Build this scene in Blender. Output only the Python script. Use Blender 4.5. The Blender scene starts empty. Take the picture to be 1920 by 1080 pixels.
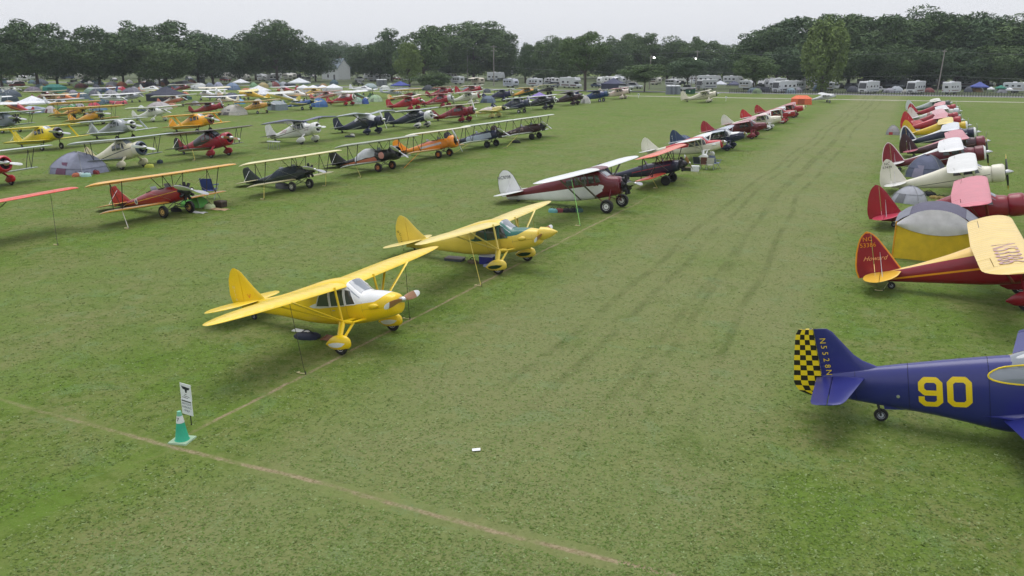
import bpy, math, random
import numpy as np
from math import sin, cos, pi, radians, sqrt
from mathutils import Matrix, Vector
random.seed(7)
rng = np.random.default_rng(11)

# ------------------------------------------------------------------ camera, sky, sun, exposure
# World frame: +Y runs along the rows of parked aircraft, +X is the way their noses point.
CAM_H, FPX, HORIZON, YAW = 9.2, 1550.0, 108.0, radians(25.3)
PITCH = math.atan((540 - HORIZON) / FPX)
scene = bpy.context.scene
cam_data = bpy.data.cameras.new('camera')
cam_data.sensor_width = 36.0
cam_data.lens = FPX / 1920 * 36.0
cam_data.clip_start, cam_data.clip_end = 0.5, 4000
camera = bpy.data.objects.new('camera', cam_data)
camera.location = (0, 0, CAM_H)
camera.rotation_euler = (pi / 2 - PITCH, 0, YAW)
scene.collection.objects.link(camera)
scene.camera = camera

SUN_EL, SUN_AZ = radians(72), radians(-150)
world = bpy.data.worlds.new('World')
scene.world = world
world.use_nodes = True
wn, wl = world.node_tree.nodes, world.node_tree.links
wn.clear()
w_out = wn.new('ShaderNodeOutputWorld')
w_bg = wn.new('ShaderNodeBackground')
w_bg.inputs['Strength'].default_value = 0.1
w_sky = wn.new('ShaderNodeTexSky')
w_sky.sky_type = 'NISHITA'
w_sky.sun_disc = False
w_sky.sun_elevation = SUN_EL
w_sky.sun_rotation = pi - SUN_AZ
w_sky.dust_density = 4.0
w_mix = wn.new('ShaderNodeMix')
w_mix.data_type = 'RGBA'
w_mix.inputs[0].default_value = 0.93          # a closed layer of cloud over the clear sky
w_mix.inputs[7].default_value = (8.05, 8.22, 8.65, 1)
wl.new(w_sky.outputs[0], w_mix.inputs[6])
wl.new(w_mix.outputs[2], w_bg.inputs['Color'])
wl.new(w_bg.outputs[0], w_out.inputs['Surface'])

sun_data = bpy.data.lights.new('sun', 'SUN')
sun_data.energy = 1.5
sun_data.angle = radians(45)
sun_data.color = (1.0, 0.975, 0.94)
sun = bpy.data.objects.new('sun', sun_data)
sun.rotation_euler = (pi / 2 - SUN_EL, 0, SUN_AZ)
sun.location = (0, 0, 60)
scene.collection.objects.link(sun)

scene.view_settings.view_transform = 'Standard'
scene.view_settings.look = 'None'
scene.view_settings.exposure = 0.12
scene.view_settings.gamma = 1.0
scene.view_settings.use_curve_mapping = False
scene.cycles.max_bounces = 4
scene.cycles.diffuse_bounces = 2
scene.cycles.glossy_bounces = 2
scene.cycles.use_adaptive_sampling = True
scene.cycles.adaptive_threshold = 0.02
scene.cycles.transparent_max_bounces = 8
scene.cycles.volume_bounces = 0

def spot(u, v, z=0.0):
    """Where the ground (or the level z) lies at pixel u, v of the 1920 x 1080 photograph, in row coordinates."""
    x, y = (u - 960) / FPX, -(v - 540) / FPX
    dx, dy, dz = x, cos(PITCH) + y * sin(PITCH), -sin(PITCH) + y * cos(PITCH)
    t = (z - CAM_H) / dz
    X, Y = dx * t, dy * t
    return (X * cos(YAW) - Y * sin(YAW), X * sin(YAW) + Y * cos(YAW))

def toward_cam(x, y):
    """Angle about z that turns a thing's +X side to the camera."""
    return math.atan2(-y, -x)

# ------------------------------------------------------------------ helpers
COLL = scene.collection
def lin(r, g, b):
    f = lambda c: (c / 255 / 12.92) if c <= 10 else ((c / 255 + 0.055) / 1.055) ** 2.4
    return (f(r), f(g), f(b))

MATS = {}
def _new(key):
    m = bpy.data.materials.new(str(key)[:60])
    m.use_nodes = True
    nt = m.node_tree
    return m, nt, nt.nodes['Principled BSDF']

def _noise(nt, scale, detail=3, coord='Object', stretch=None):
    tc = nt.nodes.new('ShaderNodeTexCoord')
    n = nt.nodes.new('ShaderNodeTexNoise')
    n.inputs['Scale'].default_value = scale
    n.inputs['Detail'].default_value = detail
    src = tc.outputs[coord]
    if stretch:
        mp = nt.nodes.new('ShaderNodeMapping')
        mp.inputs['Scale'].default_value = stretch
        nt.links.new(src, mp.inputs[0]); src = mp.outputs[0]
    nt.links.new(src, n.inputs['Vector'])
    return n

def _mul_noise(nt, colsock, scale, amount, target):
    n = _noise(nt, scale)
    mr = nt.nodes.new('ShaderNodeMapRange')
    mr.inputs[1].default_value = 0.3; mr.inputs[2].default_value = 0.7
    mr.inputs[3].default_value = 1 - amount; mr.inputs[4].default_value = 1 + amount * 0.5
    nt.links.new(n.outputs['Fac'], mr.inputs[0])
    mx = nt.nodes.new('ShaderNodeMix'); mx.data_type = 'RGBA'; mx.blend_type = 'MULTIPLY'
    mx.inputs[0].default_value = 1
    nt.links.new(colsock, mx.inputs[6]); nt.links.new(mr.outputs[0], mx.inputs[7])
    nt.links.new(mx.outputs[2], target)

def _rgb(nt, c):
    r = nt.nodes.new('ShaderNodeRGB'); r.outputs[0].default_value = (*c[:3], 1); return r.outputs[0]

def mat(key, col, rough=0.6, metal=0.0, var=0.1, scale=4.0, coat=0.0, bump=0.0, bscale=20, emit=None, spec=0.5):
    k = ('m', key, col, rough)
    if k in MATS: return MATS[k]
    m, nt, b = _new(key)
    b.inputs['Roughness'].default_value = rough
    b.inputs['Metallic'].default_value = metal
    b.inputs['Specular IOR Level'].default_value = spec
    b.inputs['Coat Weight'].default_value = coat
    b.inputs['Coat Roughness'].default_value = 0.12
    if var > 0: _mul_noise(nt, _rgb(nt, col), scale, var, b.inputs['Base Color'])
    else: b.inputs['Base Color'].default_value = (*col, 1)
    if bump > 0:
        n = _noise(nt, bscale); bp = nt.nodes.new('ShaderNodeBump'); bp.inputs['Strength'].default_value = bump
        bp.inputs['Distance'].default_value = 0.05
        nt.links.new(n.outputs['Fac'], bp.inputs['Height']); nt.links.new(bp.outputs[0], b.inputs['Normal'])
    if emit:
        b.inputs['Emission Color'].default_value = (*emit[:3], 1); b.inputs['Emission Strength'].default_value = emit[3]
    MATS[k] = m
    return m

def paint(c0, *more, rough=0.34, coat=0.35, var=0.07, key='paint', rib=0.0):
    """Aircraft dope or enamel; up to three trim colours laid where the mesh attributes p1..p3 are positive."""
    k = ('p', c0, more, rough, rib)
    if k in MATS: return MATS[k]
    m, nt, b = _new(key)
    b.inputs['Roughness'].default_value = rough
    b.inputs['Coat Weight'].default_value = coat
    b.inputs['Coat Roughness'].default_value = 0.2
    col = _rgb(nt, c0)
    for i, c in enumerate(more):
        at = nt.nodes.new('ShaderNodeAttribute'); at.attribute_name = 'p%d' % (i + 1)
        gt = nt.nodes.new('ShaderNodeMath'); gt.operation = 'GREATER_THAN'; gt.inputs[1].default_value = 0.0
        src = at.outputs['Fac']
        if len(c) == 4:        # a stripe: the attribute is the distance from its centre line, c[3] its half width
            ab = nt.nodes.new('ShaderNodeMath'); ab.operation = 'ABSOLUTE'; nt.links.new(src, ab.inputs[0])
            src = ab.outputs[0]; gt.operation = 'LESS_THAN'; gt.inputs[1].default_value = c[3]
        nt.links.new(src, gt.inputs[0])
        mx = nt.nodes.new('ShaderNodeMix'); mx.data_type = 'RGBA'
        nt.links.new(gt.outputs[0], mx.inputs[0]); nt.links.new(col, mx.inputs[6]); nt.links.new(_rgb(nt, c), mx.inputs[7])
        col = mx.outputs[2]
    _mul_noise(nt, col, 1.6, var, b.inputs['Base Color'])
    if rib:      # fabric drawn tight over ribs `rib` metres apart along the span
        tc = nt.nodes.new('ShaderNodeTexCoord'); sp = nt.nodes.new('ShaderNodeSeparateXYZ'); nt.links.new(tc.outputs['Object'], sp.inputs[0])
        a1 = nt.nodes.new('ShaderNodeMath'); a1.operation = 'MULTIPLY'; a1.inputs[1].default_value = pi / rib; nt.links.new(sp.outputs[1], a1.inputs[0])
        a2 = nt.nodes.new('ShaderNodeMath'); a2.operation = 'SINE'; nt.links.new(a1.outputs[0], a2.inputs[0])
        a3 = nt.nodes.new('ShaderNodeMath'); a3.operation = 'ABSOLUTE'; nt.links.new(a2.outputs[0], a3.inputs[0])
        bp = nt.nodes.new('ShaderNodeBump'); bp.inputs['Strength'].default_value = .7; bp.inputs['Distance'].default_value = .02; bp.invert = True
        nt.links.new(a3.outputs[0], bp.inputs['Height']); nt.links.new(bp.outputs[0], b.inputs['Normal'])
    MATS[k] = m
    return m

def checker(ca, cb):
    k = ('chk', ca, cb)
    if k in MATS: return MATS[k]
    m, nt, b = _new('checker_paint')
    b.inputs['Roughness'].default_value = 0.35
    fl = []
    for nme in ('p1', 'p2'):
        at = nt.nodes.new('ShaderNodeAttribute'); at.attribute_name = nme
        f = nt.nodes.new('ShaderNodeMath'); f.operation = 'FLOOR'
        nt.links.new(at.outputs['Fac'], f.inputs[0]); fl.append(f.outputs[0])
    ad = nt.nodes.new('ShaderNodeMath'); nt.links.new(fl[0], ad.inputs[0]); nt.links.new(fl[1], ad.inputs[1])
    md = nt.nodes.new('ShaderNodeMath'); md.operation = 'FLOORED_MODULO'; md.inputs[1].default_value = 2
    nt.links.new(ad.outputs[0], md.inputs[0])
    gt = nt.nodes.new('ShaderNodeMath'); gt.operation = 'GREATER_THAN'; gt.inputs[1].default_value = 0.5
    nt.links.new(md.outputs[0], gt.inputs[0])
    mx = nt.nodes.new('ShaderNodeMix'); mx.data_type = 'RGBA'
    nt.links.new(gt.outputs[0], mx.inputs[0]); nt.links.new(_rgb(nt, ca), mx.inputs[6]); nt.links.new(_rgb(nt, cb), mx.inputs[7])
    nt.links.new(mx.outputs[2], b.inputs['Base Color'])
    MATS[k] = m
    return m

class MB:
    """Collects shapes and links them as one mesh object."""
    def __init__(s):
        s.v, s.f, s.m, s.a = [], [], [], {}
    def add(s, vs, fs, mi=0, attrs=None):
        o = len(s.v)
        s.v += [tuple(p) for p in vs]
        s.f += [tuple(i + o for i in f) for f in fs]
        s.m += [mi] * len(fs)
        for k, l in (attrs or {}).items():
            a = s.a.setdefault(k, [])
            a += [-1.0] * (o - len(a)) + list(l)
        return s
    def box(s, c, d, mi=0, rot=0.0, taper=(1, 1)):
        cx, cy, cz = c; hx, hy, hz = d[0] / 2, d[1] / 2, d[2] / 2
        vs = []
        for z in (-1, 1):
            tx, ty = (taper if z > 0 else (1, 1))
            for x, y in ((-1, -1), (1, -1), (1, 1), (-1, 1)):
                px, py = x * hx * tx, y * hy * ty
                vs.append((cx + px * cos(rot) - py * sin(rot), cy + px * sin(rot) + py * cos(rot), cz + z * hz))
        return s.add(vs, [(3, 2, 1, 0), (4, 5, 6, 7), (0, 1, 5, 4), (1, 2, 6, 5), (2, 3, 7, 6), (3, 0, 4, 7)], mi)
    def loft(s, rings, mi=0, cap=(True, True), closed=True, attrs=None):
        n = len(rings[0]); vs = [p for r in rings for p in r]; fs = []
        for i in range(len(rings) - 1):
            for j in range(n if closed else n - 1):
                k = (j + 1) % n
                fs.append((i * n + j, i * n + k, (i + 1) * n + k, (i + 1) * n + j))
        if closed and cap[0]: fs.append(tuple(range(n - 1, -1, -1)))
        if closed and cap[1]: fs.append(tuple((len(rings) - 1) * n + j for j in range(n)))
        return s.add(vs, fs, mi, attrs)
    def tube(s, p0, p1, r0, r1=None, seg=6, mi=0, flat=1.0, cap=(True, True)):
        r1 = r0 if r1 is None else r1
        p0, p1 = Vector(p0), Vector(p1); d = (p1 - p0)
        if d.length < 1e-6: return s
        d.normalize()
        # the long axis of a streamlined section lies along x when flat < 1
        a = Vector((1, 0, 0)) - d * d.x
        if a.length < 0.1: a = Vector((0, 1, 0)) - d * d.y
        a.normalize(); b = d.cross(a)
        R = []
        for p, r in ((p0, r0), (p1, r1)):
            R.append([tuple(p + a * (r * cos(t)) + b * (r * flat * sin(t))) for t in [2 * pi * i / seg for i in range(seg)]])
        return s.loft(R, mi, cap)
    def path(s, pts, r, seg=5, mi=0):
        for a, b in zip(pts, pts[1:]): s.tube(a, b, r, r, seg, mi)
        return s
    def lathe(s, prof, seg=16, axis='z', o=(0, 0, 0), mi=0, cap=(True, True), sy=1.0):
        rings = []
        for h, r in prof:
            ring = []
            for i in range(seg):
                t = 2 * pi * i / seg; c, d = r * cos(t), r * sin(t) * sy
                p = {'z': (c, d, h), 'x': (h, c, d), 'y': (c, h, d)}[axis]
                ring.append((p[0] + o[0], p[1] + o[1], p[2] + o[2]))
            rings.append(ring)
        return s.loft(rings, mi, cap)
    def mesh(s, name, mats, smooth=38):
        me = bpy.data.meshes.new(name)
        me.from_pydata(s.v, [], s.f)
        for m in (mats if isinstance(mats, (list, tuple)) else [mats]): me.materials.append(m)
        if any(s.m): me.polygons.foreach_set('material_index', s.m)
        for k, l in s.a.items():
            l = l + [-1.0] * (len(s.v) - len(l))
            at = me.attributes.new(k, 'FLOAT', 'POINT'); at.data.foreach_set('value', l)
        if smooth:
            me.polygons.foreach_set('use_smooth', [True] * len(s.f))
            me.set_sharp_from_angle(angle=radians(smooth))
        return me
    def build(s, name, mats, parent=None, mw=None, smooth=38):
        return link(name, s.mesh(name, mats, smooth), parent, mw)

def link(name, data, parent=None, mw=None):
    o = bpy.data.objects.new(name, data); COLL.objects.link(o)
    if parent is not None: o.parent = parent
    if mw is not None: o.matrix_local = mw
    return o

def thing(name, label, cat, loc, rz=0.0, group=None, scale=1.0):
    o = bpy.data.objects.new(name, None); COLL.objects.link(o)
    o.empty_display_size = 0.3
    o.location = loc if len(loc) == 3 else (loc[0], loc[1], 0); o.rotation_euler = (0, 0, rz); o.scale = (scale,) * 3
    return tag(o, label, cat, group)
def tag(o, label, cat, group=None):
    o['label'] = label; o['category'] = cat
    if group: o['group'] = group
    return o
def struct(o): o['kind'] = 'structure'; return o
def stuff(o): o['kind'] = 'stuff'; return o
def place(o, loc, rz=0.0):
    o.location = loc if len(loc) == 3 else (loc[0], loc[1], 0); o.rotation_euler = (0, 0, rz); return o

_TXT = {}
def text2d(txt, size, shear=0.0, spacing=1.0):
    """Outline of a line of lettering as flat vertices and faces, centred on the origin."""
    k = (txt, shear, spacing)
    if k not in _TXT:
        cu = bpy.data.curves.new('lettering_source', 'FONT'); cu.body = txt; cu.resolution_u = 2
        cu.align_x = 'CENTER'; cu.align_y = 'CENTER'; cu.shear = shear; cu.space_character = spacing; cu.space_line = 0.8
        o = bpy.data.objects.new('lettering_source', cu); COLL.objects.link(o)
        bpy.context.view_layer.update()
        me = bpy.data.meshes.new_from_object(o.evaluated_get(bpy.context.evaluated_depsgraph_get()))
        vs = [(v.co.x, v.co.y) for v in me.vertices]; fs = [tuple(p.vertices) for p in me.polygons]
        bpy.data.objects.remove(o); bpy.data.curves.remove(cu); bpy.data.meshes.remove(me)
        _TXT[k] = (vs, fs)
    vs, fs = _TXT[k]
    return [(x * size, y * size) for x, y in vs], fs
# ------------------------------------------------------------------ aircraft
YEL = lin(242, 204, 22); YEL2 = lin(230, 202, 80); WHITE = lin(232, 233, 234); CREAM = lin(228, 224, 206); IVORY = lin(238, 226, 180)
RED = lin(168, 20, 34); RED2 = lin(190, 24, 40); MAROON = lin(104, 18, 36); DMAR = lin(62, 22, 34); NAVY = lin(26, 34, 66); NAVY2 = lin(38, 44, 74)
BLUE = lin(40, 70, 150); PBLUE = lin(37, 43, 118); BLACK = lin(26, 26, 30); DGREEN = lin(34, 46, 54); GREEN = lin(26, 104, 92)
ORANGE = lin(240, 140, 34); TANGER = lin(236, 96, 66); PINK = lin(226, 128, 110); SILVER = lin(176, 182, 190); STEEL = lin(118, 128, 140)
GOLD = lin(232, 158, 40); OLIVE = lin(52, 78, 46); MYEL = lin(236, 208, 30); WOODC = lin(150, 96, 52); PALEY = lin(232, 220, 150)

GLASS = mat('window_glass', (0.045, 0.055, 0.065), 0.06, var=0, coat=0.6, spec=0.8)
GLASS_L = mat('windshield_glass', (0.22, 0.25, 0.29), 0.07, var=0, coat=0.7, spec=0.8)  # pale grey paints the sky's reflection into the opaque pane
RUBBER = mat('tyre_rubber', (0.018, 0.018, 0.02), 0.8, var=0.25, scale=12)
DARK = mat('dark_interior', (0.012, 0.012, 0.014), 0.9, var=0)  # near-black that paints in the shade inside openings
METAL = mat('bare_metal', (0.62, 0.63, 0.65), 0.3, metal=0.9, var=0.08)
DMETAL = mat('dark_engine_metal', (0.05, 0.05, 0.055), 0.45, metal=0.6, var=0.3, scale=14)
WOOD = mat('varnished_wood', lin(176, 118, 70), 0.35, var=0.25, scale=9, coat=0.4)
PROPW = mat('white_propeller_paint', lin(236, 238, 240), 0.4, var=0.04)
STRUTB = mat('black_strut_enamel', (0.02, 0.022, 0.026), 0.4, var=0.1)
LEATHER = mat('seat_leather', lin(70, 50, 40), 0.7, var=0.2)

FR = [0, .012, .05, .12, .25, .42, .62, .82, 1.0]
def thick(f): return 5 * (0.2969 * sqrt(max(f, 0)) - 0.1260 * f - 0.3516 * f * f + 0.2843 * f ** 3 - 0.1036 * f ** 4)

def foil(mb, rows, t, axis='y', cut=None, camber=0.03, flat=0.45, attr=None, cap=(True, True), mi=0):
    """Lofted lifting surface. rows: (station, x_leading, x_trailing, height). cut(station)->(f0, f1) keeps part of the chord."""
    rings, A = [], {}
    for r in rows:
        s, xl, xt, h = r[:4]
        f0, f1 = r[4] if len(r) > 4 else (0, 1)
        c = xl - xt; up, lo = [], []
        for g in FR:
            f = f0 + (f1 - f0) * g
            th = thick(f) * t * c; cm = camber * c * 4 * f * (1 - f)
            x = xl - f * c
            zu, zl = cm + th, cm - th * (flat if camber else 1)
            up.append((x, zu)); lo.append((x, zl))
        ring = up[::-1] + (lo[1:] if f0 == 0 else lo)
        if f0 == 0: ring = ring
        pts = [((x, s, h + z) if axis == 'y' else (x, h + z, s)) for x, z in ring]
        if f0 == 0: pts.append(pts[-1])
        rings.append(pts)
        if attr:
            for nme, fn in attr.items():
                A.setdefault(nme, []).extend([fn(x, s, xl, xt) for x, z in ring] + ([fn(ring[-1][0], s, xl, xt)] if f0 == 0 else []))
    return mb.loft(rings, mi, cap, True, A)

def lerp_tab(tab, x):
    if x <= tab[0][0]: return tab[0][1:]
    for a, b in zip(tab, tab[1:]):
        if x <= b[0]:
            t = (x - a[0]) / (b[0] - a[0] + 1e-9)
            return tuple(p + (q - p) * t for p, q in zip(a[1:], b[1:]))
    return tab[-1][1:]

class Fus:
    """Fuselage skin lofted through stations (x, z_bottom, z_top, half_width, squareness)."""
    def __init__(s, st, sub=3):
        st = sorted(st); tab = []
        for i in range(len(st) - 1):
            p0, p1, p2, p3 = st[max(i - 1, 0)], st[i], st[i + 1], st[min(i + 2, len(st) - 1)]
            for k in range(sub):
                t = k / sub
                tab.append(tuple(_herm(a, b, c, d, t) for a, b, c, d in zip(p0, p1, p2, p3)))
        tab.append(st[-1]); s.tab = tab
    def sec(s, x): return lerp_tab(s.tab, x)
    def side(s, x, z):
        zb, zt, hw, n = s.sec(x); zc, h = (zb + zt) / 2, (zt - zb) / 2
        q = min(abs((z - zc) / max(h, 1e-4)), 0.999)
        return hw * (1 - q ** n) ** (1 / n)
    def top(s, x, y, sgn=1):
        zb, zt, hw, n = s.sec(x); zc, h = (zb + zt) / 2, (zt - zb) / 2
        q = min(abs(y / max(hw, 1e-4)), 0.999)
        return zc + sgn * h * (1 - q ** n) ** (1 / n)
    def skin(s, mb, seg=28, attr=None):
        rings, A = [], {}
        for x, zb, zt, hw, n in s.tab:
            zc, h = (zb + zt) / 2, (zt - zb) / 2; r = []
            for i in range(seg):
                a = 2 * pi * i / seg; c, d = cos(a), sin(a)
                r.append((x, hw * math.copysign(abs(c) ** (2 / n), c), zc + h * math.copysign(abs(d) ** (2 / n), d)))
            rings.append(r)
            for nme, fn in (attr or {}).items(): A.setdefault(nme, []).extend(fn(*p) for p in r)
        return mb.loft(rings, 0, (True, True), True, A)
def _herm(a, b, c, d, t):
    m1, m2 = (c - a) * .35, (d - b) * .35
    return (2 * t**3 - 3 * t**2 + 1) * b + (t**3 - 2 * t**2 + t) * m1 + (-2 * t**3 + 3 * t**2) * c + (t**3 - t**2) * m2

def patch(mb, fus, quad, how='side', sgn=-1, off=0.008, n=5, m=3, mi=0):
    """A pane or panel laid on the fuselage skin. quad: four (x, z) corners for 'side', (x, y) for 'top'."""
    vs = []
    for i in range(n + 1):
        for j in range(m + 1):
            u, v = i / n, j / m
            (ax, ay), (bx, by), (cx, cy), (dx, dy) = quad
            x = (ax * (1 - u) + bx * u) * (1 - v) + (dx * (1 - u) + cx * u) * v
            w = (ay * (1 - u) + by * u) * (1 - v) + (dy * (1 - u) + cy * u) * v
            if how == 'side': vs.append((x, sgn * (fus.side(x, w) + off), w))
            else: vs.append((x, w, fus.top(x, w) + off))
    fs = [(i * (m + 1) + j, (i + 1) * (m + 1) + j, (i + 1) * (m + 1) + j + 1, i * (m + 1) + j + 1) for i in range(n) for j in range(m)]
    return mb.add(vs, fs, mi)

def wheel(parent, mw, c, r, w, rimc, y=1):
    mb = MB(); h = w / 2
    mb.lathe([(-h * .75, r * .5), (-h, r * .72), (-h * .8, r * .92), (0, r), (h * .8, r * .92), (h, r * .72), (h * .75, r * .5)], 16, 'y', c)
    o = mb.build('wheel', RUBBER, parent, mw)
    mb = MB()
    mb.lathe([(-h * .7, 0.02), (-h * .82, r * .12), (-h * .72, r * .5), (-h * .9, r * .56), (h * .9, r * .56), (h * .72, r * .5), (h * .82, r * .12), (h * .7, 0.02)], 14, 'y', c)
    mb.build('rim', mat('rim_enamel', rimc, 0.4, var=0.08), o)
    return o

def pant(mb, c, L, H, W, attr=False):
    rings, A = [], []
    prof = [(0.5, .05), (.46, .42), (.36, .74), (.2, .96), (.02, 1.0), (-.18, .86), (-.36, .55), (-.5, .2), (-.58, .04)]
    for f, k in prof:
        ring = []
        for i in range(14):
            a = 2 * pi * i / 14
            y, z = cos(a) * W / 2 * k, sin(a) * H / 2 * (k ** .8) - (.06 * H if f < -.2 else 0) * (-f)
            ring.append((c[0] + f * L, c[1] + y, c[2] + max(z, -H * .36)))
            A.append(0.16 - sqrt(((f + .04) / 2.6) ** 2 + ((z / H + .06) / 1.0) ** 2))
        rings.append(ring)
    return mb.loft(rings, 0, (True, True), True, {'p1': A} if attr else None)

def prop(root, mw, x, z, R, ang, kind='white', hub=None, blades=2, spin=None):
    mb = MB()
    if spin: mb.lathe([(-.06, spin[0] * 1.02), (spin[1] * .25, spin[0] * .9), (spin[1] * .55, spin[0] * .63), (spin[1] * .8, spin[0] * .34), (spin[1] * .95, spin[0] * .12), (spin[1], .01)], 16, 'x', (x, 0, z))
    else: mb.lathe([(-.1, .07), (.0, .1), (.09, .09), (.14, .05), (.15, .005)], 10, 'x', (x, 0, z))
    p = mb.build('propeller', hub or METAL, root, mw)
    key = ('blade', kind, round(R, 2))
    if key not in MATS:
        mb = MB(); rings, A = [], []
        for f, c, t, tw in [(.04, .05, .05, 1.0), (.12, .075, .05, .9), (.25, .11, .035, .75), (.45, .13, .026, .55), (.68, .125, .018, .4), (.86, .10, .012, .32), (.96, .07, .008, .28), (1, .02, .004, .26)]:
            ring = []
            for i in range(10):
                a = 2 * pi * i / 10; u, w = cos(a) * c, sin(a) * t
                ring.append((u * sin(tw) + w * cos(tw), u * cos(tw) - w * sin(tw), f * R)); A.append(f - .74)
            rings.append(ring)
        mb.loft(rings, 0, (True, True), True, {'p1': A})
        m = {'white': PROPW, 'wood': paint(lin(150, 104, 64), lin(226, 228, 230), key='wood_blade'), 'metal': METAL,
             'black': paint((.02, .02, .022), lin(220, 190, 60), key='black_blade')}[kind]
        MATS[key] = mb.mesh('propeller_blade', m)
    for k in range(blades):
        link('blade', MATS[key], p, Matrix.Translation((x + .02, 0, z)) @ Matrix.Rotation(radians(ang) + 2 * pi * k / blades, 4, 'X'))
    return p

def radial(root, mw, x, z, R, ncyl, bare=True, col=DMETAL):
    mb = MB()
    mb.lathe([(-.28, R * .42), (-.1, R * .5), (.16, R * .48), (.26, R * .34), (.42, R * .2), (.46, .04)], 14, 'x', (x, 0, z))
    e = mb.build('engine', col, root, mw)
    key = ('cyl', round(R, 2))
    if key not in MATS:
        mb = MB(); pr = []
        r0 = R * .17; z0, z1 = R * .42, R * .98
        for i in range(5):
            zz = z0 + (z1 - z0) * i / 5
            pr += [(zz, r0 * .8), (zz + (z1 - z0) * .06, r0 * 1.08), (zz + (z1 - z0) * .12, r0 * 1.08), (zz + (z1 - z0) * .16, r0 * .8)]
        pr += [(z1, r0 * .9), (z1 + .02, r0 * .3)]
        mb.lathe(pr, 8, 'z', (0, 0, 0)); mb.tube((.13, 0, z0 * .8), (.1, .02, z1), .016, .016, 4)
        MATS[key] = mb.mesh('engine_cylinder', DMETAL)
    for k in range(ncyl):
        link('cylinder', MATS[key], e, Matrix.Translation((x, 0, z)) @ Matrix.Rotation(2 * pi * k / ncyl, 4, 'X'))
    return e

def wing_rows(w, side):
    b2, y0 = w['span'] / 2, w.get('y0', 0.0)
    ct = w.get('ct', w['c']); tr = w.get('tip', 0.9); dih = math.tan(radians(w.get('dih', 1.0))); sw = w.get('sweep', 0.0)
    gull = w.get('gull')
    ys = [y0, (y0 + b2) * .3, (y0 + b2) * .5, (b2 - tr)] if b2 - tr > y0 else [y0]
    rows = []
    def ch(y): return w['c'] + (ct - w['c']) * (y - y0) / (b2 - y0)
    def zz(y): return w['z'] + (lerp_tab(gull, y)[0] if gull else dih * (y - y0))
    if 'chords' in w: ch = lambda y: lerp_tab(w['chords'], y)[0]
    if gull: ys = sorted(set(ys + [g[0] for g in gull if y0 < g[0] < b2 - tr]))
    for y in ys: rows.append((y, w['xle'] + sw * (y - y0) - (w['c'] - ch(y)) * w.get('lef', .3), ch(y), zz(y), 1))
    sq = w.get('square', 2.0)
    for t in (.25, .48, .66, .8, .9, .965, 1.0):
        y = b2 - tr + tr * t; k = max((1 - t ** sq) ** (1 / sq), .03); c = ch(y)
        xl = w['xle'] + sw * (y - y0) - (w['c'] - c) * w.get('lef', .3)
        rows.append((y, xl - c * (1 - k) * w.get('rake', .38), c * k, zz(y), k))
    return rows

def make_wing(root, mw, w, side, name='wing'):
    rows = wing_rows(w, side); b2 = w['span'] / 2
    al = w.get('ail', (b2 * .55, b2 - w.get('tip', .9) * .9)) if w.get('ail', 1) else None
    H = .76; out = []
    def interp(y):
        for a, b in zip(rows, rows[1:]):
            if a[0] <= y <= b[0]:
                t = (y - a[0]) / (b[0] - a[0] + 1e-9); return tuple(p + (q - p) * t for p, q in zip(a, b))
        return rows[-1]
    st = list(rows)
    if al:
        st += [interp(al[0]), interp(al[1])]
    st.sort(key=lambda r: r[0])
    for r in st:
        y, xl, c, z = r[:4]
        row = (side * y, xl, xl - c, z)
        if al and abs(y - al[0]) < 1e-6: out += [row + ((0, 1),), row + ((0, H),)]
        elif al and abs(y - al[1]) < 1e-6: out += [row + ((0, H),), row + ((0, 1),)]
        elif al and al[0] < y < al[1]: out.append(row + ((0, H),))
        else: out.append(row + ((0, 1),))
    attr = w.get('attr')
    mb = MB(); foil(mb, out, w.get('t', .12), 'y', attr=attr)
    o = mb.build(name, w['mat'], root, mw, smooth=50)
    if al:
        mb = MB(); ar = []
        for y in (al[0] + .025, (al[0] + al[1]) / 2, al[1] - .025):
            r = interp(y); ar.append((side * y, r[1], r[1] - r[2], r[3] - .004, (H + .014, 1)))
        foil(mb, ar, w.get('t', .12), 'y', attr=attr); mb.build('aileron', w['mat'], o, None, smooth=50)
    return o

def outline_rows(le, te, n=11):
    """Rows of a tail surface from two poly-lines (station, x), closed to the tip."""
    s0, s1 = le[0][0], le[-1][0]; rows = []
    for i in range(n):
        t = 1 - (1 - i / (n - 1)) ** 1.6
        s = s0 + (s1 - s0) * t
        rows.append((s, lerp_tab(le, s)[0], lerp_tab(te, s)[0]))
    return rows

def tail_surface(root, mw, le, te, hinge, t, axis, h, side, mat_a, mat_b, names, border=None, two=True):
    """Fixed and movable halves of a fin or tailplane."""
    rows = outline_rows(le, te)
    tip = le[-1][0]
    objs = []
    for k in range(2 if two else 1):
        mb = MB(); R = []
        for s, xl, xt in rows:
            hx = hinge
            a, b = (xl, max(hx + .012, xt + .01)) if k == 0 else (min(hx - .012, xl - .005), xt)
            if not two: a, b = xl, xt
            c = max(xl - xt, .03)
            if k == 0 and two and xl < hx + .03: a, b = xl, xl - .02
            if k == 1 and xt > hx - .03: a, b = xt + .02, xt
            f0, f1 = min(max((xl - a) / c, 0), .98), min(max((xl - b) / c, .02), 1)
            R.append((side * s if axis == 'y' else s, xl, xl - c, h, (f0, max(f1, f0 + .01))))
        at = None
        if border:
            at = {'p1': lambda x, s, xl, xt: border - min(xl - x, x - xt, (tip - abs(s)) * .8)}
        foil(mb, R, t, axis, camber=0, attr=at)
        objs.append(mb.build(names[k], mat_a if k == 0 else mat_b, root, mw, smooth=50))
    return objs

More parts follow.
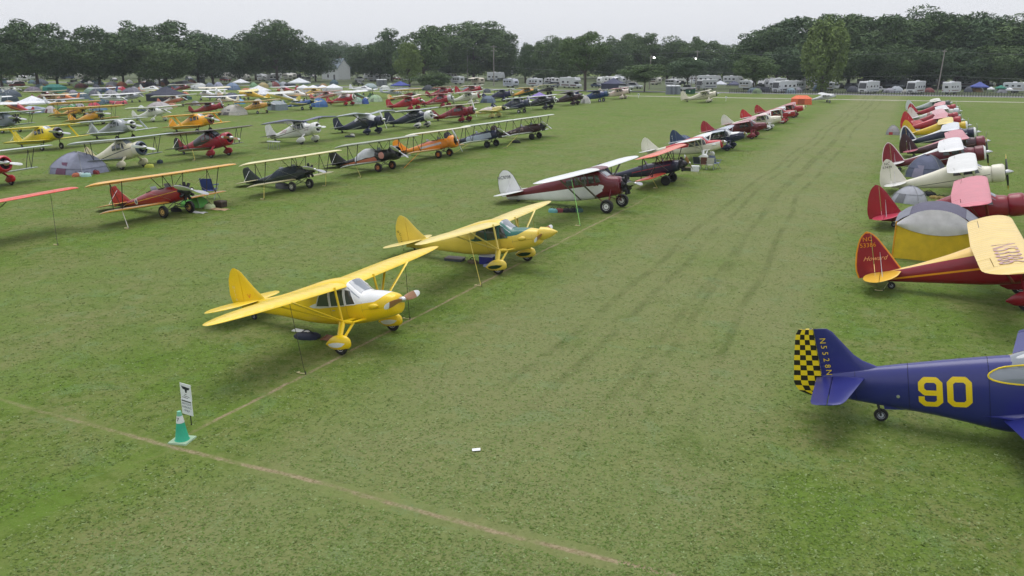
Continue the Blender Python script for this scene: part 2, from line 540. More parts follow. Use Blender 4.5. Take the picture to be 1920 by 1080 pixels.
def lettering(root, mw, fus, tx):
    vs, fs = text2d(tx['t'], tx['size'], tx.get('shear', 0), tx.get('sp', 1.0))
    a = radians(tx.get('rot', 0)); ca, sa = cos(a), sin(a)
    pts = []
    for u, v in vs:
        u, v = u * tx.get('wide', 1.0), v
        u, v = u * ca - v * sa, u * sa + v * ca
        if tx['on'] == 'fin': pts.append((tx['x'] + u, -tx.get('y', .055), tx['z'] + v))
        elif tx['on'] == 'fus':
            x, z = tx['x'] + u, tx['z'] + v; pts.append((x, -(fus.side(x, z) + .012), z))
        else:   # top of the right wing, letters' heads to the leading edge
            w = tx['w']; x, y = tx['x'] + v, tx['y'] - u
            f = min(max((w['xle'] - x) / w['c'], 0), 1)
            pts.append((x, y, w['z'] + math.tan(radians(w.get('dih', 1))) * (abs(y) - w.get('y0', 0)) + w['c'] * (thick(f) * w.get('t', .12) + .12 * f * (1 - f)) + .012))
    return MB().add(pts, fs).build('lettering', mat('lettering_paint', tx['c'], .4, var=.05), root, mw, smooth=0)

def stack_text(t, x, z, size, c, lean=0.0, on='fin', y=.055, step=1.15):
    """Letters one below the other."""
    return [dict(on=on, t=ch, x=x + lean * i * size, z=z - i * size * step, size=size, c=c, y=y) for i, ch in enumerate(t)]

FRAMES = {}
def aircraft(kind, label, xy, sp, group, rz=0.0, scale=1.0, cat='airplane'):
    root = thing(kind, label, cat, xy, rz, group, 1.0)
    a = radians(sp['pitch']); sh = sp.get('shift', 0.0); mw = Matrix.Scale(scale, 4) @ Matrix.Rotation(-a, 4, 'Y') @ Matrix.Translation((-sh, 0, sp.get('lift', 0.0)))
    fus = Fus(sp['st'])
    sch = sp.get('scheme', [])
    attr = {'p%d' % (i + 1): f for i, (f, c) in enumerate(sch)}
    pm = paint(sp['body'], *[(tuple(c) + (f.w,) if hasattr(f, 'w') else c) for f, c in sch])
    mb = MB(); fus.skin(mb, attr=attr)
    body = mb.build('fuselage', pm, root, mw, smooth=50)
    # ---- wings
    for w in sp['wings']:
        w = dict(w); w['mat'] = paint(w['col'], *([w['col2']] if 'col2' in w else []), rib=w.get('rib', .36))
        for side in (-1, 1): make_wing(root, mw, w, side, w.get('name', 'wing'))
    # ---- tail
    f = sp['fin']; finm = paint(f.get('col', sp['body']), *([f['edge']] if 'edge' in f else []))
    rudm = f.get('rudmat') or paint(f.get('rud', f.get('col', sp['body'])), *([f['edge']] if 'edge' in f else []))
    if not f.get('checker'):
        tail_surface(root, mw, f['le'], f['te'], f['hinge'], f.get('t', .07), 'z', 0, 1, finm, rudm, ('fin', 'rudder'), f.get('border'))
    else:
        tail_surface(root, mw, f['le'], f['hingeline'], -99, f.get('t', .07), 'z', 0, 1, finm, finm, ('fin',), None, two=False)
        mb = MB(); R = []
        zs = np.linspace(f['te'][0][0], f['te'][-1][0], 16)
        A1, A2 = [], []
        vs = []; fs = []
        for sgn in (-1, 1):
            o = len(vs)
            for i, z in enumerate(zs):
                xh, xt = lerp_tab(f['hingeline'], z)[0] - .015, lerp_tab(f['te'], z)[0]
                for j in range(9):
                    g = j / 8; vs.append((xh + (xt - xh) * g, sgn * (.07 * (1 - g) + .004), z)); A1.append(4.0 * g * .9999 if g > 0 else 0.0); A2.append(13 * i / 15.0)
            fs += [(o + i * 9 + j, o + i * 9 + j + 1, o + (i + 1) * 9 + j + 1, o + (i + 1) * 9 + j) for i in range(15) for j in range(8)]
        n = 16 * 9
        fs += [(i * 9 + 8, n + i * 9 + 8, n + (i + 1) * 9 + 8, (i + 1) * 9 + 8) for i in range(15)]
        fs += [(15 * 9 + j, 15 * 9 + j + 1, n + 15 * 9 + j + 1, n + 15 * 9 + j) for j in range(8)]
        mb.add(vs, fs, 0, {'p1': A1, 'p2': A2}); mb.build('rudder', f['checker'], root, mw, smooth=0)
    h = sp['stab']; sm = paint(h.get('col', sp['body']))
    for side in (-1, 1):
        tail_surface(root, mw, h['le'], h['te'], h['hinge'], .06, 'y', h['z'], side, sm, sm, ('tailplane', 'elevator'))
    if 'finwire' in h:
        for side in (-1, 1):
            MB().tube((h['hinge'] + .1, side * h['finwire'], h['z'] + .03), (h['hinge'] + .05, 0.02 * side, h['z'] + .85), .012, seg=4).build('bracing_wire', METAL, root, mw)
            MB().tube((h['hinge'] + .1, side * h['finwire'], h['z'] - .03), (h['hinge'] + .45, side * .08, h['z'] - .36), .02, seg=5, flat=.5).build('tailplane_strut', STRUTB, root, mw)
    # ---- glazing
    for q in sp.get('windows', []):
        for sgn in (-1, 1): _pane(root, mw, fus, q, sgn, sp)
    if 'shield' in sp:
        mb = MB(); patch(mb, fus, sp['shield'], 'top', off=.012, n=5, m=8); mb.build('windshield', GLASS_L, root, mw)
    if 'canopy' in sp:
        x0, x1, drop, hw, ht = sp['canopy']
        rings = []
        for i in range(13):
            t = i / 12; k = max(sqrt(max(1 - (2 * t - 1) ** 2, 0)) ** .8, .03); x = x0 + (x1 - x0) * t
            rings.append([(x, hw * k * cos(b), fus.top(x, 0) - drop + (ht + drop) * k * sin(b) ** .8) for b in [pi * j / 12 for j in range(13)]])
        cn = MB().loft(rings, 0, (False, False), False).build('canopy', GLASS_L, root, mw)
        fm = mat('canopy_frame_paint', sp.get('rimc', SILVER), .4)
        for sgn in (-1, 1):
            rim = []
            for i in range(33):
                b = 2 * pi * i / 32; x = (x0 + x1) / 2 + (x1 - x0) / 2 * cos(b); zt = fus.top(x, 0)
                z = zt - drop * .56 + drop * .44 * sin(b); rim.append((x, sgn * (max(fus.side(x, z), hw * sqrt(max(1 - cos(b) ** 2, 0)) * .98) + .012), z))
            MB().path(rim, .022, 5).build('canopy_frame', fm, cn)
            pr_ = []
            for g in (.02, .35, .7, 1):
                r = []
                for i in range(32):
                    b = 2 * pi * i / 32; x = (x0 + x1) / 2 + (x1 - x0) / 2 * g * cos(b); z = fus.top(x, 0) - drop * .56 + drop * .44 * g * sin(b)
                    r.append((x, sgn * (fus.side(x, z) + .008 + .05 * (1 - g * g)), z))
                pr_.append(r)
            MB().loft(pr_, 0, (True, False)).build('side_pane', GLASS_L, cn)
        xb = x0 + (x1 - x0) * .42
        MB().path([(xb, (hw + .01) * cos(b), fus.top(xb, 0) - drop + (ht + drop + .01) * sin(b) ** .8) for b in [pi * j / 12 for j in range(13)]], .03, 5).build('canopy_bow', mat('canopy_bow_paint', lin(60, 66, 78), .4), cn)
    for (cx, L) in sp.get('cockpits', []):
        rim = []
        for i in range(25):
            b = 2 * pi * i / 24; x, y = cx + L / 2 * cos(b), .26 * sin(b); rim.append((x, y, fus.top(x, y) + .012))
        c = MB(); o = [(p[0], p[1], p[2]) for p in rim[:-1]] + [(cx, 0, fus.top(cx, 0) + .012)]
        c.add(o, [(i, (i + 1) % 24, 24) for i in range(24)])
        ck = c.build('cockpit', DARK, root, mw, smooth=0)  # flat black patch on the skin stands for the shaded opening
        MB().path(rim, .03, 5).build('coaming', LEATHER, ck)
        zt = fus.top(cx + L / 2 + .08, 0)
        ws = MB(); x = cx + L / 2 + .06
        ws.add([(x, -.26, zt - .03), (x, .26, zt - .03), (x - .12, .2, zt + .24), (x - .12, -.2, zt + .24), (x + .012, -.26, zt - .03), (x + .012, .26, zt - .03), (x - .108, .2, zt + .24), (x - .108, -.2, zt + .24)],
               [(0, 1, 2, 3), (4, 5, 6, 7), (0, 1, 5, 4), (2, 3, 7, 6), (1, 2, 6, 5), (0, 3, 7, 4)])
        ws.build('windscreen', GLASS_L, root, mw, smooth=0)
    # ---- power plant
    e = sp['engine']; ex, ez = e['x'], e['z']
    if e['kind'] == 'radial': radial(root, mw, ex, ez, e['R'], e.get('n', 7))
    elif e['kind'] == 'cowl':
        R, L = e['R'], e['L']
        mb = MB(); c = e.get('bulge', 1.0)
        prof = [(ex - L, R * .93), (ex - L * .9, R * .985), (ex - L * .45, R), (ex - L * .15, R * .97), (ex - .04, R * .87), (ex + .015, R * .78), (ex, R * .7), (ex - .06, R * .67), (ex - L * .5, R * .7), (ex - L * .98, R * .72)]
        rings, A = [], []
        for x, r in prof:
            ring = []
            for i in range(28):
                t = 2 * pi * i / 28; rr = r
                if e.get('bumps') and ex - L * .8 < x < ex - .02: rr = r * (1 + .045 * max(0, cos(t * 9)) )
                ring.append((x, rr * cos(t), ez + rr * sin(t))); A.append(x - (ex - e.get('ring', -.5)))
            rings.append(ring)
        mb.loft(rings, 0, (False, False), True, {'p1': A})
        cw = mb.build('cowling', paint(e.get('col', sp['body']), e.get('ringc', e.get('col', sp['body']))), root, mw, smooth=50)
        MB().lathe([(ex - L * .55, .01), (ex - L * .55, R * .69)], 20, 'x', (0, 0, ez), cap=(False, False)).build('shade_disc', DARK, cw)  # black disc painting the shade behind the cylinders
        radial(root, mw, ex - L * .42, ez, R * .74, e.get('n', 7))
    elif e['kind'] == 'inline':
        # air intakes in the nose bowl: near-black blocks paint their shaded holes
        for (y, z, w, hh) in e.get('intakes', []):
            MB().box((ex - .015, y, z), (.06, w, hh)).build('air_intake', DARK, root, mw)
    pr = e['prop']; prop(root, mw, pr['x'], ez if 'z' not in pr else pr['z'], pr['R'], pr.get('ang', 20), pr.get('kind', 'white'), pr.get('hub'), pr.get('blades', 2), pr.get('spin'))
    # ---- undercarriage
    g = sp['gear']; tr, r = g['track'] / 2, g['r']; k = g['kind']; legm = paint(g.get('col', sp['body'])) if not g.get('black') else STRUTB
    for s in (-1, 1):
        wc = (0.0, s * tr, r)
        # wheels stand upright on the level ground, so their centre is set after the pitch
        wl_ = mw.inverted() @ Vector((0, s * tr * scale, r * scale)); wc = tuple(wl_)
        if k in ('pant', 'panted'):
            wheel(root, mw, wc, r, r * .36, g.get('rim', WHITE))
            mb = MB(); pant(mb, (wc[0] - .03, wc[1], wc[2] + r * .42), r * 3.5, r * 1.95, r * 1.05, True)
            mb.build('wheel_fairing', paint(g.get('pantcol', g.get('col', sp['body'])), g.get('flash', g.get('pantcol', g.get('col', sp['body'])))), root, mw, smooth=60)
            tx, ty, tz = g['top']
            if g.get('truss'):
                MB().tube((tx, s * ty, tz), (wc[0] + .02, wc[1], wc[2] + r * .9), r * .5, r * .38, 10, flat=.5).build('gear_leg', legm, root, mw)
                MB().tube((tx + .42, s * ty * .95, tz - .06), (wc[0] + .2, wc[1], wc[2] + r * .9), .055, .055, 8, flat=.6).build('gear_strut', legm, root, mw)
                MB().tube((tx + .05, s * fus.side(tx, tz) * .7, tz - .06), (tx + .05, s * ty * 1.04, tz), .1, .075, 8, flat=.6).tube((tx + .45, s * fus.side(tx + .4, tz) * .7, tz - .1), (tx + .42, s * ty, tz - .04), .09, .05, 8, flat=.6).tube((tx - .02, s * ty, tz), (tx + .44, s * ty, tz - .04), .06, .05, 8).build('gear_stub', legm, root, mw)
            else:
                MB().tube((tx, s * ty, tz), (wc[0], wc[1], wc[2] + r * .8), r * .55, r * .3, 10, flat=.45).build('gear_leg', legm, root, mw)
        elif k == 'vee':
            wheel(root, mw, wc, r, g.get('w', r * .42), g.get('rim', BLACK))
            (x1, y1, z1), (x2, y2, z2) = g['top']
            ax = (wc[0], wc[1] - s * r * .3, wc[2])
            MB().tube((x1, s * y1, z1), ax, .035, .03, 6, flat=.6).build('gear_leg', legm, root, mw)
            MB().tube((x2, s * y2, z2), ax, .032, .028, 6, flat=.6).build('gear_leg', legm, root, mw)
            MB().tube((wc[0] - .05, 0, z1 - .28), ax, .028, .026, 6).build('axle', legm, root, mw)
            MB().tube((wc[0] - .05, 0, z1 - .28), (x1, -s * y1, z1), .022, .022, 5).build('brace', legm, root, mw)
        else:  # spring / short oleo
            wheel(root, mw, wc, r, r * .4, g.get('rim', SILVER))
            tx, ty, tz = g['top']
            MB().tube((tx, s * ty, tz), (wc[0], wc[1] - s * r * .25, wc[2]), .06, .045, 7, flat=.5).build('gear_leg', legm, root, mw)
    # ---- tail wheel or nose wheel
    tx = g['tail']; rt = g.get('rt', .14)
    cw_ = mw.inverted() @ Vector(((tx - sh) * cos(a) * scale, 0, rt * scale)); cw_ = tuple(cw_)
    wheel(root, mw, cw_, rt, rt * .55, SILVER).name = 'tail_wheel' if tx < 0 else 'nose_wheel'
    zb = fus.sec(tx)[0]
    MB().tube((tx + .1 if tx < 0 else tx, 0, zb + .08), (cw_[0], rt * .4, cw_[2]), .035, .025, 6).tube((tx + .1 if tx < 0 else tx, 0, zb + .08), (cw_[0], -rt * .4, cw_[2]), .035, .025, 6).build('tail_strut' if tx < 0 else 'nose_strut', DMETAL, root, mw)
    # ---- struts, wires and trimmings
    for st in sp.get('struts', []):
        (p, q, rr) = st[:3]; m = st[3] if len(st) > 3 else None
        for s in (-1, 1):
            MB().tube((p[0], s * p[1], p[2]), (q[0], s * q[1], q[2]), rr, rr, 8, flat=.42).build(st[4] if len(st) > 4 else 'wing_strut', m or paint(sp.get('strutc', sp['body'])), root, mw)
    for wr in sp.get('wires', []):
        for s in (-1, 1): MB().tube((wr[0][0], s * wr[0][1], wr[0][2]), (wr[1][0], s * wr[1][1], wr[1][2]), .008, .008, 3).build('flying_wire', METAL, root, mw)
    for bl in sp.get('blisters', []):
        for s in (-1, 1):
            x, z = bl; MB().lathe([(-.22, .01), (-.12, .07), (.02, .1), (.14, .07), (.2, .01)], 10, 'x', (x, s * (fus.side(x, z)), z)).build('blister', pm, root, mw)
    for tx_ in sp.get('text', []): lettering(root, mw, fus, tx_)
    for ex_ in sp.get('extra', []): ex_(root, mw, fus)
    FRAMES[label] = (root, mw)
    return root

def _pane(root, mw, fus, q, sgn, sp):
    mb = MB(); patch(mb, fus, q, 'side', sgn, .01)
    o = mb.build('window', GLASS, root, mw)
    pts = []
    for (a, b) in zip(q, q[1:] + q[:1]):
        for t in (0, .33, .66): x, z = a[0] + (b[0] - a[0]) * t, a[1] + (b[1] - a[1]) * t; pts.append((x, sgn * (fus.side(x, z) + .012), z))
    pts.append(pts[0])
    MB().path(pts, .018, 4).build('frame', paint(sp.get('framec', sp['body'])), o)
    return o

def xscale(sp, k):
    """Shortens or stretches a kind along its length; wheels keep their shape."""
    m = lambda p: (p[0] * k,) + tuple(p[1:])
    sp['st'] = [m(p) for p in sp['st']]
    for w in sp['wings']: w['xle'] = w['xle'] * k
    for d in (sp['fin'], sp['stab']):
        for e in ('le', 'te', 'hingeline'):
            if e in d: d[e] = [(a, b * k) for a, b in d[e]]
        if 'hinge' in d: d['hinge'] *= k
    sp['windows'] = [[m(p) for p in q] for q in sp.get('windows', [])]
    if 'shield' in sp: sp['shield'] = [m(p) for p in sp['shield']]
    sp['engine']['x'] *= k; sp['engine']['prop']['x'] *= k
    if sp['engine'].get('L'): sp['engine']['L'] *= k
    sp['struts'] = [(m(t[0]), m(t[1])) + tuple(t[2:]) for t in sp.get('struts', [])]
    g = sp['gear']; g['tail'] *= k
    return sp
# ------------------------------------------------------------------ aircraft kinds (level flight frame, origin between the main wheels)
def line(z0, sl, w, xa=-9, xb=9):
    f = lambda x, y, z: (z - (z0 + sl * x)) if xa <= x <= xb else 3.0
    class S:
        def __call__(s, x, y, z): return f(x, y, z)
    o = S(); o.w = w
    return o
def above(z0, sl, xa=-9, xb=9): return lambda x, y, z: min(z - (z0 + sl * x), (xb - x), (x - xa))
def below(z0, sl, xa=-9, xb=9): return lambda x, y, z: min((z0 + sl * x) - z, (xb - x), (x - xa))
def aft(x0, sl=0.0): return lambda x, y, z: (x0 + sl * z) - x
def fore(x0, sl=0.0): return lambda x, y, z: x - (x0 + sl * z)

def fairchild(body, wing=None, scheme=(), **k):
    """Strutted high-wing cabin monoplane with a slim in-line nose and faired wheels."""
    sp = dict(pitch=11.5, body=body, scheme=list(scheme))
    sp['st'] = [(1.68, 1.02, 1.5, .22, 2.3), (1.6, .93, 1.58, .33, 2.3), (1.3, .85, 1.66, .42, 2.4), (.85, .78, 1.73, .48, 2.5), (.48, .73, 1.77, .53, 2.6), (.2, .71, 1.98, .55, 2.8),
                (-.06, .7, 2.2, .57, 3.0), (-.6, .7, 2.27, .58, 3.0), (-1.3, .74, 2.24, .56, 2.8), (-2.2, .84, 2.08, .47, 2.5), (-3.5, 1.1, 1.86, .3, 2.3), (-4.7, 1.3, 1.76, .16, 2.2), (-5.55, 1.46, 1.68, .05, 2)]
    sp['wings'] = [dict(span=11.4, c=1.85, ct=1.7, xle=.0, z=2.01, dih=2.1, tip=2.6, square=1.9, col=wing or body, t=.13, rake=.28)]
    fin = k.get('fin', body)
    up = lambda t: [(z + .2, x) for z, x in t]
    sp['fin'] = dict(le=up([(1.42, -4.2), (1.62, -4.35), (2.0, -4.72), (2.4, -5.05), (2.62, -5.22), (2.74, -5.38), (2.8, -5.55)]), te=up([(1.1, -5.75), (1.42, -5.98), (1.8, -6.06), (2.3, -5.98), (2.55, -5.86), (2.72, -5.74), (2.8, -5.6)]), hinge=-5.35, col=fin, t=.06)
    sp['stab'] = dict(le=[(.05, -4.55), (.9, -4.68), (1.3, -4.9), (1.6, -5.25), (1.68, -5.5)], te=[(.05, -5.72), (.4, -6.0), (1.0, -6.05), (1.35, -5.9), (1.6, -5.7), (1.68, -5.55)], hinge=-5.3, z=1.74, col=k.get('stab', wing or body))
    sp['windows'] = [[(.3, 1.44), (-.08, 1.44), (-.08, 1.97), (.12, 1.9)], [(-.14, 1.43), (-.74, 1.43), (-.72, 1.95), (-.14, 1.97)], [(-.8, 1.43), (-1.42, 1.46), (-1.2, 1.84), (-.78, 1.93)]]
    sp['shield'] = [(.44, -.46), (.44, .46), (-.02, .46), (-.02, -.46)]
    sp['engine'] = dict(kind='inline', x=1.64, z=1.36, intakes=[(-.1, 1.16, .09, .2), (.1, 1.16, .09, .2), (0, 1.3, .1, .06)], prop=dict(x=1.78, z=1.38, R=.97, ang=k.get('ang', 78), kind=k.get('prop', 'wood'), spin=k.get('spin')))
    sp['gear'] = dict(kind='pant', track=2.75, r=.28, top=(.02, 1.02, 1.0), tail=-5.3, rt=.13, truss=True, flash=k.get('flash', body), col=k.get('gear', body), pantcol=k.get('pant', k.get('gear', body)), rim=WHITE)
    sc = paint(k.get('strut', wing or body))
    sp['struts'] = [((.05, 1.02, 1.02), (.0, 2.95, 2.14), .055, sc), ((.0, 1.02, 1.02), (-1.0, 2.95, 2.16), .05, sc), ((.03, 1.02, 1.02), (-.02, 1.0, 2.14), .05, sc, 'gear_brace')]
    sp['blisters'] = [(.95, 1.32)]
    def seams(root, mw, fus):
        m = mat('seam_shadow', tuple(c * .45 for c in body), .6, var=0)  # seams drawn as thin lines in a darker body colour
        for q in ([(-.1, 1.4), (-.1, .86), (-.78, .86), (-.8, 1.4)], [(.5, 1.7), (.52, .8)], [(1.42, 1.56), (1.42, .95)], [(.5, 1.24), (1.42, 1.24)]):
            pts = [(a[0] + (b[0] - a[0]) * t, a[1] + (b[1] - a[1]) * t) for a, b in zip(q, q[1:]) for t in (0, .25, .5, .75)] + [q[-1]]
            MB().path([(x, -(fus.side(x, z) + .002), z) for x, z in pts], .006, 4).build('seam', m, root, mw)
        MB().tube((-.7, -(fus.side(-.7, 1.3) + .03), 1.3), (-.58, -(fus.side(-.58, 1.3) + .03), 1.3), .014).build('door_handle', METAL, root, mw)
    sp['extra'] = [seams]
    sp['framec'] = k.get('frame', body)
    return sp

def howard(body, wing=None, scheme=(), **k):
    """Stout high-wing cabin monoplane with a large cowled radial."""
    sp = dict(pitch=11.5, body=body, scheme=list(scheme))
    sp['st'] = [(1.2, .98, 1.98, .5, 2.1), (.95, .92, 2.06, .57, 2.2), (.55, .86, 2.12, .61, 2.4), (.22, .84, 2.32, .63, 2.6), (-.08, .83, 2.5, .64, 2.8), (-.7, .83, 2.56, .64, 2.8), (-1.6, .88, 2.44, .6, 2.6),
                (-2.8, 1.0, 2.14, .46, 2.3), (-4.2, 1.15, 1.86, .28, 2.2), (-5.4, 1.28, 1.7, .12, 2), (-5.9, 1.36, 1.62, .04, 2)]
    w = dict(span=k.get('span', 11.2), c=1.85, ct=1.7, xle=.25, z=2.42, dih=1.0, tip=1.15, square=2.3, col=wing or body, t=.12, rake=.35, lef=.2)
    if 'wing2' in k: w['col2'] = k['wing2']; w['attr'] = {'p1': k['wingattr']}
    sp['wings'] = [w]
    fin = k.get('fin', body)
    sp['fin'] = dict(le=[(1.5, -4.5), (1.8, -4.72), (2.5, -5.15), (3.0, -5.48), (3.25, -5.68), (3.38, -5.86), (3.43, -6.0)], te=[(1.0, -6.15), (1.3, -6.55), (1.9, -6.7), (2.6, -6.58), (3.1, -6.4), (3.34, -6.2), (3.43, -6.05)], hinge=-5.85, col=fin, t=.05)
    if 'edge' in k: sp['fin'].update(edge=k['edge'], border=.06)
    sp['stab'] = dict(le=[(.05, -4.7), (.9, -4.85), (1.4, -5.1), (1.7, -5.45), (1.78, -5.7)], te=[(.05, -6.0), (.4, -6.3), (1.0, -6.32), (1.4, -6.2), (1.68, -5.95), (1.78, -5.75)], hinge=-5.6, z=1.68, col=k.get('stab', wing or body), finwire=1.0)
    sp['windows'] = [[(.38, 1.72), (-.02, 1.72), (-.02, 2.26), (.18, 2.16)], [(-.1, 1.72), (-.75, 1.72), (-.75, 2.24), (-.1, 2.26)], [(-.83, 1.72), (-1.45, 1.74), (-1.4, 2.16), (-.83, 2.23)]]
    sp['shield'] = [(.5, -.52), (.5, .52), (-.03, .52), (-.03, -.52)]
    sp['engine'] = dict(kind='cowl', x=2.0, z=1.5, R=.62, L=.85, n=9, col=k.get('cowl', body), ring=k.get('ring', -.5), ringc=k.get('ringc', k.get('cowl', body)), bumps=k.get('bumps'), prop=dict(x=2.12, R=1.22, ang=k.get('ang', 35), kind=k.get('prop', 'metal'), spin=k.get('spin', (.2, .42))))
    sp['gear'] = dict(kind='pant', track=2.5, r=.34, top=(.12, .6, 1.05), tail=-5.45, rt=.15, col=k.get('gear', body), pantcol=k.get('pant', body), flash=k.get('flash', body), rim=WHITE)
    sc = paint(k.get('strut', body))
    sp['struts'] = [((.05, .62, .98), (-.1, 3.1, 2.42), .07, sc), ((-.35, .62, .98), (-1.05, 3.1, 2.45), .055, sc)]
    sp['framec'] = k.get('frame', body)
    return xscale(sp, .88) if not k.get('long') else sp

def reliant(body, wing, scheme=(), **k):
    """Gull-winged high-wing cabin monoplane, single wing strut, wheel spats."""
    sp = howard(body, wing, scheme, long=1, **k)
    sp['wings'] = [dict(span=12.6, c=1.6, ct=1.2, xle=.3, z=2.42, gull=[(0, 0), (2.9, .26), (4.6, .22), (6.3, .2)], chords=[(0, 1.55), (1.0, 1.65), (2.9, 2.25), (6.3, 1.15)], tip=1.2, square=2.0, lef=.35, col=wing, t=.13)]
    sp['fin'].update(le=[(1.5, -4.3), (1.8, -4.8), (2.2, -5.15), (2.6, -5.32), (2.86, -5.45), (2.95, -5.55)], te=[(1.0, -6.1), (1.35, -6.42), (2.0, -6.5), (2.6, -6.46), (2.86, -6.35), (2.95, -6.2)], hinge=-5.75)
    sp['struts'] = [((.1, .66, 1.02), (-.2, 3.05, 2.62), .085, paint(k.get('strut', body)))]
    return xscale(sp, .88)

def waco(body, wing=None, scheme=(), **k):
    """Cabin biplane with a cowled radial."""
    sp = howard(body, wing, scheme, long=1, **k)
    sp['pitch'] = 12
    sp['wings'] = [dict(span=k.get('span', 10.6), c=1.5, xle=.55, z=2.52, dih=.8, tip=.9, square=2.2, col=wing or body, t=.1),
                   dict(span=k.get('span2', 8.0), c=1.25, xle=-.15, z=.98, dih=2.0, tip=.8, square=2.2, y0=.4, col=k.get('low', wing or body), t=.1, ail=0)]
    sp['fin'].update(le=[(1.5, -4.4), (1.75, -4.7), (2.2, -5.15), (2.5, -5.4), (2.68, -5.6), (2.74, -5.8)], te=[(1.1, -6.0), (1.4, -6.35), (1.9, -6.45), (2.4, -6.3), (2.64, -6.08), (2.74, -5.85)], hinge=-5.6)
    sm = k.get('ism', STRUTB)
    y1, y2 = 3.6, 3.3
    sp['struts'] = [((.2, y1, 2.55), (-.4, y2, 1.12), .04, sm, 'interplane_strut'), ((-.65, y1, 2.55), (-1.15, y2, 1.12), .04, sm, 'interplane_strut'), ((-.65, y1, 2.55), (-.4, y2, 1.12), .03, sm, 'interplane_strut')]
    sp['gear'].update(kind=k.get('gearkind', 'pant'), track=2.3, r=.33)
    if k.get('gearkind') == 'vee': sp['gear'].update(top=((.45, .5, .92), (-.35, .5, .92)), black=True)
    return xscale(sp, .88)

def stagger(body, scheme=(), **k):
    """Cabin biplane whose lower wing stands ahead of the upper one."""
    sp = howard(body, None, scheme, long=1, **{a: b for a, b in k.items() if a != 'wing'})
    sp['wings'] = [dict(span=9.75, c=1.5, ct=1.2, xle=-.5, z=2.5, dih=.6, tip=1.1, square=2.0, col=k.get('wing', body), t=.1, lef=.6),
                   dict(span=9.75, c=1.5, ct=1.2, xle=.75, z=.98, dih=2.0, tip=1.1, square=2.0, y0=.4, col=k.get('wing', body), t=.1, ail=0, lef=.6)]
    sc = paint(k.get('wing', body))
    sp['struts'] = [((.15, 3.3, 1.12), (-1.1, 3.25, 2.55), .13, sc, 'interplane_strut')]
    sp['gear'] = dict(kind='retract', track=2.2, r=.34, top=(.35, .85, .98), tail=-5.45, rt=.15, rim=WHITE, black=True)
    sp['fin'].update(le=[(1.5, -4.4), (1.8, -4.85), (2.3, -5.2), (2.6, -5.4), (2.75, -5.6)], te=[(1.0, -6.0), (1.4, -6.4), (2.1, -6.4), (2.6, -6.2), (2.75, -5.9)], hinge=-5.6)
    return xscale(sp, .88)

def biplane(body, wing, scheme=(), **k):
    """Open-cockpit biplane on big wheels."""
    sp = dict(pitch=12.5, body=body, scheme=list(scheme), shift=.25)
    sp['st'] = [(1.3, .92, 1.62, .36, 2.6), (1.1, .86, 1.68, .4, 2.8), (.5, .8, 1.76, .43, 3), (-.3, .79, 1.76, .43, 3), (-1.4, .84, 1.76, .42, 2.8), (-2.0, .9, 1.68, .37, 2.6), (-3.2, 1.06, 1.52, .27, 2.5), (-4.6, 1.22, 1.44, .12, 2.3), (-5.05, 1.28, 1.4, .04, 2)]
    sp['wings'] = [dict(span=k.get('span', 10.5), c=1.75, xle=1.0, z=2.45, dih=.2, tip=.8, square=2.0, col=wing, t=.115),
                   dict(span=k.get('span2', 8.9), c=1.48, xle=.28, z=.84, dih=1.0, tip=.7, square=2.0, y0=.35, col=k.get('low', wing), t=.115, ail=0)]
    fin = k.get('fin', body)
    if k.get('round'):
        sp['fin'] = dict(le=[(1.3, -3.95), (1.7, -4.15), (2.1, -4.35), (2.35, -4.6), (2.42, -4.85)], te=[(1.0, -4.95), (1.3, -5.5), (1.7, -5.62), (2.1, -5.5), (2.34, -5.2), (2.42, -4.9)], hinge=-4.85, col=fin, rud=k.get('rud', fin), t=.06)
    else:
        sp['fin'] = dict(le=[(1.3, -3.5), (1.5, -3.7), (2.0, -4.25), (2.4, -4.62), (2.56, -4.72)], te=[(1.0, -4.9), (1.3, -5.35), (1.9, -5.45), (2.35, -5.42), (2.52, -5.3), (2.56, -5.05)], hinge=-4.8, col=fin, rud=k.get('rud', fin), t=.06)
    sp['stab'] = dict(le=[(.05, -3.8), (1.0, -4.0), (1.5, -4.3), (1.65, -4.6)], te=[(.05, -5.1), (.5, -5.4), (1.1, -5.4), (1.5, -5.15), (1.65, -4.65)], hinge=-4.7, z=1.42, col=k.get('stab', wing), finwire=.9)
    sp['cockpits'] = [(-.35, .8), (-1.55, .62)]
    R = k.get('R', .56)
    sp['engine'] = dict(kind=k.get('eng', 'radial'), x=1.5 if k.get('eng', 'radial') == 'radial' else 1.95, z=1.3, R=R, L=.7, n=k.get('n', 7), col=k.get('cowl', body), prop=dict(x=2.0 if k.get('eng', 'radial') == 'radial' else 2.05, R=1.25, ang=k.get('ang', 80), kind=k.get('prop', 'metal'), spin=k.get('spin')))
    sp['gear'] = dict(kind='vee', track=1.95, r=.38, w=.2, top=((.75, .36, .84), (-.25, .36, .82)), tail=-4.7, rt=.12, black=True, rim=k.get('rim', BLACK))
    sm = k.get('ism', STRUTB); yi = k.get('yi', 3.5)
    sp['struts'] = [((.78, yi, 2.46), (.08, yi - .1, .92), .035, sm, 'interplane_strut'), ((-.3, yi, 2.48), (-.75, yi - .1, .94), .035, sm, 'interplane_strut'), ((-.3, yi, 2.48), (.08, yi - .1, .92), .026, sm, 'interplane_strut'),
                    ((.75, .75, 2.46), (.85, .38, 1.6), .03, sm, 'cabane_strut'), ((-.3, .75, 2.47), (.05, .38, 1.68), .03, sm, 'cabane_strut'), ((.75, .75, 2.46), (.05, .38, 1.68), .022, sm, 'cabane_strut')]
    sp['wires'] = [((.5, .4, 1.0), (.2, yi, 2.46)), ((.3, .75, 2.44), (-.2, yi - .1, .94))]
    sp['framec'] = body
    return sp

